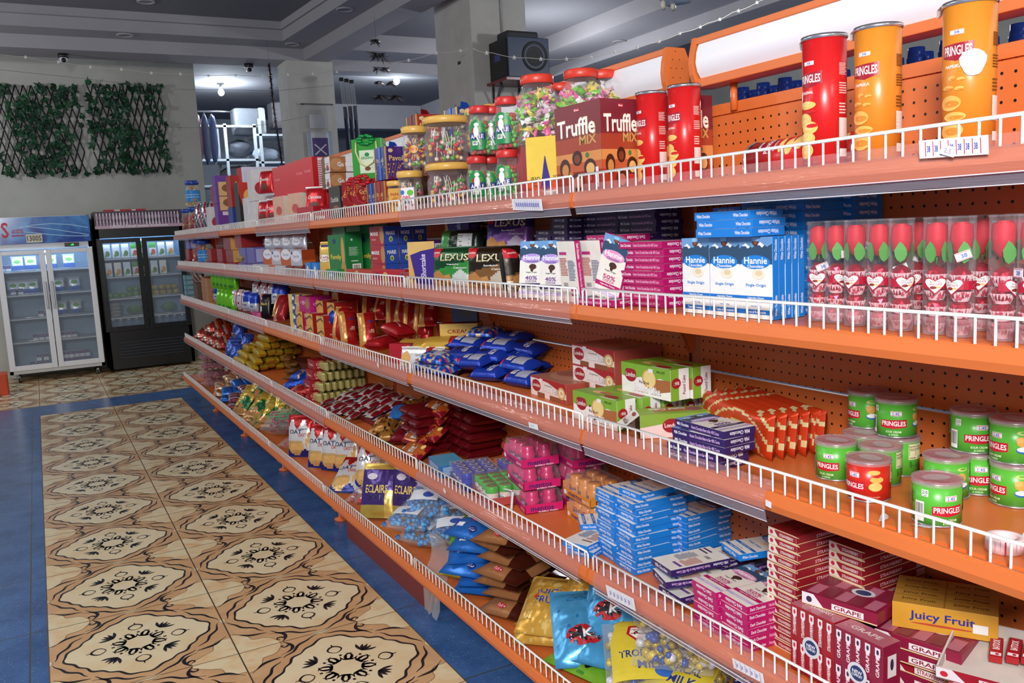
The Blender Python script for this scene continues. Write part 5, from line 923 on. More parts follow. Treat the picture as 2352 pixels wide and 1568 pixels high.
pbox('cake_green', 'cake_box', 1.315, 1.635, S3+.0785, 'green fruit cake box in the upper layer with its full front in view', CKG); pbox('cake_green', 'cake_box', 1.376, 1.625, S3+.0785, 'green fruit cake box in the upper layer, behind the one in full view', CKG)
# opened box lying at an angle
it = [('p', [(-.5, .5), (.5, .5), (.5, .12), (.1, .0), (-.2, .1), (-.5, -.05)], '#86a83a'), ('e', -.12, .0, .22, .6, '#a01c28'), ('e', .20, .08, .24, .6, '#c8944e'), ('e', .2, .08, .19, .48, '#e4c684'), ('t', -.12, .02, .17, .18, '#f4e8e0', 'London'), ('t', .2, -.25, .4, .22, '#ffffff', 'Pound Cake')]
g = G(); w, d, h = .20, .075, .058; g.box(-w/2, w/2, -d/2, d/2, 0, h, {'*': C('#e9d0cc'), 't': C('#8fb43c'), 'l': C('#1c1814')}, .0008); g.decal(boxF(w, d, h, 'f'), it); g.decal(boxF(w, d, h, 't'), [('r', -.05, .1, .5, .5, '#b87a48'), ('t', -.1, .2, .5, .3, '#ffffff', 'Pound Cake', 180), ('e', .2, .1, .2, .5, '#a0606a')])
fl = G(); fl.add([(-w/2, -d/2, h), (-w/2, d/2, h), (-w/2-.045, d/2+.004, h*.42), (-w/2-.05, -d/2-.004, h*.40)], [(0, 1, 2, 3)], C('#f4f2f2')); fl.add([(-w/2, -d/2, h-.0006), (-w/2, d/2, h-.0006), (-w/2-.045, d/2+.004, h*.42-.0006), (-w/2-.05, -d/2-.004, h*.40-.0006)], [(3, 2, 1, 0)], C('#e8e4e0')); FF = lambda x, y, o: (-w/2-.024+y*.045+0, -x*d, h*.72+y*h*.55+.0006+o); fl.decal(FF, [('e', 0, .35, .45, .2, '#a01c28'), ('t', 0, -.1, .7, .22, '#7a3a4a', 'Pound Cake')])
kind('cake_open', 'cake box', [('carton', g), ('flap', fl)]); place('cake_open', 'cake_box', (1.345, 1.668, S3+.001), (0, 0, 72), 'opened fruit cake box pointing at the aisle with its white flap hanging down', CKG) if 0 else place('cake_open', 'cake_box', (1.305, 1.625, S3+.001), (0, 0, 62), 'opened fruit cake box pointing to the aisle, white flap hanging down', CKG)
o = COL.objects['cake_box']; 
def swiss(kn):
    it = [('p', [(-.5, .5), (.5, .5), (.5, .0), (.3, .1), (0, .35), (-.3, .42), (-.5, .42)], '#a8242a'), ('r', .1, -.38, .8, .24, '#8a5030'), ('r', -.02, -.3, .14, .4, '#ecdcd8'), ('e', -.33, .05, .26, .62, '#a01c28'), ('t', -.33, .08, .22, .2, '#f4e8e0', 'London'), ('t', .02, .18, .2, .1, '#3a7a3a', 'Luxury'), ('t', .06, -.02, .42, .28, '#7a1c22', 'Swiss Roll'), ('t', .058, -.015, .41, .26, '#f8f4f2', 'Swiss Roll'), ('e', .38, .0, .2, .6, '#d8b070'), ('e', .38, .0, .13, .4, '#f0e4c8'), ('e', .38, .0, .06, .2, '#d8b070'), ('e', .42, -.4, .1, .16, '#c82838'), ('r', -.18, .38, .09, .16, '#eeeaf6')]
    carton(kn, 'cake box', .225, .16, .060, {'*': '#c8887a', 'f': '#e9dcd8', 't': '#b47a68', 'r': '#a84a40'}, {'f': it, 't': [('e', .0, .0, .8, .7, '#c29078'), ('e', -.2, .1, .4, .4, '#a86a58')]})
swiss('swiss'); pbox('swiss', 'cake_box', 1.305, 2.085, S3, 'red and white swiss roll carton wrapped in film, lower one on the shelf', 'swiss roll cartons', -3); pbox('swiss', 'cake_box', 1.362, 1.925, S3+.1085, 'red and white swiss roll carton, upper one behind the green cakes', 'swiss roll cartons', -2); carton('cakebase', 'box', .22, .15, .048, {'*': '#7a3a30'}); pbox('cakebase', 'cake_carton', 1.37, 1.93, S3+.0606 if 0 else S3, 'brownish carton at the back, second layer from the shelf'); COL.objects['cake_carton']['label'] = 'brownish carton under the upper swiss roll carton at the back'
pbox('swiss', 'cake_box', 1.362, 1.925, S3+.0485, 'red and white swiss roll carton hidden below the upper one', 'swiss roll cartons', -2); COL.objects['cake_box']
# ---- blue biscuit rolls
def oreo(kn, c, mix, seed):
    pr = lambda u, v: (random.Random(int((u*9+20))*31+int((v*13+30))+seed).choice(mix) if mix else c)
    pillow(kn, 'biscuit roll', .088, .165, .048, pr, [('t', .0, .10, .5, .10, '#eef2fb', 'OREO', 90) if 0 else ('t', .05, .14, .14*4.2, .16, '#f2f4fb', 'OREO', 90), ('e', -.02, -.16, .42, .22, '#151318'), ('e', -.02, -.16, .3, .15, '#2e2a30')] if not mix else [('r', -.05, .1, .5, .3, '#aab0c0'), ('lines', -.05, .1, .44, .26, '#50586e', 7)], p=2, q=.5, pv=9, crimp=.09, n=(18, 26), wr=.0012, seed=seed, back='#1c3aa8')
oreo('oreo', '#1c40b4', None, 1); oreo('oreo_m', '#1c40b4', ['#1c40b4', '#2a5ac8', '#1c40b4', '#d8c090', '#6aa0d8', '#1c40b4', '#c04a6a'], 2); oreo('oreo_s', '#16339a', None, 3)
pillow('oreo_back', 'biscuit roll', .088, .165, .048, lambda u, v: '#1c40b4', [('r', 0, .12, .7, .36, '#a8aec4'), ('lines', 0, .12, .64, .3, '#4a5470', 8), ('bar', .05, -.2, .4, .14), ('r', .2, -.36, .5, .12, '#c02a50')], p=2, q=.5, pv=9, crimp=.09, n=(18, 26), wr=.0012, seed=5, back='#1c3aa8')
OG = 'dark blue biscuit rolls in a heap'
OR = [('oreo', 1128, 858, .026, 62, 0, 'front roll lying on the bare shelf with big white lettering'), ('oreo_back', 1205, 870, .026, 70, 0, 'front roll showing a barcode, nearest the cake cartons'), ('oreo_m', 960, 843, .026, 62, 0, 'patterned roll at the far front, beside the white pack'), ('oreo_m', 1018, 848, .026, 68, 0, 'patterned roll in front, second from the white pack'), ('oreo_m', 985, 826, .060, 64, 4, 'patterned roll lying over the front far rolls'), ('oreo_m', 1040, 822, .058, 60, 0, 'silver backed roll over the front rolls'),
    ('oreo_back', 1095, 830, .060, 64, 0, 'roll with a white panel above the front lettered roll'), ('oreo', 1130, 818, .075, 60, 0, 'roll resting between the white panelled rolls in mid heap'), ('oreo_back', 1195, 838, .060, 66, 0, 'roll with barcode up on the nearer side of the heap'), ('oreo_back', 1075, 790, .095, 55, 0, 'silver panelled roll near the top of the heap'), ('oreo_back', 1150, 795, .105, 60, 0, 'roll with a blue panel in the upper heap'), ('oreo_m', 1115, 765, .130, 58, 0, 'patterned roll on the crest of the heap'), ('oreo', 1190, 775, .125, 66, 0, 'roll lying across the crest toward the pegboard'), ('oreo', 1235, 812, .075, 105, 0, 'roll pointing to the aisle on the near slope'), ('oreo_s', 1258, 838, .03, 80, 0, 'last roll of the heap with a red end, by the pegboard'), ('oreo_s', 1070, 812, .075, 62, 0, 'roll half covered in the middle of the heap'), ('oreo_s', 1165, 812, .08, 64, 0, 'roll buried behind the middle rolls'), ('oreo_s', 1210, 800, .10, 62, 0, 'roll high on the near flank of the heap')]
for k, u, v, dz, yaw, rx, lab in OR: place(k, 'biscuit_roll', on(u, v, S3+dz), (rnd.uniform(-4, 4), 12, -yaw-12), 'dark blue biscuit '+lab, OG)
pillow('purp', 'biscuit pack', .08, .16, .03, lambda u, v: '#6a4a98', (), seed=4); place('purp', 'biscuit_pack', on(1000, 826, S3+.05), (0, 0, 60), 'purple pack wedged among the patterned blue rolls'); place('purp', 'biscuit_pack', on(1050, 808, S3+.055), (0, 0, 50), 'lilac pack lying behind the silver backed roll')
carton('oreobox', 'biscuit box', .10, .05, .105, {'*': '#161f52'}, {'r': [('t', -.05, .3, .6, .16, '#e8ecf8', 'OREO'), ('e', .1, -.1, .6, .45, '#3a2424'), ('e', -.05, .05, .2, .12, '#d8a0a0')], 'f': [('t', -.05, .3, .6, .16, '#e8ecf8', 'OREO'), ('e', .1, -.1, .6, .45, '#3a2424')]}); p = onX(1060, 755, 1.42); place('oreobox', 'biscuit_box', (1.44, p.y, S3+.165), (0, 0, 55), 'dark blue biscuit box perched high against the pegboard'); carton('creamc', 'biscuit box', .15, .09, .075, {'*': '#b02020', 'r': '#dcb65a', 'f': '#dcb65a'}, {'r': [('t', -.1, .15, .6, .2, '#a02020', 'CREAM'), ('t', -.1, -.15, .7, .2, '#a02020', 'CRACKER'), ('e', .35, 0, .3, .6, '#e4c880')], 'f': [('t', 0, .1, .6, .2, '#a02020', 'CREAM'), ('e', .3, -.1, .3, .6, '#e4c880')]}); place('creamc', 'biscuit_box', (1.42, p.y, S3+.088), (0, 0, 50), 'yellow and red cracker box under the dark blue box at the pegboard'); carton('creamb', 'box', .2, .12, .086, {'*': '#6a1a18'}); place('creamb', 'biscuit_carton', (1.43, p.y+.02, S3+.001), (0, 0, 40), 'dark red carton below the yellow cracker box')
pillow('white_super', 'biscuit pack', .19, .085, .05, lambda u, v: '#efeeee' if not (.12 < u < .28) else '#b81c2a', [('p', [(-.45, .1), (-.3, .3), (-.2, .0), (-.25, -.35), (-.42, -.3)], '#d8a860'), ('t', -.0, .1, .2, .1, '#6a6a70', 'GLUCOSE'), ('t', .02, -.3, .26, .2, '#b81c2a', 'SUPER'), ('e', .2, -.15, .1, .4, '#2a1a1a')], p=4, q=.4, seed=2); place('white_super', 'biscuit_pack', on(968, 822, S3+.045, .0, 0), (75, 0, 38), 'white biscuit pack with a red band beside the patterned blue rolls')
pillow('yel_red', 'biscuit pack', .20, .075, .05, lambda u, v: '#dcb24c' if u < .1 else '#b02020', (), p=4, q=.4, seed=3)
for i, (u, v, dz) in enumerate(((965, 795, .06), (1000, 797, .07), (1025, 790, .09))): place('yel_red', 'biscuit_pack', on(u, v, S3+dz), (20, 0, 50), 'yellow and red cracker pack lying behind the white pack, %s toward the pegboard' % NTH[i], 'yellow and red cracker packs')
# ---- red biscuit packs and boxes further along
pillow('redpack', 'biscuit pack', .085, .17, .06, lambda u, v: '#a81a1e' if u > -.12 else '#d8a45a', [('e', .22, .22, .22, .07, '#20307a'), ('t', .22, -.05, .3, .10, '#f0d8b8', 'Nice', 90)], p=3.5, q=.42, seed=5, wr=.001); pillow('redfoil', 'biscuit pack', .10, .16, .055, lambda u, v: '#b01c24', [('e', .1, .3, .3, .18, '#f0e8e8'), ('t', 0, .0, .6, .1, '#f0c8c8', 'Digestive', 60)], p=3, q=.45, seed=7, wr=.0015)
RG = 'loose red biscuit packs on the third shelf'
RP = [(800, 768, .05, 70, 80, 'redpack', 'standing red pack with a biscuit panel behind the guard'), (845, 775, .05, 72, 75, 'redpack', 'standing red pack with biscuit panel, second behind the guard'), (850, 722, .12, 60, 60, 'redpack', 'tilted red pack beside the round blue tin'), (905, 715, .12, 75, 55, 'redpack', 'large red pack leaning in the middle of the pile'), (880, 690, .16, 60, 30, 'redpack', 'red pack near the top of the pile under the shelf'), (945, 725, .10, 70, 50, 'redpack', 'red pack standing at the back, first from the dark blue box'), (970, 720, .11, 70, 45, 'redpack', 'red pack standing at the back, nearest the dark blue box'), (950, 762, .05, 75, 50, 'redpack', 'red pack low at the back beside the long foil pack'), (975, 765, .05, 75, 50, 'redpack', 'red pack lowest at the back before the pegboard'), (915, 768, .09, 10, 100, 'redfoil', 'shiny red foil pack lying on the slope of the pile'), (855, 800, .035, 5, 30, 'redfoil', 'red foil pack lying flat beside the blue ended box'), (785, 752, .07, 70, 40, 'redpack', 'red pack leaning on the tan fronted boxes'), (985, 695, .17, 60, 50, 'redpack', 'red pack at the top back of the pile'), (930, 690, .17, 60, 40, 'redpack', 'red pack at the top middle of the pile')]
for u, v, dz, rx, yaw, k, lab in RP:
    p = onZ(u, v, S3+dz); 
    if p.x > 1.47: q = onX(u, v, 1.46); p = q; 
    place(k, 'biscuit_pack', (p.x, p.y, S3+max(dz, .03)+.02), (rx, 0, yaw), lab, RG)
g = G(); g.lathe([(0, 0), (.036, 0), (.040, .006), (.040, .05), (.036, .056), (0, .058)], 24, foil('#1f3cb0'), cap=(False, False)); g.decal(cylF(.0402, .004, .052, 2*pi), [('e', 0, 0, .2, .7, '#c8a070')], .0003, True); kind('bluetin', 'biscuit tin', [(None, g)]); p = onZ(830, 728, S3+.10); place('bluetin', 'round_tin', (1.31, p.y, S3+.10), (70, 0, 60), 'round shiny blue pack among the red biscuit packs')
carton('marie_s', 'biscuit box', .11, .055, .078, {'*': '#b02230', 'r': '#2a4fae', 'l': '#2a4fae', 'b': '#2a4fae'}, {'r': [('t', .18, .0, .2, .8, '#ffffff', 'MARIE', 90), ('e', -.22, -.05, .28, .5, '#e8d070'), ('e', -.22, -.07, .18, .3, '#4a8a3a')], 'f': [('e', .36, 0, .3, .9, '#c08a4a')]}); pbox('marie_s', 'biscuit_box', 1.235, 3.19, S3, 'red box with a blue end lying before the red packs', None, 32)
carton('tanfront', 'biscuit box', .085, .13, .062, {'*': '#a8201e', 'f': '#d8a85a'}, {'f': [('p', [(-.5, .1), (.2, .4), (.5, .1), (.5, .0), (.1, .2), (-.5, -.1)], '#6a4a24')], 'r': [('t', 0, 0, .5, .16, '#f0c8a0', 'biscuits'), ('r', -.49, 0, .02, 1, '#e0b860'), ('r', .49, 0, .02, 1, '#e0b860')], 't': [('r', 0, -.1, .6, .5, '#d8b8b8')]})
TF = 'red boxes with a tan front, stacked like steps'
for i, (l, c, dx) in enumerate(((0, 0, 0), (0, 1, 0), (0, 2, 0), (1, 0, .0), (1, 1, .0), (1, 2, .0), (2, 0, .06), (2, 1, .06), (2, 2, .06))):
    y0 = yx(727, 740, 1.22)
    pbox('tanfront', 'biscuit_box', 1.215+dx+.03*l*0, y0-.15*c*1.3+.25+.03, S3+.0625*l, 'red box with tan front, %s row, %s from the magenta boxes' % (('bottom', 'middle', 'upper')[l], NTH[c]), TF, 6)
for c in range(3): pbox('tanfront', 'biscuit_box', 1.36, yx(745, 670, 1.36)-.16*c+.1, S3+.125+.0625*(c != 0), 'red box with tan front at the back near the pegboard, %s from the magenta boxes' % NTH[c], TF, 4)
for c in range(3): pbox('tanfront', 'biscuit_box', 1.36, yx(745, 670, 1.36)-.16*c+.1, S3+.0625, 'red box under the rear tan fronted row, %s from the magenta boxes' % NTH[c], TF, 4); 
for c in range(3): pbox('tanfront', 'biscuit_box', 1.36, yx(745, 670, 1.36)-.16*c+.1, S3, 'red box on the shelf below the rear row, %s from the magenta boxes' % NTH[c], TF, 4)
for c in range(1, 3): pbox('tanfront', 'biscuit_box', 1.36, yx(745, 670, 1.36)-.16*c+.1, S3+.125, 'red box in the third rear layer, %s from the magenta boxes' % NTH[c], TF, 4)
carton('magenta', 'biscuit box', .17, .075, .068, {'*': '#b81a74'}, {'f': [('e', .25, -.05, .36, .8, '#a87848'), ('t', -.15, .05, .3, .4, '#f4c8e0', 'Cream', 60)], 'r': [('t', -.05, .05, .5, .3, '#f4d8ec', 'Cream', 60), ('e', .2, -.25, .2, .2, '#e8b890')]})
MG = 'magenta biscuit boxes in a block'
for l in range(3):
    for c in range(3): pbox('magenta', 'biscuit_box', 1.235+.078*c, yx(708, 690, 1.235)+.0, S3+.0685*l, 'magenta biscuit box, %s layer, %s from the aisle' % (('bottom', 'middle', 'top')[l], NTH[c]), MG, 5)
carton('yelblue', 'biscuit box', .15, .075, .052, {'*': '#dcc87c'}, {'f': [('p', [(-.2, -.5), (.05, -.5), (.2, .5), (-.1, .5)], '#2a4a98'), ('e', .3, 0, .3, .8, '#d09850'), ('e', -.05, .1, .2, .4, '#e8e8f0')], 'r': [('e', .1, 0, .5, .7, '#d09850'), ('r', -.35, 0, .2, 1, '#2a4a98')]})
for l in range(4): pbox('yelblue', 'biscuit_box', 1.225, yx(682, 690, 1.225), S3+.0526*l, 'yellow and blue biscuit box beside the magenta block, %s' % ORD[3-l], 'yellow and blue biscuit boxes', 8)
pillow('blackp', 'biscuit pack', .09, .16, .05, lambda u, v: '#17161a' if u > -.3 else '#b0502a', [('r', -.3, -.1, .2, .2, '#d8d8e0'), ('t', 0, .1, .6, .12, '#c8b060', 'Black')], seed=5); pillow('whitep', 'biscuit pack', .075, .14, .045, lambda u, v: '#cfcfd6' if abs(u) < .33 else '#a02434', [('t', 0, .2, .5, .08, '#6a2a34', 'Lux'), ('e', 0, -.2, .3, .12, '#a02434')], seed=6); pillow('bluep', 'biscuit pack', .08, .13, .05, lambda u, v: '#1c3fae' if v > -.05 else '#c8d0e0', [('t', 0, -.2, .4, .08, '#20307a', 'Milk')], seed=7); pillow('maroonp', 'biscuit pack', .09, .14, .05, lambda u, v: '#9a2026' if u > -.2 else '#d0a060', (), seed=8)
FP = [('blackp', 612, 700, .10, 70, 20, 'black pack leaning at the top of its pile'), ('blackp', 635, 695, .10, 70, 20, 'black pack next to the yellow and blue stack'), ('blackp', 618, 728, .04, 80, 20, 'black pack standing lowest by the magenta carton'), ('maroonp', 650, 715, .08, 60, 20, 'maroon pack between the black packs and the yellow blue stack'), ('maroonp', 655, 738, .04, 60, 10, 'maroon pack just behind the guard'), ('whitep', 575, 655, .15, 80, 20, 'white and red pack, first of the upper row'), ('whitep', 593, 655, .15, 80, 20, 'white and red pack, second of the upper row'), ('whitep', 610, 656, .15, 80, 20, 'white and red pack, third of the upper row'), ('whitep', 585, 680, .10, 78, 20, 'white and red pack, first of the middle row'), ('whitep', 602, 682, .10, 78, 20, 'white and red pack, second of the middle row'), ('whitep', 545, 695, .05, 80, 10, 'white and red pack, first of the lower row'), ('whitep', 558, 700, .05, 80, 10, 'white and red pack, second of the lower row'), ('whitep', 570, 704, .05, 80, 10, 'white and red pack, third of the lower row'), ('bluep', 505, 690, .06, 85, 20, 'blue and white pack beside the green pouches'), ('bluep', 520, 695, .06, 85, 20, 'blue and white pack, second from the green pouches'), ('bluep', 575, 715, .05, 85, 10, 'blue topped pack beside the magenta carton'), ('bluep', 590, 712, .05, 85, 10, 'blue topped pack, second by the magenta carton'), ('bluep', 622, 672, .16, 75, 20, 'shiny blue pack near the top by the pegboard'), ('bluep', 634, 672, .16, 75, 20, 'shiny blue pack beside the yellow and blue stack')]
for k, u, v, dz, rx, yaw, lab in FP:
    p = onX(u, v, 1.26); place(k, 'biscuit_pack', (1.25+.05*(dz > .09), p.y, S3+.07+dz*.7), (rx, 0, yaw+20), lab, 'small packs in the far bays of the third shelf')
carton('magbox', 'biscuit box', .14, .12, .06, {'*': '#c82a80', 'r': '#d86a9c'}); pbox('magbox', 'biscuit_box', 1.19, yx(590, 725, 1.19), S3, 'low magenta carton behind the guard in the far bays'); carton('greyc', 'biscuit box', .30, .16, .085, {'*': '#9a9aa4', 'r': '#a82a34'}); pbox('greyc', 'biscuit_carton', 1.25, yx(560, 680, 1.25), S3+.04, 'grey carton with a red end under the white and red packs'); carton('greylow', 'biscuit box', .8, .2, .039, {'*': '#7a2a30'}); pbox('greylow', 'biscuit_carton', 1.25, yx(600, 690, 1.25), S3, 'long low dark red carton under the grey carton')
pillow('greenp', 'snack pouch', .11, .16, .07, lambda u, v: '#6cc21e', [('e', 0, -.3, .5, .15, '#3a7a20')], seed=9, p=2.5, q=.5)
for i in range(5): place('greenp', 'snack_pouch', (1.25, 6.55+.2*i*.8, S3+.235), (85, 0, 40), 'bright green pouch of the upper row, %s from the camera' % NTH[i], 'bright green pouches')
for i in range(3): place('greenp', 'snack_pouch', (1.21, 6.55+.2*i*.8, S3+.082), (82, 0, 40), 'bright green pouch of the lower row, %s from the camera' % NTH[i], 'bright green pouches')
carton('greensup', 'box', .8, .14, .15, {'*': '#2e5a1c'}); place('greensup', 'carton', (1.36, 6.9, S3+.001), (0, 0, 0), 'dark green carton behind the lower green pouches'); place('greenp', 'snack_pouch', (1.29, 6.9, S3+.325), (5, 0, 100), 'bright green pouch lying on top of the upper row', 'bright green pouches')
carton('kraft', 'biscuit box', .13, .10, .075, {'*': '#b07a52'}, {'r': [('t', 0, 0, .4, .2, '#4a3020', 'eco')]})
for l in range(3):
    for c in range(2): pbox('kraft', 'biscuit_box', 1.21+.02*c, 7.42+.30*c, S3+.0756*l, 'brown kraft box, %s layer, %s from the green pouches' % (('bottom', 'middle', 'top')[l], NTH[c]), 'brown kraft boxes')
pillow('clearbr', 'snack bag', .13, .2, .06, lambda u, v: ['#8a6a5a', '#5a3a34', '#b0a098'][int((u+v)*9+20) % 3], (), sides=True, seed=4); place('clearbr', 'snack_bag', (1.23, 7.95, S3+.28), (80, 0, 40), 'brown snack bag standing on the kraft boxes'); carton('kraft2', 'box', .2, .14, .17, {'*': '#5a4034'}); pbox('kraft2', 'carton', 1.2, 7.9, S3, 'dark brown carton below the brown snack bag')
carton('teal', 'biscuit box', .14, .10, .045, {'*': '#5a8a98'}, {'f': [('lines', 0, 0, .8, .6, '#9ac0c8', 4)], 'r': [('lines', 0, 0, .8, .6, '#9ac0c8', 4)]})
for l in range(5): pbox('teal', 'biscuit_box', 1.185, 8.42, S3+.0456*l, 'flat teal box stacked at the third shelf end, %s' % ORD[4-l], 'flat teal boxes at the shelf end')
# ================================================================ fourth shelf: chewing gum boxes, chocolate bars, gum tubs, wrapped biscuit blocks
carton('strawb', 'gum box', .078, .19, .0178, {'*': '#8e1a26', 'd': '#e8d0a8', 'f': '#e6d6c8'}, {'f': [('r', .12, .02, .76, .72, '#9a2230'), ('p', [(-.5, .38), (-.30, .38), (-.14, -.38), (-.5, -.38)], '#e9ddd2'), ('r', .1, .45, 1, .08, '#e6cf9a'), ('r', .1, -.45, 1, .08, '#e6cf9a'), ('e', -.38, 0, .12, .5, '#c8283c'), ('t', .16, -.02, .5, .36, '#f0e4dc', 'STRAWBERRY')], 'r': [('r', 0, -.42, 1, .1, '#d8b88a'), ('r', .42, 0, .14, .7, '#c4888c'), ('t', -.05, 0, .34, .4, '#e4b8b8', 'STRAWBERRY')], 't': [('r', -.3, .1, .14, .9, '#6e1420'), ('r', .05, .1, .14, .9, '#6e1420'), ('r', .35, .1, .14, .9, '#6e1420')]})
SG = 'strawberry gum boxes in the tall tower'
for i in range(14): pbox('strawb', 'gum_box', 1.256+rnd.uniform(-.002, .002)-.004*(i in (3, 9)), 1.18+.003*(i < 8)+rnd.uniform(-.0015, .0015), S4+.018*i, 'dark red strawberry gum box in the tall front tower, %s' % ORD[13-i], SG, -2+rnd.uniform(-1, 1))
for i in range(13): pbox('strawb', 'gum_box', 1.33, 1.09, S4+.018*i, 'dark red strawberry gum box in the rear tower, %s' % ORD[12-i], 'strawberry gum boxes in the rear tower')
def gumface(word, base, fr):
    it = [];
    for r in range(2):
        for c in range(5):
            x, y = -.4+.2*c, .25-.5*r; it += [('r', x, y, .105, .42, '#e9e0e4'), ('p', [(x-.052, y-.21), (x+.052, y-.21), (x+.052, y+.10), (x-.0, y+.05), (x-.052, y+.10)], base), ('e', x, y+.15, .05, .07, fr), ('t', x-.0, y-.05, .05*1.4, .28, '#f4ecec', word, 90)]
    return it+[('e', .0, -.02, .40, .30, '#d9d8de'), ('e', .0, -.02, .28, .21, '#1f3c6c'), ('t', 0, 0, .2, .05, '#f4f4f8', 'NEW'), ('t', 0, -.05, .22, .04, '#f4f4f8', 'COMFORT')]
for nm, base, word, fr in (('stand_straw', '#a01c2c', 'STRAWBERRY', '#c8283c'), ('stand_grape', '#8c1a3c', 'GRAPE', '#3a2a4a')): carton(nm, 'gum box', .105, .045, .135, {'*': base, 't': '#b86a78'}, {'f': gumface(word, base, fr), 'r': [('r', .0, .2, .5, .3, '#e6dcdc'), ('e', 0, .22, .2, .16, fr)], 't': [('t', 0, 0, .6, .3, '#f0dcdc', word)]}, .2)
pbox('stand_straw', 'gum_display_pack', 1.213, 1.055, S4, 'dark red film wrapped strawberry gum pack standing before the tower', 'film wrapped gum packs'); pbox('stand_grape', 'gum_display_pack', 1.208, .945, S4, 'purple red film wrapped grape gum pack standing nearest the camera', 'film wrapped gum packs')
for nm, base, word, fr in (('flat_grape', '#8c1a3c', 'GRAPE', '#3a2a4a'), ('flat_straw', '#9c1c2a', 'STRAWBERRY', '#c8283c')): carton(nm, 'gum box', .15, .11, .024, {'*': base}, {'f': [('r', 0, -.42, 1, .1, '#e6cf9a'), ('p', [(-.5, .5), (-.34, .5), (-.2, -.4), (-.5, -.4)], '#e9e0e4'), ('e', -.4, 0, .08, .5, fr), ('r', .12, -.05, .42, .5, '#efe6e6'), ('t', .12, -.05, .36, .34, base, word)], 't': [('r', -.38+.19*c, .24-.48*r, .15, .4, ('#b86a80' if (r+c) % 2 else '#7a2038')) for r in range(2) for c in range(5)]+[('e', .1, .1, .3, .3, '#d9d8de'), ('e', .1, .1, .2, .2, '#1f3c6c')]})
place('flat_grape', 'gum_box', (1.30, 1.085, S4+.1365), (0, 0, 12), 'grape gum box lying on the standing packs, touching the tower', 'flat gum boxes'); 
for i, (x, y, z, yaw, k, lab) in enumerate(((1.345, .955, .10, 14, 'flat_grape', 'grape gum box lying under the yellow gum carton'), (1.345, .955, .075, 14, 'flat_grape', 'grape gum box right below the one under the yellow carton'), (1.36, .95, .05, 10, 'flat_straw', 'strawberry gum box third below the yellow carton'), (1.36, .95, .025, 10, 'flat_grape', 'grape gum box fourth below the yellow carton'), (1.36, .95, .0, 10, 'flat_straw', 'strawberry gum box at the bottom of the pile under the yellow carton'), (1.32, .80, .072, 20, 'flat_straw', 'strawberry gum box under the open tray'), (1.32, .80, .047, 18, 'flat_grape', 'grape gum box below the open tray pile'), (1.32, .80, .022, 18, 'flat_straw', 'strawberry gum box near the bottom under the open tray'), (1.44, .80, .0, 0, 'flat_straw', 'strawberry gum box at the back, lowest beside the pegboard'), (1.44, .80, .025, 0, 'flat_straw', 'strawberry gum box at the back, second from the shelf'), (1.45, .72, .155, 5, 'flat_grape', 'grape gum box at the very top back near the camera'), (1.45, .72, .13, 5, 'flat_grape', 'grape gum box just below the topmost back one'))): place(k, 'gum_box', (x, y, S4+.001+z), (0, 0, yaw), lab, 'flat gum boxes')
carton('juicy', 'gum box', .17, .13, .048, {'*': '#d0962e', 't': '#b98a38'}, {'f': [('t', -.02, .05, .62, .40, '#2a2f8c', 'Juicy Fruit'), ('e', -.02, -.22, .6, .08, '#b8402a'), ('r', .34, -.1, .14, .34, '#ece6e2')], 'r': [('t', -.05, .05, .62, .34, '#2a2f8c', 'Juicy Fruit'), ('e', -.05, -.2, .6, .08, '#b8402a')], 't': [('t', -.25+.5*c, .33-.22*r, .34, .09, '#6a4a1c', 'Juicy Fruit') for c in range(2) for r in range(4)]+[('r', 0, 0, .01, 1, '#8a6420')]+[('r', 0, .22-.22*r, 1, .008, '#8a6420') for r in range(3)]})
place('juicy', 'gum_carton', (1.405, .965, S4+.126), (0, 0, 32), 'yellow gum carton with blue lettering and a tape diamond, on the grape boxes', 'yellow gum cartons'); place('juicy', 'gum_carton', (1.455, .72, S4+.08), (0, 0, 20), 'dark shaded yellow gum carton at the back, near the camera', 'yellow gum cartons'); place('juicy', 'gum_carton', (1.215, .80, S4+.013), (8, 0, 10), 'yellow gum carton low at the front under the open tray', 'yellow gum cartons')
carton('juicybase', 'gum box', .17, .12, .078, {'*': '#6a1828'}); place('juicybase', 'gum_box', (1.46, .70, S4+.001), (0, 0, 20), 'dark red box under the shaded yellow gum carton')
# open tray with three small packs
g = G(); w, d = .155, .15; g.box(-w/2, w/2, -d/2, d/2, 0, .003, C('#cfc4bc', .6)); g.box(-w/2, w/2, -d/2, -d/2+.003, 0, .022, {'*': C('#cfc4bc', .6), 'f': C('#a01c2c')}); g.box(-w/2, -w/2+.003, -d/2, d/2, 0, .022, C('#d8cfc8', .6)); g.box(w/2-.003, w/2, -d/2, d/2, 0, .022, {'*': C('#d8cfc8', .6), 'r': C('#a01c2c')}); g.box(-w/2, w/2, d/2-.003, d/2, 0, .03, C('#d8cfc8', .6))
g.decal(boxF(w, d, .022, 'f'), [('p', [(-.5, .5), (-.34, .5), (-.2, -.4), (-.5, -.4)], '#e9e0e4'), ('e', -.42, 0, .08, .5, '#c8283c'), ('r', .14, 0, .44, .5, '#efe6e6'), ('t', .14, 0, .38, .36, '#a01c2c', 'STRAWBERRY')]); kind('opentray', 'gum tray', [(None, g)]); T0 = (1.355, .835, S4+.108); place('opentray', 'gum_tray', T0, (9, 0, 22), 'open cardboard gum tray with pale inside, tilted on the gum boxes')
carton('minipack', 'gum pack', .02, .06, .012, {'*': '#a81a22'}, {'t': [('t', 0, .12, .55, .5, '#f4ecec', 'BATOOK', 90), ('r', .0, -.36, .8, .14, '#e9e0e4'), ('e', .1, -.36, .3, .1, '#c8283c')]})
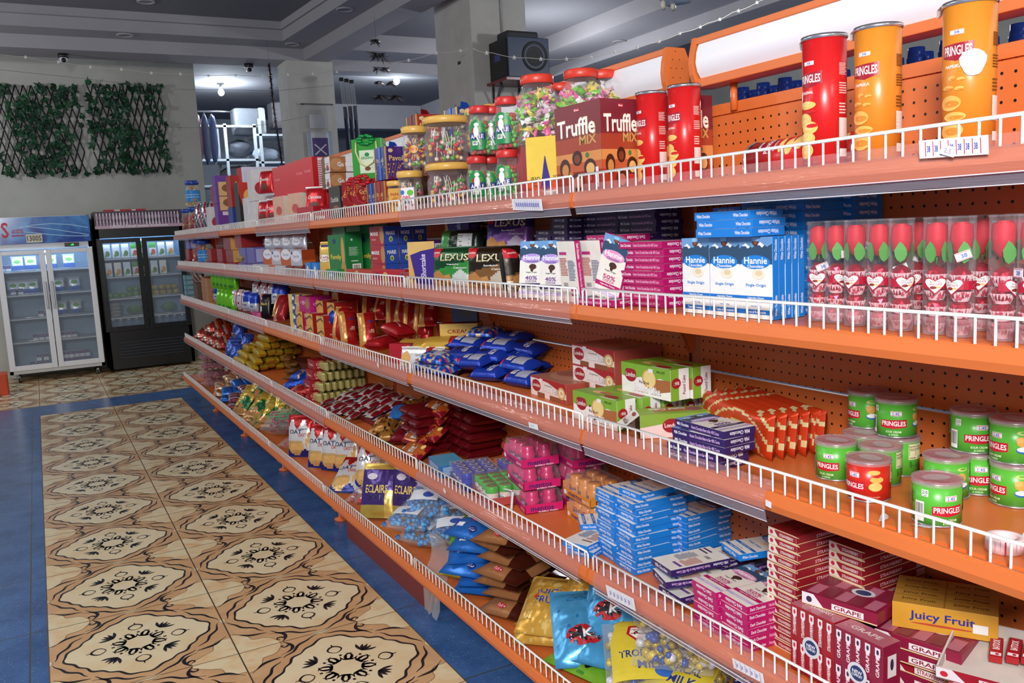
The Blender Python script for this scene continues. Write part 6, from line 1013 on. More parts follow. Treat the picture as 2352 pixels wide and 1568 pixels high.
for i, (dx, dy, yaw) in enumerate(((.02, .014, 30), (.032, -.010, 26), (.040, -.032, 24))): place('minipack', 'gum_pack', (T0[0]+dx, T0[1]+dy, T0[2]+.0075+.003*i+.16*dx*.9), (8, 0, yaw), 'small red gum pack in the open tray, %s' % ('first from the yellow carton', 'in the middle', 'nearest the camera')[i], 'small gum packs in the tray')
carton('gumblue', 'gum box', .11, .10, .035, {'*': '#3a8fd0'}, {'r': [('t', -.1, .15, .7, .2, '#123a6a', '30 x 10 PELLETS')], 'f': [('t', 0, .1, .7, .2, '#123a6a', '30 x 10 PELLETS')]}); carton('gumgreen', 'gum box', .12, .10, .045, {'*': '#86c83a'}, {'f': [('t', 0, .2, .7, .18, '#2a5a1c', '30 x 10 PELLETS')]}); carton('gummag', 'gum box', .15, .12, .03, {'*': '#9a1c4c', 't': '#a8406a'}, {'f': [('r', .1, 0, .4, .5, '#efe6e6')]})
place('gumgreen', 'gum_box', (1.235, .64, S4+.001), (0, 0, 20), 'light green gum box at the near end of the shelf'); place('gummag', 'gum_box', (1.27, .635, S4+.047), (0, 0, 25), 'magenta gum box lying on the light green one'); place('gumblue', 'gum_box', (1.36, .66, S4+.08), (0, 0, 30), 'light blue gum box behind the magenta one, lower', 'light blue gum boxes'); place('gumblue', 'gum_box', (1.37, .655, S4+.116), (0, 0, 36), 'light blue gum box behind the magenta one, upper', 'light blue gum boxes'); carton('gumbase', 'gum box', .12, .1, .078, {'*': '#5a1424'}); place('gumbase', 'gum_box', (1.36, .66, S4+.001), (0, 0, 25), 'dark red gum box below the light blue ones')
# ---- chocolate bars
WB = 'white chocolate bar boxes on the fourth shelf'
for c in range(2):
    for i in range(11+0*c): flatbar('white', 'chocolate_bar_box', 1.242+rnd.uniform(-.005, .005), 1.738+.088*c+rnd.uniform(-.003, .003), S4+.0008+.0169*i, 'blue and white chocolate box, %s column of the front stack, %s' % (('nearer', 'farther')[c], ORD[10-i]), WB, -3+rnd.uniform(-3, 3), 'short', True, i == 5 and c == 0)
flatbar('white', 'chocolate_bar_box', 1.265, 1.75, S4+.0008+.0169*11, 'blue and white chocolate box on the very top of the front stack', WB, 2, 'short')
for i in range(8): flatbar('white', 'chocolate_bar_box', 1.415+rnd.uniform(-.003, .003), 1.70, S4+.0008+.0169*i, 'blue chocolate box in the rear stack beside the pegboard, %s' % ORD[7-i], 'white chocolate boxes in the rear stack', 3+rnd.uniform(-2, 2), 'short')
for c in range(1):
    for i in range(9): flatbar('white', 'chocolate_bar_box', 1.41, 1.80, S4+.0008+.0169*i, 'blue chocolate box in the second rear stack, %s' % ORD[8-i], 'white chocolate boxes in the rear stack', rnd.uniform(-2, 2), 'short')
for i, (x, y, z, yaw, f, lab) in enumerate(((1.235, 1.955, 0, 26, False, 'blue and white chocolate box lying face down before the orange gum tubs, bottom one'), (1.225, 1.95, .0169, 18, False, 'blue and white chocolate box with its printed back up, on the bottom loose one'), (1.275, 2.01, .0345, -28, True, 'blue and white chocolate box face up, upside down print, loose before the orange gum tubs'))): flatbar('white', 'chocolate_bar_box', x, y, S4+.0008+z, lab, WB, yaw, 'short', f)
for i in range(6): flatbar('purple', 'chocolate_bar_box', 1.345+(.0, .012, -.02, -.005, -.022, -.005)[i], 1.50+(.0, .004, .02, -.01, .016, .0)[i], S4+.0008+.0169*i, 'dark purple chocolate box in the untidy pile, %s' % ORD[6-i], 'untidy pile of dark chocolate boxes', -10+(0, 6, 12, -8, 10, 2)[i], 'short', i % 2 == 0)
flatbar('white', 'chocolate_bar_box', 1.345, 1.47, S4+.0008+.0169*6, 'blue and white chocolate box topping the untidy dark pile', 'untidy pile of dark chocolate boxes', -14, 'short')
for c in range(2):
    for i in range(6): flatbar('pink', 'chocolate_bar_box', 1.19+rnd.uniform(-.002, .002)-.004*c*(i > 3), 1.292+.087*c, S4+.0008+.0169*i*.98, 'magenta chocolate box beside the strawberry tower, %s column, %s' % (('nearer', 'farther')[c], ORD[5-i]), 'magenta chocolate boxes on the fourth shelf', -4+rnd.uniform(-1, 1), 'short')
# ---- gum tubs in trays
def tubtray(kn, col, dark, word2):
    g = G(); w, d, h = .165, .125, .024; m_ = C(col, .35); g.box(-w/2, w/2, -d/2, d/2, 0, .002, m_)
    for x0, x1, y0, y1, hh_ in ((-w/2, w/2, -d/2, -d/2+.0015, h), (-w/2, w/2, d/2-.0015, d/2, h), (-w/2, -w/2+.0015, -d/2, d/2, h+.02), (w/2-.0015, w/2, -d/2, d/2, h+.004)): g.box(x0, x1, y0, y1, 0, hh_, m_)
    g.decal(boxF(w, d, h, 'f'), [('t', -.05, 0, .5, .55, '#24286a', 'mentos'), ('e', -.42, 0, .1, .6, '#e8f0f8'), ('t', .32, -.1, .26, .3, '#f0d8e8', word2)]); g.decal(boxF(w, d, h, 'r'), [('t', -.05, .05, .6, .6, '#24286a', 'mentos'), ('t', .1, -.36, .5, .2, '#f0e0ee', word2)])
    F0 = boxF(w, d, h+.02, 'l'); g.decal(F0, [('t', 0, 0, .6, .4, '#24286a', 'mentos')])
    b = G(); r, hh = .0235, .062; b.lathe([(r*.96, 0), (r, .004), (r, .034), (r*.9, .040), (r*.84, .044), (r*.86, .060), (r*.78, hh), (0, hh)], 20, C(col, .3, 0, .05), cap=(True, False)); F = cylF(r+.0003, .004, .036, 2*pi)
    b.decal(F, [('t', 0, .12, .30, .34, '#24286a', 'mentos'), ('r', 0, -.2, .26, .22, '#b8c8e8'), ('t', 0, -.2, .24, .16, '#5a3a7a', word2), ('r', .0, .38, .1, .14, '#c0202c'), ('t', .5, .12, .30, .34, '#24286a', 'mentos'), ('r', .5, -.2, .26, .22, '#b8c8e8')], .0003, True)
    me = b.mesh('gum_tub'); KIND[kn] = ('gum tubs', [('tray', g.mesh('tray'), [], None)]); KIND[kn+'_b'] = me
    film = G(); V = [(-w/2, -d/2, h), (w/2, -d/2, h), (w/2, d/2, h), (-w/2, d/2, h), (-w/2+.01, -d/2+.008, .066), (w/2-.01, -d/2+.008, .066), (w/2-.01, d/2-.008, .066), (-w/2+.01, d/2-.008, .066)]; film.add(V, [(0, 1, 5, 4), (1, 2, 6, 5), (2, 3, 7, 6), (3, 0, 4, 7), (4, 5, 6, 7)], clear('clear_film', '#f2eaf2', .05, .06)); KIND[kn][1].append(('film_wrap', film.mesh('film_wrap'), [], None))
    DIM[kn] = (w, d, .066)
tubtray('tubs_pink', '#d4226e', '#a01850', 'BUBBLE FRESH'); tubtray('tubs_orange', '#dc8a2c', '#b8641c', 'TROPICAL'); tubtray('tubs_red', '#b01848', '#8a1438', 'RED FRUIT')
def tray(kn, x, y, z, yaw, lab, grp):
    o = place(kn, 'gum_tub_tray', (x, y, z+.0008), (0, 0, yaw), lab, grp)
    for i in range(3):
        for j in range(2): link('gum_tub', KIND[kn+'_b'], o, (-.052+.052*i, -.030+.056*j, .0022), (0, 0, rnd.uniform(-.7, .7)))
TP = 'film wrapped trays of gum tubs'
for i in range(3): tray('tubs_pink', 1.325+.004*i, 2.335+.02*i, S4+.068*i, -14+3*i, 'tray of pink gum tubs in the stack nearest the aisle, %s' % ('bottom', 'middle', 'top')[i], TP)
for i in range(3): tray('tubs_pink', 1.455, 2.27, S4+.068*i, -8, 'tray of pink gum tubs against the pegboard, %s' % ('bottom', 'middle', 'top')[i], TP)
for i in range(2): tray('tubs_orange', 1.395, 2.095+.01*i, S4+.068*i, -8+4*i, 'tray of orange gum tubs beside the pink ones, %s' % ('bottom', 'top')[i], TP)
for i in range(3): tray('tubs_orange', 1.50-.035, 2.10-.03, S4+.068*i+.0, 0, 'tray of orange gum tubs at the rear, %s' % ('bottom', 'middle', 'top')[i], TP) if i == 2 and 0 else None
tray('tubs_red', 1.455, 1.90+.01, S4+.158, 0, 'tray of dark red gum tubs at the back above the rear chocolate boxes', TP) if 0 else None
def lidcans(kn, col, ring, n, m_, r, h, body):
    parts = []; g = G(); w, d = n*2*r+.006, m_*2*r+.006; tm = C('#b83a34', .4) if body == 'green' else C('#2c3a9c', .35)
    g.box(-w/2, w/2, -d/2, d/2, 0, .002, tm)
    for a in ((-w/2, w/2, -d/2, -d/2+.0015), (-w/2, w/2, d/2-.0015, d/2), (-w/2, -w/2+.0015, -d/2, d/2), (w/2-.0015, w/2, -d/2, d/2)): g.box(*a, 0, h*.45, tm)
    b = G(); b.lathe([(r*.9, 0), (r*.92, .003), (r*.92, h*.70)], 18, C('#e8d8d0' if body == 'green' else '#3a4ab8', .35), cap=(True, False)); b.lathe([(r*.97, h*.66), (r*.98, h*.70), (r*.98, h*.95), (r*.9, h), (0, h)], 18, C(col, .3), cap=(True, False)); b.lathe([(r*.70, h+.0004), (r*.44, h+.0006)], 18, C(ring, .4), cap=(False, False))
    F = cylF(r*.925, 0, h*.6, 2*pi); b.decal(F, [('r', 0, 0, .4, .7, '#f0ece6'), ('t', 0, .1, .3, .3, '#4a4a40', 'gum'), ('r', 0, -.25, .36, .2, '#d86a5a')] if body == 'green' else [('r', 0, 0, .3, .5, '#c8cce8')], .0002, True)
    me = b.mesh('gum_tub'); KIND[kn] = ('gum tubs', [('tray', g.mesh('tray'), [], None)]); film = G(); film.box(-w/2-.001, w/2+.001, -d/2-.001, d/2+.001, .004, h+.003, clear('clear_film', '#f2eaf2', .05, .06)); KIND[kn][1].append(('film_wrap', film.mesh('film_wrap'), [], None)); return me, n, m_, r
def tray2(kn, dat, x, y, z, yaw, lab, grp):
    o = place(kn, 'gum_tub_tray', (x, y, z+.0008), (0, 0, yaw), lab, grp); me, n, m_, r = dat
    for i in range(n):
        for j in range(m_): link('gum_tub', me, o, ((i-(n-1)/2)*2*r, (j-(m_-1)/2)*2*r, .0022))
db = lidcans('lid_blue', '#3a44b0', '#d8d2cc', 4, 3, .0225, .062, 'blue'); dg = lidcans('lid_green', '#46b43a', '#b04a34', 4, 3, .0225, .062, 'green')
tray2('lid_blue', db, 1.27, 2.665, S4, -12, 'tray of tubs with dark blue ringed lids, nearer the aisle', TP); tray2('lid_blue', db, 1.42, 2.60, S4, -10, 'tray of tubs with dark blue lids at the back beside the pink tubs', TP); tray2('lid_green', dg, 1.255, 2.475, S4, -12, 'tray of tubs with bright green lids before the pink gum tubs', TP); tray2('lid_green', dg, 1.41, 2.44, S4, -8, 'tray of green lidded tubs half hidden behind the pink tubs', TP)
carton('bluebox', 'biscuit box', .16, .10, .045, {'*': '#2f78b8', 't': '#5aa6d0'}, {'f': [('lines', 0, 0, .8, .7, '#c8dcf0', 6)], 'r': [('lines', 0, 0, .8, .7, '#c8dcf0', 6)]}); place('bluebox', 'biscuit_box', (1.255, 2.87, S4+.001), (0, 0, -8), 'light blue film wrapped box between the orange biscuit packs and blue lidded tubs')
# ---- orange fruit biscuit packs on a block of dark red foil packs
pillow('taste', 'biscuit pack', .085, .165, .038, lambda u, v: '#c86a2a' if u*u*5+v*v*4.3 < .9 else '#8a1420', [('e', -.25, .34, .3, .12, '#e8c87a'), ('e', .2, .38, .16, .06, '#c02a30'), ('t', .0, .05, .17*3.4, .26, '#3a1c12', 'Taste It', 90), ('t', .01, .05, .16*3.4, .25, '#f6efe4', 'Taste It', 90), ('r', .28, -.05, .03, .5, '#5a1c14'), ('r', .1, -.33, .2, .08, '#e8e0e6')], p=3.5, q=.42, seed=11, wr=.001, back='#8a1420')
TG = 'orange fruit biscuit packs'
for i, (u, v, dz, yaw, rx, lab) in enumerate(((945, 1038, .03, 62, 22, 'lowest orange pack by the guard, closest to the light blue box'), (958, 1005, .065, 62, 22, 'orange pack second from the bottom of the slope'), (990, 995, .085, 62, 20, 'orange pack tucked behind the second one of the slope'), (982, 972, .115, 62, 22, 'orange pack third up the slope'), (1000, 955, .145, 62, 15, 'orange pack with its writing upside down, fourth up the slope'), (1005, 938, .180, 62, 30, 'orange pack topmost of its pile'))): place('taste', 'biscuit_pack', on(u, v, S4+dz), (rnd.uniform(-3, 3), 32, -62-yaw*.3), lab+' of fruit biscuits', TG)
pillow('foilbrick', 'biscuit pack', .085, .165, .036, lambda u, v: '#6e0f1a', (), p=7, q=.28, seed=12, crimp=.02, n=(14, 16), wr=.002, back='#6e0f1a')
for l in range(6):
    for c in range(4):
        if l*.5+c > 5.2: continue
        place('foilbrick', 'biscuit_pack', (1.455+rnd.uniform(-.008, .008), 3.24-.09*c+.02*(l % 2)-.015*l, S4+.02+.037*l), (0, 0, 90+90+rnd.uniform(-4, 4)), 'dark red foil pack in the wall of packs, %s layer, %s from far end' % (('bottom', 'second', 'third', 'fourth', 'fifth', 'top')[l], NTH[c]), 'dark red foil packs stacked like bricks')
for l in range(5):
    for c in range(2): place('foilbrick', 'biscuit_pack', (1.32, 3.16+.09*c, S4+.02+.037*l), (0, 0, 180+rnd.uniform(-4, 4)), 'dark red foil pack stacked under the orange packs, %s layer, %s' % (('bottom', 'second', 'third', 'fourth', 'fifth')[l], ('nearer', 'farther')[c]), 'dark red foil packs stacked like bricks')
pillow('goldroll', 'biscuit roll', .085, .15, .05, lambda u, v: '#a87434' if noise.noise(Vector((u*6, v*6, 3))) > -.15 else '#2a1c18', [('r', .1, .2, .2, .12, '#e8e4e8')], p=2.2, q=.5, pv=8, crimp=.1, seed=13, wr=.003, back='#6a4420')
for i, (u, v, dz, yaw, lab) in enumerate(((850, 990, .03, 40, 'first behind the guard'), (885, 1000, .03, 70, 'second behind the guard'), (895, 965, .06, 20, 'standing out in mid heap'), (930, 985, .05, 60, 'touching the orange packs'), (945, 965, .075, 60, 'high beside the orange packs'), (935, 935, .10, 40, 'at the back of the heap'), (975, 930, .13, 60, 'behind the topmost orange pack'), (870, 980, .06, 50, 'lying across the front ones'))): place('goldroll', 'biscuit_roll', on(u, v, S4+dz), (10, 0, yaw), 'golden brown crumpled biscuit roll, '+lab, 'golden brown biscuit rolls')
pillow('bluewrap', 'biscuit pack', .09, .16, .05, lambda u, v: '#2a78c8' if v < .15 else '#1c1a20', (), seed=14, wr=.003, p=2.2); place('bluewrap', 'biscuit_pack', on(920, 945, S4+.10), (10, 0, 60), 'blue crumpled pack among the golden brown rolls'); pillow('darkred', 'biscuit roll', .075, .17, .045, lambda u, v: '#7a1424', (), seed=15, p=2.2, pv=8, crimp=.1); place('darkred', 'biscuit_roll', on(888, 1003, S4+.055), (6, 0, 55), 'dark red biscuit roll lying before the golden brown rolls')
# ---- small red and silver packs
pillow('redsil', 'biscuit pack', .062, .085, .016, lambda u, v: ('#8a1424' if u+v*.4 > -.08 else '#c9c9d0') if abs(v) < .38 else '#d6d6dc', [('e', .12, 0, .3, .3, '#5a0f1c'), ('e', -.25, .1, .16, .16, '#d8b060')], p=2.5, q=.5, crimp=.12, n=(14, 14), seed=16, wr=.0015, back='#c9c9d0')
rr_ = random.Random(21); k_ = 0
for row in range(15):
    for c in range(7):
        y = 4.33-.068*row; x = 1.20+.052*c+.012*(row % 2)
        if c == 0 and 3 < row: continue
        if c == 1 and row > 6: continue
        hgt = .018+.018*min(c, 5)*.8+.012*(rr_.random()); 
        if x > 1.49: continue
        place('redsil', 'biscuit_pack', (x, y+rr_.uniform(-.012, .012), S4+hgt), (rr_.uniform(4, 22), rr_.uniform(-10, 10), rr_.uniform(-30, 30)), 'small dark red and silver pack in the wide shallow heap of the fourth shelf', 'small red and silver packs'); k_ += 1
carton('heapbase', 'biscuit box', .95, .22, .030, {'*': '#6a1420'}); place('heapbase', 'biscuit_carton', (1.40, 3.86, S4+.001), (0, 0, 0), 'flat dark red carton under the back of the small red and silver packs')
# ---- blocks of wrapped biscuits
pillow('pale', 'biscuit pack', .052, .13, .052, lambda u, v: '#c9c07a', (), p=6, q=.3, n=(10, 14), crimp=.02, seed=17, wr=.0015, back='#c9c07a')
PG = 'pale gold wrapped biscuit packs in a block'
for l in range(4):
    n_ = (9, 9, 8, 7)[l]
    for c in range(n_): place('pale', 'biscuit_pack', (1.258+.0355*c+.02*l, 4.565+.01*l, S4+.0275+.0535*l), (0, 90, 90+rnd.uniform(-3, 3)), 'pale gold wrapped biscuit pack, %s layer, %s from the aisle' % (('bottom', 'second', 'third', 'top')[l], NTH[c]), PG, (1, 1, .66))
carton('redend', 'biscuit box', .13, .07, .052, {'*': '#a01820'}, {'f': [('t', 0, 0, .6, .3, '#f0d0c8', 'Cream')], 'r': [('t', 0, .1, .7, .3, '#f0d0c8', 'Cream'), ('t', 0, -.25, .5, .2, '#f0d0c8', 'biscuit')]})
for l in range(4): pbox('redend', 'biscuit_box', 1.215+.02*l, 4.585+.02*l, S4+.0535*l, 'red box beside the pale gold block, %s from the shelf' % ('lowest', 'second', 'third', 'fourth')[l], 'red boxes beside the pale gold block'); 
for l in range(4): pbox('redend', 'biscuit_box', 1.30+.02*l, 4.60+.02*l, S4+.0535*l, 'red box behind the first row by the pale gold block, %s from the shelf' % ('lowest', 'second', 'third', 'fourth')[l], 'red boxes beside the pale gold block')
pillow('blueroll', 'biscuit roll', .08, .13, .055, lambda u, v: '#1c50c0' if noise.noise(Vector((u*5, v*5, 6))) > -.25 else '#c89a54', (), p=2.1, pv=8, crimp=.1, seed=18, wr=.003, back='#1c3fa8'); pillow('redroll', 'biscuit roll', .08, .13, .055, lambda u, v: '#a82a20' if v < .1 else '#c8703a', (), p=2.1, pv=8, crimp=.1, seed=19, wr=.002, back='#8a1c1c')
for i, (u, v, dz, k) in enumerate(((660, 885, .03, 'blueroll'), (680, 880, .06, 'blueroll'), (700, 875, .07, 'blueroll'), (715, 865, .09, 'blueroll'), (690, 862, .10, 'blueroll'), (725, 850, .12, 'blueroll'), (665, 895, .03, 'redroll'), (685, 900, .03, 'redroll'), (700, 905, .03, 'redroll'), (715, 895, .05, 'redroll'), (745, 840, .14, 'blueroll'), (730, 835, .13, 'redroll'))): place(k, 'biscuit_roll', on(u, v, S4+dz), (10, 0, 40+13*(i % 4)), '%s crumpled biscuit roll near the pale gold block, %s in its heap' % ('blue' if k == 'blueroll' else 'red and orange', NTH[i]), 'crumpled biscuit rolls before the red boxes')
pillow('yellow', 'biscuit pack', .062, .135, .05, lambda u, v: '#d2ae30', [('r', .2, .0, .3, .14, '#e6dcb0')], p=5, q=.33, n=(12, 16), crimp=.03, seed=20, wr=.0022, back='#d2ae30')
for l in range(5):
    for c in range((5, 5, 5, 4, 3)[l]):
        for q in range(2):
            if q and l > 2: continue
            place('yellow', 'biscuit_pack', (1.225+.056*c+.022*l, 6.02+.33*q-.03*l+rnd.uniform(-.008, .008), S4+.026+.05*l), (rnd.uniform(-4, 4), 0, 90+rnd.uniform(-7, 7)), 'yellow foil pack in the stepped block, %s layer, %s column from aisle, %s row' % (('bottom', 'second', 'third', 'fourth', 'top')[l], NTH[c], ('nearer', 'farther')[q]), 'yellow foil biscuit packs in a stepped block', (1, 2.2, 1))
pillow('tanpk', 'biscuit pack', .06, .2, .03, lambda u, v: '#9a7040', (), p=4, seed=22, wr=.001)
for i in range(6): place('tanpk', 'biscuit_pack', (1.36+.02*(i % 3), 5.42+.05*i, S4+.02+.032*(i % 4)), (0, 0, 40+10*i), 'tan slim pack in the loose pile beside the yellow block, %s' % NTH[i], 'tan slim packs')
carton('tanbase', 'box', .30, .12, .10, {'*': '#5a2c1c'}); place('tanbase', 'carton', (1.46, 5.5, S4+.001), (0, 0, 0), 'dark brown carton at the back by the tan slim packs')
pillow('bluepk', 'biscuit pack', .10, .14, .06, lambda u, v: '#1a3fa6' if (u*7+v*3) % 1 > .25 else '#5a7ab8', (), seed=23, wr=.003)
for i, (y, z, x) in enumerate(((6.6, .04, 1.24), (6.85, .05, 1.26), (6.7, .12, 1.34), (6.95, .17, 1.35), (7.1, .05, 1.3), (7.05, .22, 1.36))): place('bluepk', 'biscuit_pack', (x, y, S4+z), (60, 0, 30), 'dark blue pack past the yellow block, %s from the camera' % NTH[i], 'dark blue packs at the far end')
pillow('mixred', 'snack bag', .18, .26, .09, lambda u, v: ['#8a1c1c', '#b03020', '#5a3020', '#a8a0a0', '#c85a30'][int((u*9+v*13+40)) % 5], (), seed=24, wr=.008, sides=True)
for i, (y, z, x) in enumerate(((7.4, .05, 1.26), (7.7, .06, 1.28), (8.0, .05, 1.25), (8.35, .05, 1.25), (7.55, .14, 1.36), (7.95, .15, 1.36))): place('mixred', 'snack_bag', (x, y, S4+z), (20, 0, 40), 'shiny red brown snack bag at the dark end of the fourth shelf, %s in line' % NTH[i], 'red brown snack bags')
# ================================================================ bottom shelf: bags
BG = clear('clear_bag_film', '#f4f6fa', .10, .06)
def bag(kn, w, l, t, colf, dec=(), **k): pillow(kn, 'sweets bag', w, l, t, colf, dec, sides=True, wr=k.pop('wr', .004), p=k.pop('p', 2.2), q=k.pop('q', .6), **k)
bag('brown', .19, .25, .066, lambda u, v: '#b0794e' if abs(v) < .2 or u < .2 else '#4a1c12', [('e', -.05, -.36, .20, .08, '#b02a34'), ('t', -.05, -.36, .16, .04, '#f4e0dc', 'Coffee'), ('e', -.1, -.05, .5, .3, '#ceb49c'), ('e', -.02, -.08, .26, .16, '#4a2418'), ('e', .1, .0, .2, .12, '#5a2c1c')], seed=1, back='#a87048')
for i in range(8): place('brown', 'sweets_bag', (1.275+.014*((i*5) % 3), 2.385+.016*((i*7) % 3)-.0*i, S5+.036+.040*i), (rnd.uniform(-3, 4), rnd.uniform(-3, 3), 20+rnd.uniform(-14, 14)), 'brown sweets bag with red oval, %s of the tall pile' % ORD[7-i], 'brown sweets bags in a tall pile')
bag('milk', .16, .21, .05, lambda u, v: '#2a72cc' if v < .12+.2*sin(u*5) else ('#62b832' if v < .30 else '#e9ecee'), [('e', .2, -.3, .2, .14, '#1c2f7a'), ('t', .2, -.3, .16, .05, '#fff', 'MILK'), ('e', -.15, -.02, .2, .12, '#e8d8d8'), ('e', .05, -.08, .16, .1, '#c84a6a'), ('e', -.05, .12, .24, .12, '#f0f2f4'), ('r', -.2, -.25, .2, .1, '#eceaf0')], seed=2, back='#2a72cc')
for i, (x, y, z, rx, yaw) in enumerate(((1.20, 2.62, .035, 8, 40), (1.21, 2.60, .075, 10, 52), (1.225, 2.63, .115, 14, 34), (1.24, 2.66, .150, 16, 60), (1.25, 2.62, .19, 10, 40), (1.27, 2.66, .225, 14, 20))): place('milk', 'sweets_bag', (x, y, S5+z), (rx, 0, yaw), 'blue, green and white milk sweets bag, %s of its pile' % ORD[5-i], 'blue green and white sweets bags')
bag('milky', .16, .2, .05, lambda u, v: '#d8c23c', (), seed=3); place('milky', 'sweets_bag', (1.24, 2.72, S5+.06), (10, 0, 30), 'yellow sweets bag tucked under the blue and white bags')
bag('oat', .16, .24, .055, lambda u, v: ('#b81c22' if v > .28+.12*sin(u*14) else ('#1c2c84' if v < -.40+.08*sin(u*9) else ('#ddb878' if (v < -.12 and u < .1) else '#e9e8ea'))), [('t', -.18, .10, .5, .10, '#1c2458', 'OAT'), ('t', .12, .02, .36, .08, '#b81c22', 'CHOCO'), ('t', .1, .16, .34, .05, '#2c3c8a', 'Original'), ('e', .32, -.05, .10, .3, '#d8a858'), ('e', .24, -.15, .08, .24, '#e0b468'), ('r', -.12, -.26, .5, .16, '#dcae66')], seed=4, back='#e4e2e4', wr=.002)
OGR = 'white and red oat snack bags'
for i, (x, y, z, rx, ry, yaw, lab) in enumerate(((1.235, 4.88, .12, 78, 0, 50, 'white and red oat bag standing nearest the clear straw bag'), (1.255, 4.55, .125, 76, 0, 42, 'white and red oat bag standing in front with its biscuit picture in full'), (1.30, 4.45, .125, 76, 0, 44, 'white and red oat bag standing right behind the front one'), (1.345, 4.38, .125, 76, 0, 44, 'white and red oat bag third in the standing row'), (1.245, 4.08, .07, 30, 0, 44, 'white and red oat bag lying tilted before the others'), (1.34, 3.98, .13, 62, 0, 50, 'white and red oat bag leaning behind the tilted one'), (1.42, 3.80, .12, 66, 0, 55, 'white and red oat bag in the shade at the back'), (1.42, 4.6, .15, 60, 0, 40, 'white and red oat bag at the back of the standing row'))): place('oat', 'snack_bag', (x, y, S5+z), (rx, ry, yaw), lab, OGR)
bag('eclair', .17, .24, .05, lambda u, v: '#d8b85a' if v > .40 or (u > .2 and v < .0) else ('#45307a' if v > -.28 else '#b8a04a'), [('t', -.06, .02, .62, .15, '#f0d46a', 'ECLAIRS'), ('t', -.05, -.14, .4, .11, '#2a1c50', 'POP'), ('e', -.2, .25, .3, .12, '#d8d0e0')], seed=5, wr=.003, back='#3a2868')
place('eclair', 'sweets_bag', (1.225, 3.56, S5+.125), (66, 0, 48), 'purple sweets bag with golden zigzag top, in front', 'purple sweets bags'); place('eclair', 'sweets_bag', (1.32, 3.45, S5+.13), (72, 0, 40), 'purple sweets bag with golden top, second behind', 'purple sweets bags'); place('eclair', 'sweets_bag', (1.40, 3.30, S5+.10), (60, 0, 60), 'purple sweets bag at the back beside the clear bags', 'purple sweets bags')
def looseheap(kn, fill, film, parts_cat, w, l, t, seed):
    f = G(); fill(f, random.Random(seed), w, l, t); b = G()
    nx, ny = 12, 14; 
    def P(u, v, s): U, V = abs(2*u), abs(2*v); return (u*w, v*l, t/2+s*t/2*1.08*((1-U**2.6)**.5)*((1-V**2.6)**.5)+.004*noise.noise(Vector((u*8, v*8, seed+s))))
    for s in (1, -1): b.add([P(i/nx-.5, j/ny-.5, s) for j in range(ny+1) for i in range(nx+1)], [(j*(nx+1)+i, j*(nx+1)+i+1, (j+1)*(nx+1)+i+1, (j+1)*(nx+1)+i) for j in range(ny) for i in range(nx)], film, True)
    kind(kn, parts_cat, [('bag', b), ('sweets', f, [], 'stuff')])
def inside(r, w, l, t, m=.82):
    while True:
        u, v, q = r.uniform(-1, 1), r.uniform(-1, 1), r.uniform(-1, 1)
        if abs(q) < ((1-abs(u)**2.6)**.5)*((1-abs(v)**2.6)**.5)*m: return (u*w/2*.94, v*l/2*.94, t/2+q*t/2)
def fill_pops(cols, n, s, sticks=None):
    def fn(f, r, w, l, t):
        for i in range(n): c = inside(r, w, l, t); f.blob(c, s*r.uniform(.8, 1.15), foil(r.choice(cols), .3, .1), 1, .2, 12, i)
        if sticks:
            for i in range(26): a = r.uniform(-.35, .35); x, y, z = inside(r, w*.6, l*.5, t); f.tube([(x-.06*cos(a), y-.06*sin(a), z+.006), (x+.06*cos(a), y+.06*sin(a), z+.012)], .0022, 5, C(sticks, .4))
    return fn
looseheap('bag_bluepop', fill_pops(['#3f9ade', '#2a86d0', '#5ab0ea', '#1f6ab8'], 130, .011), BG, 'sweets bag', .20, .26, .07, 1); looseheap('bag_straw', fill_pops(['#b01c4a', '#c83a62', '#8a1838'], 70, .011, '#2fc46a'), BG, 'sweets bag', .24, .26, .085, 2); looseheap('bag_redpop', fill_pops(['#a01c44', '#b83a58', '#861530'], 110, .012), BG, 'sweets bag', .22, .26, .07, 3)
g0 = G(); g0.add([(x*.1, y*.045, .003+.001*sin(x*3)) for x, y in ((-.9, -1), (.9, -1), (.9, 1), (-.9, 1))], [(0, 1, 2, 3)], C('#e4eaf2', .5))
BPG = 'clear bags of light blue sweets'
for i, (x, y, z, rx, yaw, lab) in enumerate(((1.225, 3.14, .02, 5, 30, 'lowest clear bag of light blue sweets by the guard'), (1.25, 3.18, .085, 8, 38, 'clear bag of light blue sweets lying on the lowest one, white label'), (1.35, 3.02, .075, 15, 60, 'clear bag of light blue sweets at the back under the shelf above'), (1.33, 3.18, .155, 22, 45, 'clear bag of light blue sweets topmost, leaning back'))):
    o = place('bag_bluepop', 'sweets_bag', (x, y, S5+z), (rx, 0, yaw), lab, BPG); lg = G(); F = lambda a, b, q: (a*.20, b*.26, .035+.0385*((1-abs(2*a)**2.6)**.5)*((1-abs(2*b)**2.6)**.5)+.003+q); lg.decal(F, [('r', -.05, .22, .56, .18, '#e4ebf4'), ('lines', .1, .22, .26, .15, '#4a7ac0', 5), ('r', -.08, -.18, .6, .22, '#dfe8f4'), ('e', .0, -.18, .24, .12, '#3a5ab8'), ('t', -.22, .22, .16, .06, '#3a5ab8', 'BIG')], .0005, True); link('paper_label', lg.mesh('paper_label'), o)
place('bag_straw', 'sweets_bag', (1.275, 5.38, S5+.09), (10, 0, 60), 'clear bag with green straws and pink sweets, upper one', 'clear bags with green straws'); place('bag_straw', 'sweets_bag', (1.24, 5.52, S5+.01), (0, 0, 40), 'clear bag with green straws and pink sweets, lower one by the guard', 'clear bags with green straws'); place('bag_redpop', 'sweets_bag', (1.27, 5.10, S5+.005), (0, 0, 50), 'clear bag of crimson sweets lying next to the oat bags')
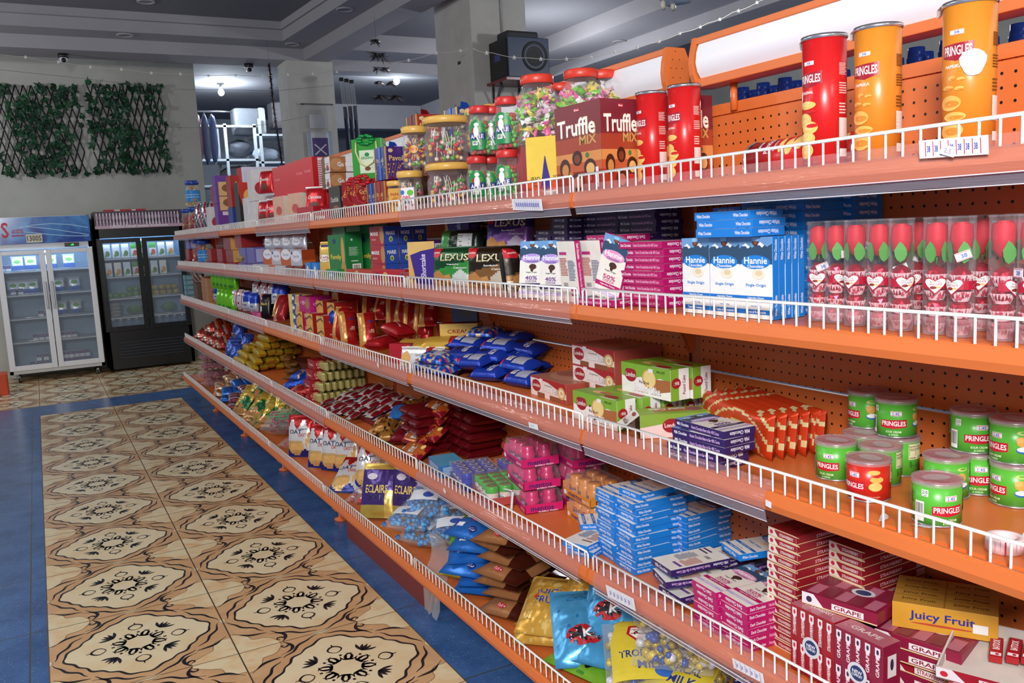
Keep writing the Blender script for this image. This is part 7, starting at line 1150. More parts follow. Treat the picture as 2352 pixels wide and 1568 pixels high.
for i in range(4): place('bag_redpop', 'sweets_bag', (1.26, 7.78, S5+.005+.075*i), (0, 0, 30+20*i), 'clear bag of dark red sweets, %s of the far stack' % ORD[3-i], 'clear bags of dark red sweets at the far end')
looseheap('redheap', fill_pops(['#b01820', '#c82a30', '#e8e0e4', '#8a1018'], 150, .012), BG, 'sweets bag', .22, .28, .08, 5); place('redheap', 'sweets_bag', (1.235, 3.80, S5+.004), (4, 0, 40), 'opened bag of red and white wrapped sweets lying by the guard'); bag('redmini', .10, .12, .04, lambda u, v: '#a81820' if abs(u) < .3 else '#e6e2e6', (), seed=6); place('redmini', 'sweets_bag', (1.235, 3.98, S5+.10) if 0 else (1.345, 3.74, S5+.05), (20, 0, 60), 'small red packet beside the red and white sweets')
# crumpled empty clear wrapper hanging over the edge
g = G(); nx, ny = 14, 18; vs = []
for j in range(ny+1):
    for i in range(nx+1):
        u, v = i/nx-.5, j/ny; base = Vector((1.13+.13*(1-v)**1.0-.05*max(0, v-.6), 2.88-.10*v+u*.26*(1.15-.75*v), S5+.075+.05*sin(v*2.2)-.46*max(0, v-.45)**1.15)); nn = noise.noise_vector(Vector((u*7, v*9, 1)))*.020*(1.2-v*.5); vs.append(base+nn)
g.add(vs, [(j*(nx+1)+i, j*(nx+1)+i+1, (j+1)*(nx+1)+i+1, (j+1)*(nx+1)+i) for j in range(ny) for i in range(nx)], clear('clear_wrapper', '#e8e8ea', .22, .06), True); o = link('plastic_wrapper', g.mesh('plastic_wrapper')); tag(o, 'crumpled empty clear plastic wrapper hanging over the front edge above the floor', 'plastic wrapper')
bag('juicybag', .17, .22, .07, lambda u, v: '#d9a745' if (noise.noise(Vector((u*9, v*9, 8))) > -.3) else '#e8c878', [('t', 0, .12, .56, .11, '#2a3f98', 'JUICY'), ('t', 0, -.02, .5, .11, '#2a3f98', 'FRUIT'), ('e', -.25, .05, .1, .08, '#c83a2a'), ('lines', 0, -.28, .6, .12, '#b0502a', 2), ('e', .2, -.15, .14, .08, '#f0e8dc')], seed=7, wr=.006)
for i, (x, y, z, rx, yaw, lab) in enumerate(((1.19, 2.20, .05, 20, 45, 'yellow gum bag bulging over the guard, front one'), (1.26, 2.17, .10, 26, 40, 'yellow gum bag behind the front bulging one'), (1.39, 2.12, .16, 40, 30, 'yellow gum bag at the back between the brown and the blue bags'), (1.30, 2.20, .04, 0, 20, 'yellow gum bag underneath the other yellow ones'))): place('juicybag', 'gum_bag', (x, y, S5+z), (rx, 0, yaw), lab, 'yellow gum bags')
bag('pk', .19, .25, .08, lambda u, v: '#4a9fd4' if noise.noise(Vector((u*8, v*8, 1))) > -.45 else '#2f7fb8', [('e', -.08, -.18, .46, .24, '#b01c28'), ('e', -.07, -.17, .42, .21, '#12161f'), ('t', -.07, -.17, .34, .11, '#f4f4f6', 'P.K'), ('p', [(.05, .30), (.4, .22), (.4, .06), (.1, .14)], '#a01c30'), ('t', .24, .18, .26, .05, '#fff', 'BREATH', -10), ('t', .0, .32, .5, .07, '#1c6aa8', 'COOL')], seed=8, wr=.006)
place('pk', 'gum_bag', (1.215, 1.985, S5+.105), (30, 0, 62), 'light blue gum bag with a black oval, leaning over the guard in front', 'light blue gum bags'); place('pk', 'gum_bag', (1.36, 1.95, S5+.17), (38, 0, 40), 'light blue gum bag with a black oval at the top behind the front one', 'light blue gum bags'); place('pk', 'gum_bag', (1.30, 1.95, S5+.08), (10, 0, 30), 'light blue gum bag between the front and the upper one', 'light blue gum bags')
bag('mint', .17, .22, .05, lambda u, v: '#86c43a' if noise.noise(Vector((u*8, v*8, 2))) > -.4 else '#4f9a34', [('p', [(.0, .1), (.35, .16), (.35, -.05), (.05, -.1)], '#a01c30'), ('t', .2, .04, .24, .06, '#fff', 'BREATH', 8), ('e', -.2, -.1, .3, .12, '#12161f')], seed=9, wr=.004); place('mint', 'gum_bag', (1.22, 1.93, S5+.03), (4, 0, 110), 'light green gum bag lying flat under the light blue ones')
looseheap('ksi', fill_pops(['#c9b43c', '#d6c24a', '#b8a034', '#d8d8e0', '#2a4aa0', '#a89030'], 170, .012), BG, 'sweets bag', .20, .28, .085, 7)
def ksl(o):
    lg = G(); F = lambda a, b, q: (a*.20, b*.28, .0425+.046*((1-abs(2*a)**2.6)**.5)*((1-abs(2*b)**2.6)**.5)+.003+q); lg.decal(F, [('p', [(-.42, -.38), (.42, -.38), (.42, .1), (.3, .38), (-.3, .38), (-.42, .1)], '#d8c43e'), ('p', [(0, -.02), (.2, .16), (.16, .28), (.05, .28), (0, .22), (-.05, .28), (-.16, .28), (-.2, .16)], '#b8242e'), ('p', [(0, .02), (.16, .16), (.13, .25), (.05, .25), (0, .2), (-.05, .25), (-.13, .25), (-.16, .16)], '#f4f0ea'), ('t', 0, .18, .2, .07, '#2a2a30', 'KSI'), ('t', -.02, -.10, .6, .09, '#22388c', 'TROPICAL'), ('t', .08, -.23, .36, .09, '#22388c', 'MILK'), ('e', .22, -.3, .24, .12, '#3a6ac0')], .0005, True); link('paper_label', lg.mesh('paper_label'), o)
KG = 'clear bags of yellow wrapped milk sweets'
for i, (x, y, z, rx, yaw, lab) in enumerate(((1.225, 1.74, .015, 8, 50, 'yellow milk sweets bag lying on the shelf with a red heart'), (1.27, 1.72, .085, 14, 58, 'yellow milk sweets bag with a large red heart, above the lowest one'), (1.33, 1.62, .06, 10, 30, 'yellow milk sweets bag beside the heart bags, toward the camera'), (1.38, 1.74, .14, 30, 60, 'yellow spotted milk sweets bag leaning at the back'), (1.35, 1.66, .19, 25, 40, 'yellow milk sweets bag highest under the shelf above'))):
    o = place('ksi', 'sweets_bag', (x, y, S5+z), (rx, 0, yaw), lab, KG); ksl(o) if i < 3 else None
bag('soft', .17, .24, .07, lambda u, v: '#c08f4c' if noise.noise(Vector((u*6, v*6, 4))) > -.4 else '#8a3a24', [('e', -.25, .22, .36, .2, '#2a3f98'), ('t', -.25, .24, .28, .07, '#fff', 'BOSS'), ('t', .22, -.22, .34, .08, '#8a1c1c', 'Extra'), ('t', .22, -.33, .3, .08, '#8a1c1c', 'Soft'), ('bar', .1, .02, .3, .12), ('r', -.1, .1, .3, .08, '#d8b890')], seed=10, wr=.005)
for i, (x, y, z, rx, yaw, lab) in enumerate(((1.24, 1.46, .06, 20, 50, 'tan bubble gum bag with a blue oval next to the yellow milk sweets'), (1.27, 1.28, .05, 14, 40, 'tan bubble gum bag nearest the camera on the bottom shelf'), (1.36, 1.40, .11, 25, 30, 'tan bubble gum bag at the back behind the other tan bags'))): place('soft', 'gum_bag', (x, y, S5+z), (rx, 0, yaw), lab, 'tan bubble gum bags')
bag('snackyg', .18, .24, .06, lambda u, v: '#cfae3e' if v > -.1+.2*sin(u*6) else ('#1c6a3a' if v > -.3 else '#c08a50'), [('e', .1, -.25, .3, .14, '#c87a3a'), ('e', -.2, .2, .2, .06, '#5aa83a')], seed=11, wr=.008)
for i, (x, y, z, rx, yaw) in enumerate(((1.20, 6.15, .06, 30, 30), (1.22, 5.95, .05, 20, 50), (1.27, 6.05, .12, 40, 20), (1.25, 5.80, .06, 20, 60), (1.30, 5.75, .13, 40, 40), (1.36, 5.95, .17, 50, 30), (1.38, 5.7, .18, 50, 60), (1.22, 6.4, .10, 50, 20), (1.34, 6.35, .20, 55, 30), (1.42, 5.6, .14, 60, 40))): place('snackyg', 'snack_bag', (x, y, S5+z), (rx, 0, yaw), 'crumpled yellow and dark green snack bag, %s in the loose heap of the bottom shelf' % NTH[i], 'yellow and green snack bags')
pillow('mixA', 'biscuit pack', .10, .13, .06, lambda u, v: ['#c0a878', '#b8683a', '#d8cfc0'][int((u*5+v*8+30)) % 3], (), seed=12, wr=.003); pillow('mixB', 'biscuit pack', .10, .13, .06, lambda u, v: '#2a68c0' if v < .2 else '#b0c4dc', (), seed=13, wr=.003); pillow('mixC', 'biscuit pack', .09, .13, .05, lambda u, v: ['#7a1c2c', '#a8a8b0'][int((v*9+20)) % 2], (), seed=14, wr=.002)
i = 0
for c, (k, xs) in enumerate((('mixA', (1.20, 1.27, 1.35)), ('mixB', (1.20, 1.27, 1.35)), ('mixC', (1.19, 1.26, 1.34)))):
    for q in range(3):
        for l in range(2+(q > 0)):
            place(k, 'biscuit_pack', (xs[q], 7.25-.30*c-.06*l, S5+.035+.06*l), (20, 0, 60+20*l), '%s small pack far down the bottom shelf, %s row, %s layer' % (('beige', 'blue', 'maroon and grey')[c], NTH[q], ('bottom', 'middle', 'top')[l]), 'small mixed packs at the far end of the bottom shelf')
# ================================================================ far end: drinks fridges, wall trellises, cameras, lights, back room
def lbl(o, label, cat, group=None): return tag(o, label, cat, group)
GL = clear('clear_fridge_glass', '#dfe9f2', .14, .04)
def caster(root, x, y):
    g = G(); K_ = C('#2a2a2c', .5); g.box(-.012, .012, -.015, .015, .055, .07, C('#b8b8bc', .4)); g.box(-.014, -.010, -.012, .012, .02, .06, C('#b8b8bc', .4)); g.box(.010, .014, -.012, .012, .02, .06, C('#b8b8bc', .4))
    o = link('caster', g.mesh('caster'), root, (x, y, 0)); h = G(); h.lathe([(0, -.009), (.026, -.009), (.026, .009), (0, .009)], 16, K_, cap=(False, False)); w_ = link('wheel', h.mesh('wheel'), o, (0, 0, .028), (0, rad(90), 0))
def fridge(nm, x0, x1, yf, depth, z0, z1, zs, body, frame, inner, shelves, label, sliding=False, zlow=None):
    root = link(nm, None, None, ((x0+x1)/2, yf+depth/2, 0)); tag(root, label, 'fridge'); B = C(body, .3, 0, .03); I = C(inner, .5); W = (x1-x0)/2; D = depth/2; t = .035  # bluish inside light is put into the lining colour as well
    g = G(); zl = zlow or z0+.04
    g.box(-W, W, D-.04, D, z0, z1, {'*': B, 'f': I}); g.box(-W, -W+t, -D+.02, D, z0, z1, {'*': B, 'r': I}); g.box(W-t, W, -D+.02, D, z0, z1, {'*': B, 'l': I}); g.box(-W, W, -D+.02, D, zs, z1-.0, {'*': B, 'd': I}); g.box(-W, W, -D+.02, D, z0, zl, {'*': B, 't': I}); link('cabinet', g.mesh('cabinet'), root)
    for z in shelves:
        s = G(); s.box(-W+t, W-t, -D+.09, D-.05, z-.012, z, C('#cfd8e0', .3)); s.tube([(-W+t, -D+.085, z+.012), (W-t, -D+.085, z+.012)], .004, 6, STEEL); link('shelf', s.mesh('shelf'), root)
    fm = C(frame, .3, 0, .03); xs = ((-W+.005, -.004), (.004, W-.005)); fw = .055
    for k, (a, b) in enumerate(xs):
        yo = -D-.012 + (.014*k if sliding else 0); f = G()
        for q in ((a, a+fw, zl, zs-.01), (b-fw, b, zl, zs-.01), (a+fw, b-fw, zl, zl+fw), (a+fw, b-fw, zs-.01-fw*.8, zs-.01)): f.box(q[0], q[1], yo, yo+.025, q[2], q[3], fm, .004)
        d = link('door', f.mesh('door'), root); gl = G(); gl.box(a+fw, b-fw, yo+.010, yo+.014, zl+fw, zs-.01-fw*.8, GL); link('glass_pane', gl.mesh('glass_pane'), d)
        if not sliding:
            h = G(); hx = b-.03 if k == 0 else a+.03; h.box(hx-.010, hx+.010, yo-.022, yo-.004, (zl+zs)/2-.0, (zl+zs)/2+.30, C('#a8a8ac', .3, .6), .004); link('handle', h.mesh('handle'), d)
    lt = G(); lt.box(-W+.05, W-.05, -D+.05, -D+.065, zs-.04, zs-.02, glow('fridge_tube_light', '#dcecff', 26)); link('light_tube', lt.mesh('light_tube'), root)
    for x in (-W+.08, W-.08):
        for y in (-D+.08, D-.08): caster(root, x, y)
    return root
XW0, XW1, YF = -.375, .575, 10.86
zt = 1.808; zh = onY(205, 553, YF).z; zd = onY(205, 566, YF).z
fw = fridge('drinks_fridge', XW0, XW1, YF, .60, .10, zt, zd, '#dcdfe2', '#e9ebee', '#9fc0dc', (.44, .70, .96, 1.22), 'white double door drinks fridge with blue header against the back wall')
W_ = (XW1-XW0)/2; g = G(); y_ = -.312
def sky(nm, a, b):
    m, nt, bs = nodes(nm); bs.inputs['Roughness'].default_value = .15; tc = N(nt, 'ShaderNodeTexCoord'); nz = N(nt, 'ShaderNodeTexNoise', Scale=3.0, Detail=3.0, Distortion=1.2); nt.links.new(tc.outputs['Object'], nz.inputs['Vector']); rp = N(nt, 'ShaderNodeValToRGB'); rp.color_ramp.elements[0].color = lin(a); rp.color_ramp.elements[1].color = lin(b); rp.color_ramp.elements[0].position = .4; rp.color_ramp.elements[1].position = .7; nt.links.new(nz.outputs['Fac'], rp.inputs['Fac']); nt.links.new(rp.outputs['Color'], bs.inputs['Base Color']); return m
g.box(-W_+.004, W_-.004, y_, y_+.03, zh, zt-.004, {'*': C('#e9ebee', .3), 'f': sky('blue_swirl_print', '#123f9c', '#4a9ade')}); F = lambda x, y, o: (x*2*(W_-.02), y_-o, (zh+zt)/2+y*(zt-zh-.02))
for t_ in range(3): g.decal(F, [('p', [(-.5+.2*i, -.1+.35*sin(i*.55+t_)*(1-.2*t_)) for i in range(6)]+[(.5-.2*i, -.13+.35*sin((5-i)*.55+t_)*(1-.2*t_)) for i in range(6)], '#a8d4f4')], .0004+.0002*t_)
g.decal(F, [('t', -.39, .03, .075, .62, '#c01c38', 'S'), ('t', -.26, .0, .12, .22, '#a83a6a', 'aosima'), ('r', -.26, -.2, .13, .06, '#a83a6a'), ('r', -.095, -.33, .17, .34, '#d8d2b8'), ('t', -.095, -.33, .15, .22, '#2a2a2c', '1300S')], .0015)
link('header_sign', g.mesh('header_sign'), fw); g = G(); g.box(.20, .345, y_-.002, y_+.01, zd+.012, zh-.010, C('#141618', .3)); g.decal(lambda x, y, o: (.2725+x*.14, y_-.002-o, (zd+zh)/2+y*.03), [('t', .02, 0, .22, .6, glow('green_digits', '#30ff50', 2.5), '-18')]); link('control_panel', g.mesh('control_panel'), fw)
XB0, XB1 = .625, 1.56; YB = 10.90
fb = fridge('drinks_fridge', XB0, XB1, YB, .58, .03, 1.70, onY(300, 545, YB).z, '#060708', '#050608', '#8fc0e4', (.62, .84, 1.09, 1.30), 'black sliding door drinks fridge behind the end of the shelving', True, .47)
WB_ = (XB1-XB0)/2; y_ = -.302; g = G(); zh0, zh1 = onY(300, 523, YB).z, onY(300, 484, YB).z
g.box(-WB_+.0, WB_, y_, .2, zh0, zh1, {'*': C('#0c0d10', .4), 'f': C('#4a3448', .3)}); F = lambda x, y, o: (x*2*WB_, y_-o, (zh0+zh1)/2+y*(zh1-zh0)); it = []
for r in range(2):
    for i in range(26): x = -.47+.037*i; it += [('e', x, .14-.42*r, .026, .36, '#d8c4d4' if (i//5) % 2 else '#b89ab0'), ('e', x, .33-.42*r, .014, .16, '#e8dce6')]
it += [('r', 0, -.42, 1, .18, '#caa8b8'), ('t', 0, -.40, .66, .2, '#f4eef2', 'Ulicho hitaji tumo kuleteya')]
g.decal(F, it); link('header_sign', g.mesh('header_sign'), fb); g = G()
for i in range(6): g.box(-WB_+.12, WB_-.12, -.296, -.292, .16+.035*i, .166+.035*i, C('#3a4250', .3))
link('vent_grille', g.mesh('vent_grille'), fb)
# things inside the fridges
def juice(kn, top, mid): carton(kn, 'juice carton', .075, .06, .165, {'*': '#dfe4e2'}, {'f': [('r', 0, .32, 1, .36, top), ('e', .1, -.15, .6, .4, mid), ('e', -.2, -.3, .3, .2, '#5aa03a')]})
for k, a, b in (('ju_g', '#3a8a3a', '#c83a2a'), ('ju_o', '#e8e4d8', '#e8952c'), ('ju_w', '#c9d6e0', '#4a7a3a')): juice(k, a, b)
JR = ((1.302, ('ju_w', 'ju_w', 'ju_w', 'ju_g', 'ju_g', 'ju_g', 'ju_w', 'ju_o')), (1.092, ('ju_o', 'ju_o', 'ju_w', 'ju_g', 'ju_g', 'ju_w', 'ju_o')))
for r, (z, ks) in enumerate(JR):
    for i, k in enumerate(ks):
        x = XB0+.10+.098*i; w_, d_, h_ = DIM[k]; o = place(k, 'juice_carton', (x, YB+.12, z), (0, 0, 90), 'juice carton on the %s shelf of the black fridge, %s from its window frame' % (('top', 'second')[r], NTH[i]), 'juice cartons in the black fridge')
g = G(); g.blob((0, 0, .036), .036, C('#5a9a3a', .4), 2, .1, 5, 1, (1.15, 1, .95)); kind('mango_g', 'fruit', [(None, g)]); g = G(); g.blob((0, 0, .036), .036, C('#b0983a', .4), 2, .1, 5, 2, (1.15, 1, .95)); kind('mango_y', 'fruit', [(None, g)])
for i in range(11): place('mango_g' if i < 6 else 'mango_y', 'mango', (XB0+.08+.073*i, YB+.13+.02*(i % 2), .842), (0, 0, 40*i), '%s mango in the front row of the black fridge, %s from the white fridge' % ('green' if i < 6 else 'yellowish', NTH[i]), 'mangoes in the black fridge')
for i in range(6): place('mango_g' if i < 2 else 'mango_y', 'mango', (XB0+(.3, .37, .58, .66, .73, .80)[i], YB+.16, .905), (0, 0, 50*i), 'mango lying on the front row, %s of the upper ones' % NTH[i], 'mangoes in the black fridge')
g = G(); R_ = .085; n = 22; g.lathe([(R_*cos(a), .055-R_*.62*sin(a)) for a in [pi/2-pi/2*i/7 for i in range(8)]], n, C('#4f8a4a', .4), cap=(False, False)); f = G(); f.lathe([(0, .056), (R_*.9, .0555)], n, C('#b8324a', .4), cap=(False, False)); f.lathe([(R_*.9, .0556), (R_, .055)], n, C('#d8e0b0', .4), cap=(False, False)); kind('melon', 'fruit', [('rind', g), ('flesh', f)])
for i, x in enumerate((XB0+.34, XB0+.48, XB0+.72)): place('melon', 'watermelon_half', (x, YB+.20, .655), (-38, 0, 90), 'film wrapped watermelon half showing pink flesh, %s in the black fridge' % NTH[i], 'watermelon halves in the black fridge')
pillow('wbag', 'produce pack', .12, .16, .045, lambda u, v: '#b8bcb4', (), seed=31)
for i in range(4): place('wbag', 'produce_pack', (XB0+.13, YB+.17, .645+.042*i), (0, 0, 90), 'white wrapped pack beside the watermelons, %s of its pile' % ORD[3-i], 'white wrapped packs in the black fridge')
bottle('bottle_small', '#4a7ac8', '#e8ecf2')
for i in range(10): place('bottle_small', 'water_bottle', (XB0+.09+.085*i, YB+.16, .474), (0, 0, 0), 'small blue water bottle at the bottom of the black fridge, %s from the white fridge' % NTH[i], 'small bottles in the black fridge', (.9, .9, .52))
carton('tub', 'yogurt tub', .05, .05, .075, {'*': '#dfe2e6'}, {'f': [('r', 0, .22, 1, .5, '#24407e'), ('e', 0, .2, .4, .2, '#c02a38')]}); pillow('milkbag', 'milk pouch', .12, .15, .05, lambda u, v: '#dfe6ea' if v > -.2 else '#3a6ab8', [('e', 0, .1, .6, .3, '#5aa04a')], seed=33)
TB = [(-.30, 1.222), (-.24, 1.222), (-.15, .96+.0), (-.22, .962), (.02, .702), (.0, .442), (-.06, .442), (.06, .442), (-.12, .142), (-.05, .142), (.02, .142), (.02, .219), (-.05, .219)]+[(.22+.055*i, .142) for i in range(5)]+[(.22+.055*i, .219) for i in range(5)]+[(.22+.055*i, .442) for i in range(3)]
for i, (x, z) in enumerate(TB): place('tub', 'yogurt_tub', (x-.03 if x < .1 else x-.03, YF+.16, z), (0, 0, 90), 'white and blue yogurt tub in the white fridge', 'yogurt tubs in the white fridge')
for i, (x, z, k) in enumerate(((-.25, .97, 0), (-.16, .97, 0), (-.06, .97, 0), (-.18, 1.23, 0), (-.05, 1.23, 0), (.15, 1.23, 0), (.33, 1.23, 0), (.2, .97, 0), (.36, .97, 0), (.2, .71, 0), (.35, .71, 0))): place('milkbag', 'milk_pouch', (x, YF+.20, z+.08), (80, 0, 90), 'white and blue milk pouch standing in the white fridge', 'milk pouches in the white fridge')
g = G(); g.box(-.22, .22, -.1, .1, 0, .02, {'*': C('#b81c2a', .4), 'f': C('#c8202c', .4)}); g.decal(boxF(.44, .2, .02, 'f'), [('r', -.2, 0, .14, .7, '#f0eaea'), ('r', .2, 0, .1, .7, '#f0eaea')]); kind('tray_red', 'tray', [(None, g)]); place('tray_red', 'red_tray', (XB0+.34, YB+.18, zh1+.003), (0, 0, 92), 'flat red box lying on top of the black fridge')
g = G(); g.box(-.12, .12, -.12, .12, 0, .22, C('#d2491c', .5), .01); kind('crate_o', 'crate', [(None, g)]); place('crate_o', 'orange_crate', (-.50, 10.2, 0), (0, 0, 0), 'orange plastic crate on the floor, cut by the frame beside the white fridge'); 
# ---- wall trellises with artificial ivy
def trellis(x0, x1, z0, z1, label, seed):
    root = link('ivy_trellis', None, None, ((x0+x1)/2, 11.455, (z0+z1)/2)); tag(root, label, 'trellis'); r = random.Random(seed); g = G(); W, H = (x1-x0)/2, (z1-z0)/2; K_ = C('#1c171c', .7); n = 11
    for s in (-1, 1):
        for i in range(-3, n+1):
            a = -W+2*W*i/n; b = a+2*W*.36; pts = [(a, -H), (b, H)] if s > 0 else [(b, -H), (a, H)]
            P = []
            for (x, z) in pts: P.append([x, z])
            for k in (0, 1):           # clip to the panel
                q = P[1-k]; p = P[k]
                if abs(p[0]) > W+.001 and abs(q[0]-p[0]) > 1e-6:
                    lim = W if p[0] > 0 else -W; t = (lim-q[0])/(p[0]-q[0])
                    if t < 0: P = None; break
                    P[k] = [lim, q[1]+(p[1]-q[1])*t]
            if P: g.tube([(P[0][0], .003*s, P[0][1]), (P[1][0], .003*s, P[1][1])], .007, 5, K_)
    link('lattice', g.mesh('lattice'), root); l = G(); cs = [C('#17402a', .5), C('#1f5230', .5), C('#123422', .5)]
    for i in range(330):
        x = r.uniform(-W, W)*1.04; z = r.uniform(-H, H)*1.02; 
        if noise.noise(Vector((x*4+seed, z*4, 0))) < -.2: continue
        a = r.uniform(0, 6.28); s = r.uniform(.05, .075); M = Matrix.Rotation(a, 3, 'Y')@Matrix.Rotation(r.uniform(-.7, .7), 3, 'X'); V = [M@Vector(q)*s+Vector((x, -.012-r.uniform(0, .02), z)) for q in ((0, 0, -.5), (.4, -.1, -.2), (.55, 0, .2), (.18, -.12, .3), (0, 0, 1), (-.18, -.12, .3), (-.55, 0, .2), (-.4, -.1, -.2))]; l.add(V, [(0, 1, 2, 3, 4), (0, 4, 5, 6, 7)], r.choice(cs))
    o = link('ivy_leaves', l.mesh('ivy_leaves'), root); o['kind'] = 'stuff'
trellis(-.23, .64, 2.31, 3.30, 'black lattice with dense green ivy, above the white fridge', 3); trellis(.735, 1.56, 2.31, 3.34, 'black lattice with thinner green ivy, above the black fridge', 9)
# ---- security cameras, downlights
def cctv(x, y, z, label):
    root = link('security_camera', None, None, (x, y, z)); tag(root, label, 'camera', 'dome security cameras'); g = G(); g.lathe([(0, 0), (.052, 0), (.052, -.03), (.046, -.04), (0, -.04)], 20, C('#1c1c20', .4), cap=(False, False)); link('mount', g.mesh('mount'), root); g = G(); g.blob((0, 0, -.055), .042, C('#d8d8dc', .35), 2); link('housing', g.mesh('housing'), root); g = G(); g.blob((.0, -.028, -.068), .026, C('#101014', .2), 2); link('lens', g.mesh('lens'), root)
p = onZ(145, 120, 3.497); cctv(p.x, 10.62, 3.498, 'dark topped security camera on the beam above the first ivy trellis'); p = onY(571, 148, 10.72); cctv(p.x, 10.72, 3.498, 'security camera on the beam above the back room opening')
for u, v, z, lab in ((287, 80, 3.633, 'round downlight in the soffit above the first trellis'), (672, 101, 3.633, 'round downlight in the soffit corner by the dropped beam'), (792, 21, 3.633, 'round downlight in the side soffit near the top edge'), (1422, 95, 3.633, 'round downlight in the soffit behind the white header signs'), (335, 3, 3.828, 'round downlight in the recessed ceiling at the upper edge')):
    p = onZ(u, v, z); root = link('downlight', None, None, (p.x, p.y, z)); tag(root, lab, 'ceiling light', 'unlit round downlights'); g = G(); g.lathe([(.075, 0), (.088, 0), (.085, -.010), (.07, -.012), (.065, -.002)], 24, C('#a8a6a8', .4), cap=(False, False)); link('ring', g.mesh('ring'), root); g = G(); g.lathe([(0, -.002), (.068, -.002)], 20, C('#8a888c', .4), cap=(False, False)); link('lens', g.mesh('lens'), root)
# ---- star garlands
def garland(pts, stars, label, r=.0022, s=.018):
    root = link('star_garland', None, None, pts[0]); tag(root, label, 'string lights', None); o0 = Vector(pts[0]); P = [Vector(p)-o0 for p in pts]; Q = []
    for i in range(len(P)-1):
        for k in range(6): t = k/6; q = P[i].lerp(P[i+1], t); q.z -= .012*sin(pi*t); Q.append(q)
    Q.append(P[-1]); g = G(); g.tube(Q, r, 5, C('#d6d2c4', .5)); link('cord', g.mesh('cord'), root); g = G(); v = []
    for k in range(10): a = pi/2+k*pi/5; rr = s if k % 2 == 0 else s*.48; v.append((rr*cos(a), 0, rr*sin(a)))
    g.add([(x, .004, z) for x, y, z in v]+[(0, -.004, 0)]+[(x, .004, z) for x, y, z in v], [(i, (i+1) % 10, 10) for i in range(10)]+[tuple(range(11, 21))], C('#f4f2ec', .4)); me = g.mesh('star'); L = sum((Q[i+1]-Q[i]).length for i in range(len(Q)-1))
    for k in range(stars):
        d = L*(k+.5)/stars; i = 0
        while i < len(Q)-2 and d > (Q[i+1]-Q[i]).length: d -= (Q[i+1]-Q[i]).length; i += 1
        e = (Q[i+1]-Q[i]); o = link('star', me, root, tuple(Q[i]+e*(d/max(e.length, 1e-6))), (0, 0, rad(-20)))
garland([onY(u, v, 9.0) for u, v in ((-60, 113), (62, 131), (135, 142), (280, 159), (410, 169), (535, 172), (650, 171), (760, 164), (800, 160))], 13, 'white star garland sagging before the back wall and ivy trellises')
garland([onY(905, 143, 7.0), onY(1000, 121, 7.02), onX(1084, 110, 3.60)], 3, 'short white star garland running up to the corner of the big column'); garland([onY(u, v, 5.5) for u, v in ((1086, 111), (1130, 121), (1215, 133), (1330, 133), (1405, 120), (1480, 103), (1565, 75), (1625, 53), (1683, 28), (1745, 2), (1800, -25))], 14, 'white star garland from the big column to the top edge')
g = G(); g.tube([onY(u, v, 9.4) for u, v in ((-20, 158), (190, 180), (395, 205), (640, 208), (765, 196))], .002, 4, C('#6a6660', .6)); g.tube([onY(u, v, 9.45) for u, v in ((180, 262), (400, 293), (520, 294), (610, 286), (710, 266))], .002, 4, C('#6a6660', .6)) if 0 else None; tag(link('thin_cord', g.mesh('thin_cord')), 'thin dark cord stretched across the ivy wall to the far column', 'cord'); g = G(); g.tube([onY(u, v, 9.45) for u, v in ((180, 262), (400, 293), (520, 294), (610, 286), (710, 266))], .002, 4, C('#6a6660', .6)); tag(link('thin_cord', g.mesh('thin_cord')), 'lower thin dark cord crossing the second ivy trellis', 'cord')
# ---- tinsel, foil ornament, bulbs
g = G(); r = random.Random(3); A, B = onY(618, 146, 9.5), onY(648, 378, 9.5); g.tube([A, A.lerp(B, .5)+Vector((-.01, 0, 0)), B], .008, 6, C('#2a1418', .5))
for i in range(420): t = r.random(); c = A.lerp(B, t)+Vector((-.012*sin(pi*t), 0, 0)); a = r.uniform(0, 6.28); b = r.uniform(-.8, .8); d = Vector((cos(a)*cos(b), sin(a)*cos(b), sin(b)))*r.uniform(.025, .045); s_ = d.cross(Vector((.3, .5, .8))).normalized()*.0035; g.add([c-s_, c+s_, c+d], [(0, 1, 2)], foil(r.choice(['#4a1420', '#7a1c30', '#2a1014', '#5a2030']), .25, .7))
g.tube([(A.x, A.y, A.z), (A.x, A.y, 3.51)], .0012, 4, C('#555', .6)); tag(link('tinsel_garland', g.mesh('tinsel_garland')), 'dark red tinsel strand hanging before the back room opening', 'tinsel')
g = G(); A = onY(862, 78, 8.2); r = random.Random(5)
for s_ in ((0, .0), (.10, -.02)):
    for k in range(5):
        z = A.z-.06-.13*k; x = A.x+.02*k*s_[0]*5+(.0 if s_[0] == 0 else .03*k); 
        for i in range(26): a = r.uniform(0, 6.28); q = Vector((cos(a), sin(a)*.6, r.uniform(-.9, .2)))*r.uniform(.05, .11)*(1.25 if k in (1, 4) else .7); c = Vector((x, A.y, z)); n_ = q.cross(Vector((0, 1, .3))).normalized()*.011; g.add([c-n_, c+n_, c+q], [(0, 1, 2)], foil(r.choice(['#8a8a90', '#4a4a50', '#b8b8c0', '#6a5a58']), .22, .8))
g.tube([(A.x, A.y, A.z-.1), (A.x, A.y, 3.5)], .0015, 4, C('#555', .6)); tag(link('foil_ornament', g.mesh('foil_ornament')), 'silver foil ornament hanging from the beam beside the bright bulb', 'ornament')
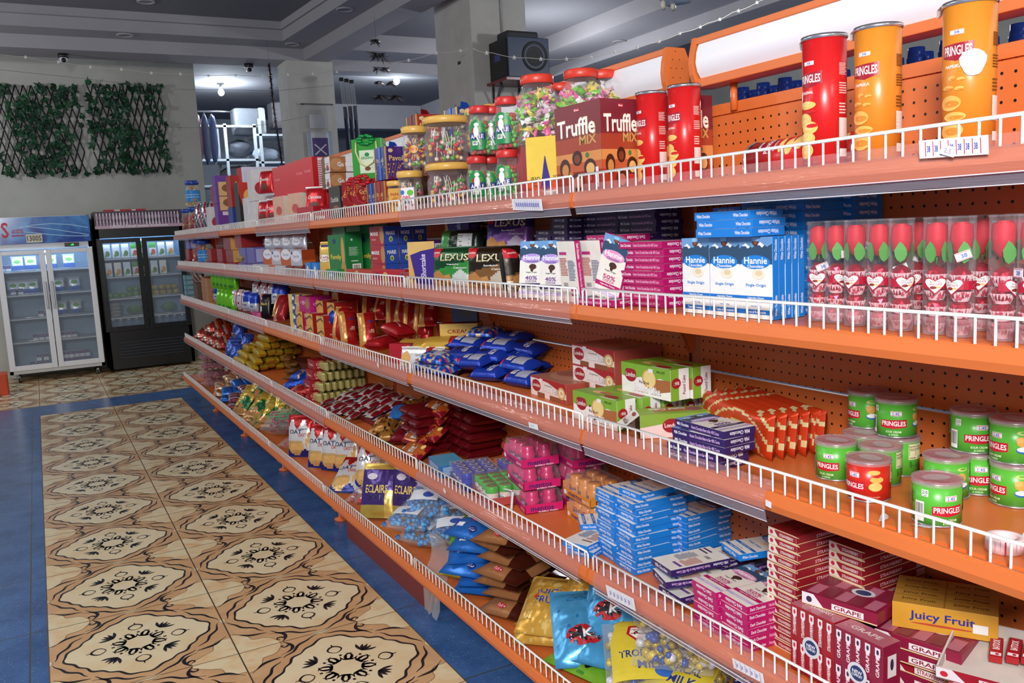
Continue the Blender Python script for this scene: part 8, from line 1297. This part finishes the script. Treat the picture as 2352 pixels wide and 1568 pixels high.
def bulb(p, ztop, lab, e):
    root = link('bare_bulb', None, None, p); tag(root, lab, 'light bulb', 'lit bare bulbs'); g = G(); g.blob((0, 0, 0), .042, glow('lit_bulb', '#eef4ff', e), 2, 0, 1, 0, (1, 1, 1.15)); link('bulb', g.mesh('bulb'), root); g = G(); g.lathe([(.018, .04), (.02, .075), (.02, .10), (.004, .105)], 14, C('#d8d8d8', .5)); g.tube([(0, 0, .10), (0, 0, ztop-p[2])], .004, 6, C('#3a3a3c', .6)); g.lathe([(0, ztop-p[2]-.012), (.05, ztop-p[2]-.012), (.05, ztop-p[2]-.002)], 16, C('#3a3a3c', .6), cap=(False, False)); link('socket', g.mesh('socket'), root)
    l = bpy.data.lights.new('bulb_light', 'POINT'); l.energy = 80; l.color = (.80, .90, 1); l.shadow_soft_size = .05; o = bpy.data.objects.new('bulb_light', l); COL.objects.link(o); o.location = (p[0], p[1]-.0, p[2]-.07)
p = onY(508, 212, 12.8); bulb((p.x, p.y, p.z), 3.62, 'lit bare bulb hanging in the back room opening', 40); p = onY(911, 186, 11.6); bulb((p.x, p.y, p.z), 3.62, 'brightest lit bulb, beside the silver foil ornament', 70)
# ---- loudspeaker on the big column
Xs, Ys = 3.80, 7.02; root = link('loudspeaker', None, None, (Xs, Ys, 2.74)); tag(root, 'dark blue loudspeaker standing on a small bracket shelf on the column', 'speaker'); g = G(); N1 = C('#1a2c4e', .45); g.box(0, .42, -.19, .16, 0, .345, {'*': N1, 'l': C('#17181c', .5)}, .006); link('cabinet', g.mesh('cabinet'), root); g = G(); g.lathe([(.0, .004), (.03, .008), (.10, -.004), (.118, .004), (.128, .006), (.13, 0)], 28, C('#14161a', .6), cap=(False, False)); o = link('woofer', g.mesh('woofer'), root, (.27, -.192, .185), (rad(90), 0, 0)); g = G(); g.box(.05, .37, -.10, .10, .346, .42, C('#24242a', .6), .02); link('top_box', g.mesh('top_box'), root)
g = G(); g.box(-.004, .0, -.17, .14, .02, .33, C('#0f1013', .4)); g.box(-.007, -.004, -.06, .05, .16, .22, C('#3a3f78', .3)); g.lathe([(0, 0), (.045, .004)], 18, C('#050506', .4), cap=(False, False)) if 0 else None; link('side_grille', g.mesh('side_grille'), root)
g = G(); g.box(Xs-.03, Xs+.45, Ys-.20, 7.20, 2.715, 2.737, C('#7a2a34', .3)); o = link('bracket_shelf', None, None, (0, 0, 0)); tag(o, 'dark red shelf board on metal brackets under the loudspeaker', 'shelf'); link('board', g.mesh('board'), o)
for x in (Xs+.03, Xs+.30): g = G(); g.tube([(x, 7.19, 2.71), (x, 7.19, 2.50), (x, 7.03, 2.71)], .012, 6, C('#3a3c44', .5)); link('bracket', g.mesh('bracket'), o)
g = G(); g.tube([(3.95, 7.19, 3.83), (3.95, 7.19, 3.15)], .011, 6, C('#9a989c', .5)); tag(link('cable_conduit', g.mesh('cable_conduit')), 'grey cable conduit running down the column to the loudspeaker', 'conduit')
g = G(); g.box(3.632, 3.639, 7.45, 7.50, 2.955, 2.98, C('#2a2a2e', .6)); tag(link('wall_plate', g.mesh('wall_plate')), 'small black plate on the side of the big column', 'wall plate')
# ---- things on and behind the far column
root = link('hanging_bag', None, None, (3.14, 10.385, 2.30)); tag(root, 'clear hanging bag with a zigzag patterned ironing board cover, on the far column', 'packaged goods'); g = G(); g.box(-.155, .155, -.012, 0, 0, .38, C('#c9cbd0', .6)); F = lambda x, y, o: (x*.31, -.012-o, .19+y*.38)
it = [('r', 0, -.05, .62, .72, '#5a4a86'), ('p', [(-.31, -.41), (.31, -.41), (.31, -.25), (-.31, -.3)], '#b8a040'), ('p', [(-.25, .1), (-.2, .12), (.25, -.2), (.2, -.22)], '#e4e0e6'), ('p', [(.2, .12), (.25, .1), (-.2, -.22), (-.25, -.2)], '#e4e0e6')]
for i in range(19):
    for sx in (-.42, .42): y = -.47+.052*i; it.append(('p', [(sx-.07, y), (sx, y+.03), (sx+.07, y), (sx+.07, y+.022), (sx, y+.052), (sx-.07, y+.022)], '#4a6a9a'))
g.decal(F, it); link('patterned_board', g.mesh('patterned_board'), root); g = G(); g.box(-.16, .16, -.03, -.015, .36, .70, clear('clear_bag_film', '#f4f6fa', .10, .06)); link('clear_bag', g.mesh('clear_bag'), root); g = G(); g.box(-.11, .10, -.013, -.004, .42, .58, C('#c4c6cc', .5), .004); link('white_frame', g.mesh('white_frame'), root); g = G(); g.tube([(-.20, -.01, .70), (.19, -.01, .70)], .008, 6, C('#3a3a40', .5)); link('hanger_bar', g.mesh('hanger_bar'), root)
for i in range(3):
    g = G(); x, y = 3.40+.045*i, 10.2-.05*i; g.tube([(x+.06, y, 2.2), (x, y, 3.26-.02*i)], .026, 10, clear('clear_bag_film', '#f4f6fa', .10, .06)); root = link('wrapped_roll', None, None); tag(root, 'dark blue roll in clear wrap beside the far column, %s from the column' % NTH[i], 'fabric roll', 'wrapped dark rolls'); link('wrap', g.mesh('wrap'), root); g = G(); g.tube([(x+.06, y, 0), (x+.02, y, 2.95)], .024, 10, C('#1c2846', .6)); link('roll', g.mesh('roll'), root); g = G(); g.lathe([(0, 3.25-.02*i), (.028, 3.25-.02*i), (.028, 3.285-.02*i), (0, 3.29-.02*i)], 12, C('#141418', .5), x, y, cap=(False, False)); link('end_cap', g.mesh('end_cap'), root)
# back room rack, bags, clothes
root = link('storage_rack', None, None, (0, 0, 0)); tag(root, 'white metal storage rack in the back room, bags on its shelves', 'rack'); WM = C('#b9c2ca', .5)
for x, y in ((2.60, 13.2), (3.02, 13.2), (2.60, 13.8), (3.02, 13.8), (3.10, 13.2), (3.75, 13.2)): g = G(); g.box(x-.02, x+.02, y-.02, y+.02, 0, 3.12 if x < 3.05 else 3.2, WM); link('post', g.mesh('post'), root)
for z, x0, x1 in ((3.10, 2.0, 3.04), (2.62, 2.1, 3.04), (2.25, 2.1, 3.04), (2.98, 3.04, 3.75), (2.58, 3.04, 3.75)): g = G(); g.box(x0, x1, 13.18, 13.24 if z > 3.05 else 13.8, z-.03, z, WM); link('shelf', g.mesh('shelf'), root)
for i, (x, y, z, r_, c, sq, lab) in enumerate(((2.85, 13.5, 2.75, .16, '#4a4e58', (1.3, 1, .8), 'grey stuffed sack on the middle rack shelf'), (2.75, 13.45, 2.38, .15, '#6a6a6c', (1.5, 1, .8), 'grey sack on the lower rack shelf'), (2.95, 13.2, 2.40, .12, '#8a9098', (1.4, 1, .7), 'pale sack at the front of the lower rack shelf'), (3.2, 13.4, 2.70, .13, '#a8b4c4', (1.5, 1, .7), 'pale blue bundle on the taller rack shelf'))): g = G(); g.blob((0, 0, r_*sq[2]), r_, C(c, .6, 0, .2, 8, .3), 3, .25, 8, i, sq); o = link('sack', g.mesh('sack'), None, (x, y, z-.13+.045)); tag(o, lab, 'sack')
g = G(); g.box(-.22, .22, -.15, .15, 0, .38, C('#70767e', .5), .05); g.box(.13, .24, -.16, .16, 0, .39, C('#b8c2cc', .3), .04); o = link('wrapped_bundle', g.mesh('wrapped_bundle'), None, (2.98, 13.42, 2.985)); tag(o, 'large grey wrapped bundle high on the storage rack', 'bundle')
for i in range(3):
    x = 2.12+.10*i; g = G(); g.blob((0, 0, -.35), .10, C(('#8a3a5a', '#24346e', '#1f3f86')[i], .6, 0, .2), 3, .15, 9, i, (.55, .5, 3.2)); root = link('bagged_garment', None, None, (x, 12.6, 3.18)); tag(root, 'bagged %s garment hanging in the back room, %s from the wall edge' % (('pinkish', 'navy', 'blue')[i], NTH[i]), 'clothes', 'bagged garments'); link('garment', g.mesh('garment'), root); g = G(); g.blob((0, 0, -.34), .115, clear('clear_bag_film', '#f4f6fa', .10, .06), 2, .1, 6, i, (.6, .55, 3.0)); link('clear_bag', g.mesh('clear_bag'), root)
g = G(); g.tube([(1.97, 12.6, 3.205), (2.6, 12.6, 3.205)], .01, 6, STEEL); tag(link('hanging_rail', g.mesh('hanging_rail')), 'thin steel rail carrying the bagged garments', 'rail')
root = link('wire_rack', None, None, (0, 0, 0)); tag(root, 'pale blue wire rack low in the back room opening', 'rack')
for i in range(9): g = G(); z = 2.12-.045*i; g.tube([(1.98, 12.2, z), (3.0, 12.2, z-.04)], .006, 5, C('#a8c8dc', .4)); link('wire', g.mesh('wire'), root)
for x in (2.0, 2.95): g = G(); g.tube([(x, 12.21, 0), (x, 12.21, 2.15)], .012, 6, C('#a8c8dc', .4)); link('post', g.mesh('post'), root)
for i, (x, c) in enumerate(((2.16, '#8a2450'), (2.22, '#1f4fb8'))): g = G(); g.tube([(x-.03, 12.0, 1.72), (x+.0, 12.02, 2.13), (x+.05, 12.0, 1.72)], .018, 6, C(c, .6)); o = link('bag_strap', g.mesh('bag_strap')); tag(o, '%s strap loop hanging on the pale wire rack' % ('crimson', 'bright blue')[i], 'strap')
# ---- balloon fish at the upper edge
g = G(); P = onY(1545, -28, 3.5); WB2 = foil('#b8c4d0', .3, .3); g.blob((0, 0, 0), .11, WB2, 3, .2, 8, 1, (1.25, .5, .75)); root = link('foil_balloon', None, None, tuple(P)); tag(root, 'silver blue foil balloon hanging at the upper edge', 'balloon'); link('balloon', g.mesh('balloon'), root); g = G(); g.blob((.12, 0, .01), .07, foil('#1f5f9c', .3, .3), 2, .2, 8, 2, (1.1, .5, .7)); link('blue_tail', g.mesh('blue_tail'), root)
for x in (-.06, .0): g = G(); g.blob((x, 0, -.085), .018, C('#c8c4b4', .4), 1, .2, 5, 1, (1, .6, 1.6)); link('tassel', g.mesh('tassel'), root)
g = G(); g.tube([(0, 0, .05), (0, 0, 3.82-P.z)], .001, 4, C('#999', .5)); link('string', g.mesh('string'), root)
# ---- price slips and stickers on the shelf fronts
def slip(l, u, v, w, h, lab, dec, tilt=0, x=None):
    p = onX(u, v, x or LIPX-.011); g = G(); g.box(-.0003, .0003, -w/2, w/2, -h/2, h/2, C('#ecebf2', .5)); F = lambda a, b, o: (-.0003-o, -a*w, b*h); g.decal(F, dec, .0002); o = link('price_slip', g.mesh('price_slip'), None, (p.x, p.y, p.z), (rad(tilt), rad(-8), 0)); tag(o, lab, 'price label', 'paper price slips')
dots = lambda n, c='#c83a4a': [('r', -.4+.8*i/(n-1), 0, .012, .8, c) for i in range(n)]+[('t', -.35+.8*i/(n-1), .0, .05, .35, '#4a5ac8', '38') for i in range(n-1)]
slip(0, 2188, 338, .105, .026, 'strip of price stickers on the top shelf edge under the orange tubes', dots(8), 2, LIPX-.013); slip(0, 2177, 346, .022, .014, 'single price sticker stuck below the strip on the top shelf edge', [('t', 0, 0, .5, .5, '#b8a8d8', '2.5')], 20, LIPX-.016); slip(0, 1210, 470, .155, .030, 'long torn price strip on the top shelf edge below the yellow box', dots(12, '#a89ac0'), 3, LIPX-.016)
slip(3, 1425, 1372, .115, .032, 'torn white paper strip on the fourth shelf edge below the blue boxes', dots(7, '#d8d6de'), -3, LIPX-.016); slip(3, 1718, 1540, .085, .022, 'handwritten price strip on the fourth shelf edge at the lower frame border', dots(6), -3, LIPX-.016); slip(2, 1225, 978, .05, .016, 'small white price tag on the third shelf edge below the cake boxes', [('e', -.2, 0, .1, .3, '#a8b8a8'), ('e', 0, 0, .1, .3, '#a8b8a8')], -2, LIPX-.016); slip(2, 1765, 1157, .014, .013, 'tiny square sticker on the third shelf edge below the purple boxes', [], 10, LIPX-.016); slip(3, 1021, 1127, .016, .016, 'tiny diamond sticker on the fourth shelf edge by the blue lidded tubs', [], 45, LIPX-.016); slip(2, 868, 838, .016, .018, 'tiny diamond sticker on the third shelf edge below the blue ended box', [], 45, LIPX-.016)
g = G(); P = [onZ(1150, 1122, S4+.05), onZ(1175, 1128, S4+.06), onZ(1172, 1170, S4+.005)]; g.add([P[0], P[0]+Vector((0, -.012, .006)), P[1]+Vector((0, -.012, .006)), P[1]], [(0, 1, 2, 3)], C('#f0eef4', .5)); g.add([P[1], P[1]+Vector((0, -.014, .0)), P[2]+Vector((0, -.014, 0)), P[2]], [(0, 1, 2, 3)], C('#f0eef4', .5)); tag(link('paper_strip', g.mesh('paper_strip')), 'curled white paper strip on the green lidded tubs', 'paper')
# ---- rest everything on its shelf: nothing sinks into a board, the pegboard or the wire guard
import numpy as np
def settle():
    bpy.context.view_layer.update()
    for o in list(COL.objects):
        if o.parent is not None or o.get('kind') or not o.get('label') or o['category'] in ('shelving unit', 'sign', 'price label', 'kick plate', 'plastic wrapper', 'string lights', 'shelf', 'paper', 'paper scrap'): continue
        ms = [o] if o.type == 'MESH' else []
        ms += [c for c in o.children_recursive if c.type == 'MESH']
        if not ms: continue
        lo = np.full(3, 1e9); hi = -lo
        for m in ms:
            n = len(m.data.vertices); a = np.empty(n*3, np.float32); m.data.vertices.foreach_get('co', a); a = a.reshape(n, 3); M = np.array(m.matrix_world); a = a@M[:3, :3].T+M[:3, 3]
            lo = np.minimum(lo, a.min(0)); hi = np.maximum(hi, a.max(0))
        c = (lo+hi)/2
        if not (1.10 < c[0] < 1.56 and .5 < c[1] < 8.75 and c[2] < 2.0): continue
        L = max([z for z in LEVELS if z < c[2]] or [S5]); gx = (LIPX-.046 if L == S5 else LIPX)+.0165
        if lo[2] < L+.0004: o.location.z += L+.0006-lo[2]; lo[2] = L
        if lo[2] < L+.046 and lo[0] < gx: o.location.x += gx-lo[0]; hi[0] += gx-lo[0]
        top = 1.76 if L == S1 else 9
        if hi[0] > BACKX-.001 and lo[2] < 1.7: o.location.x -= hi[0]-BACKX+.001
settle()
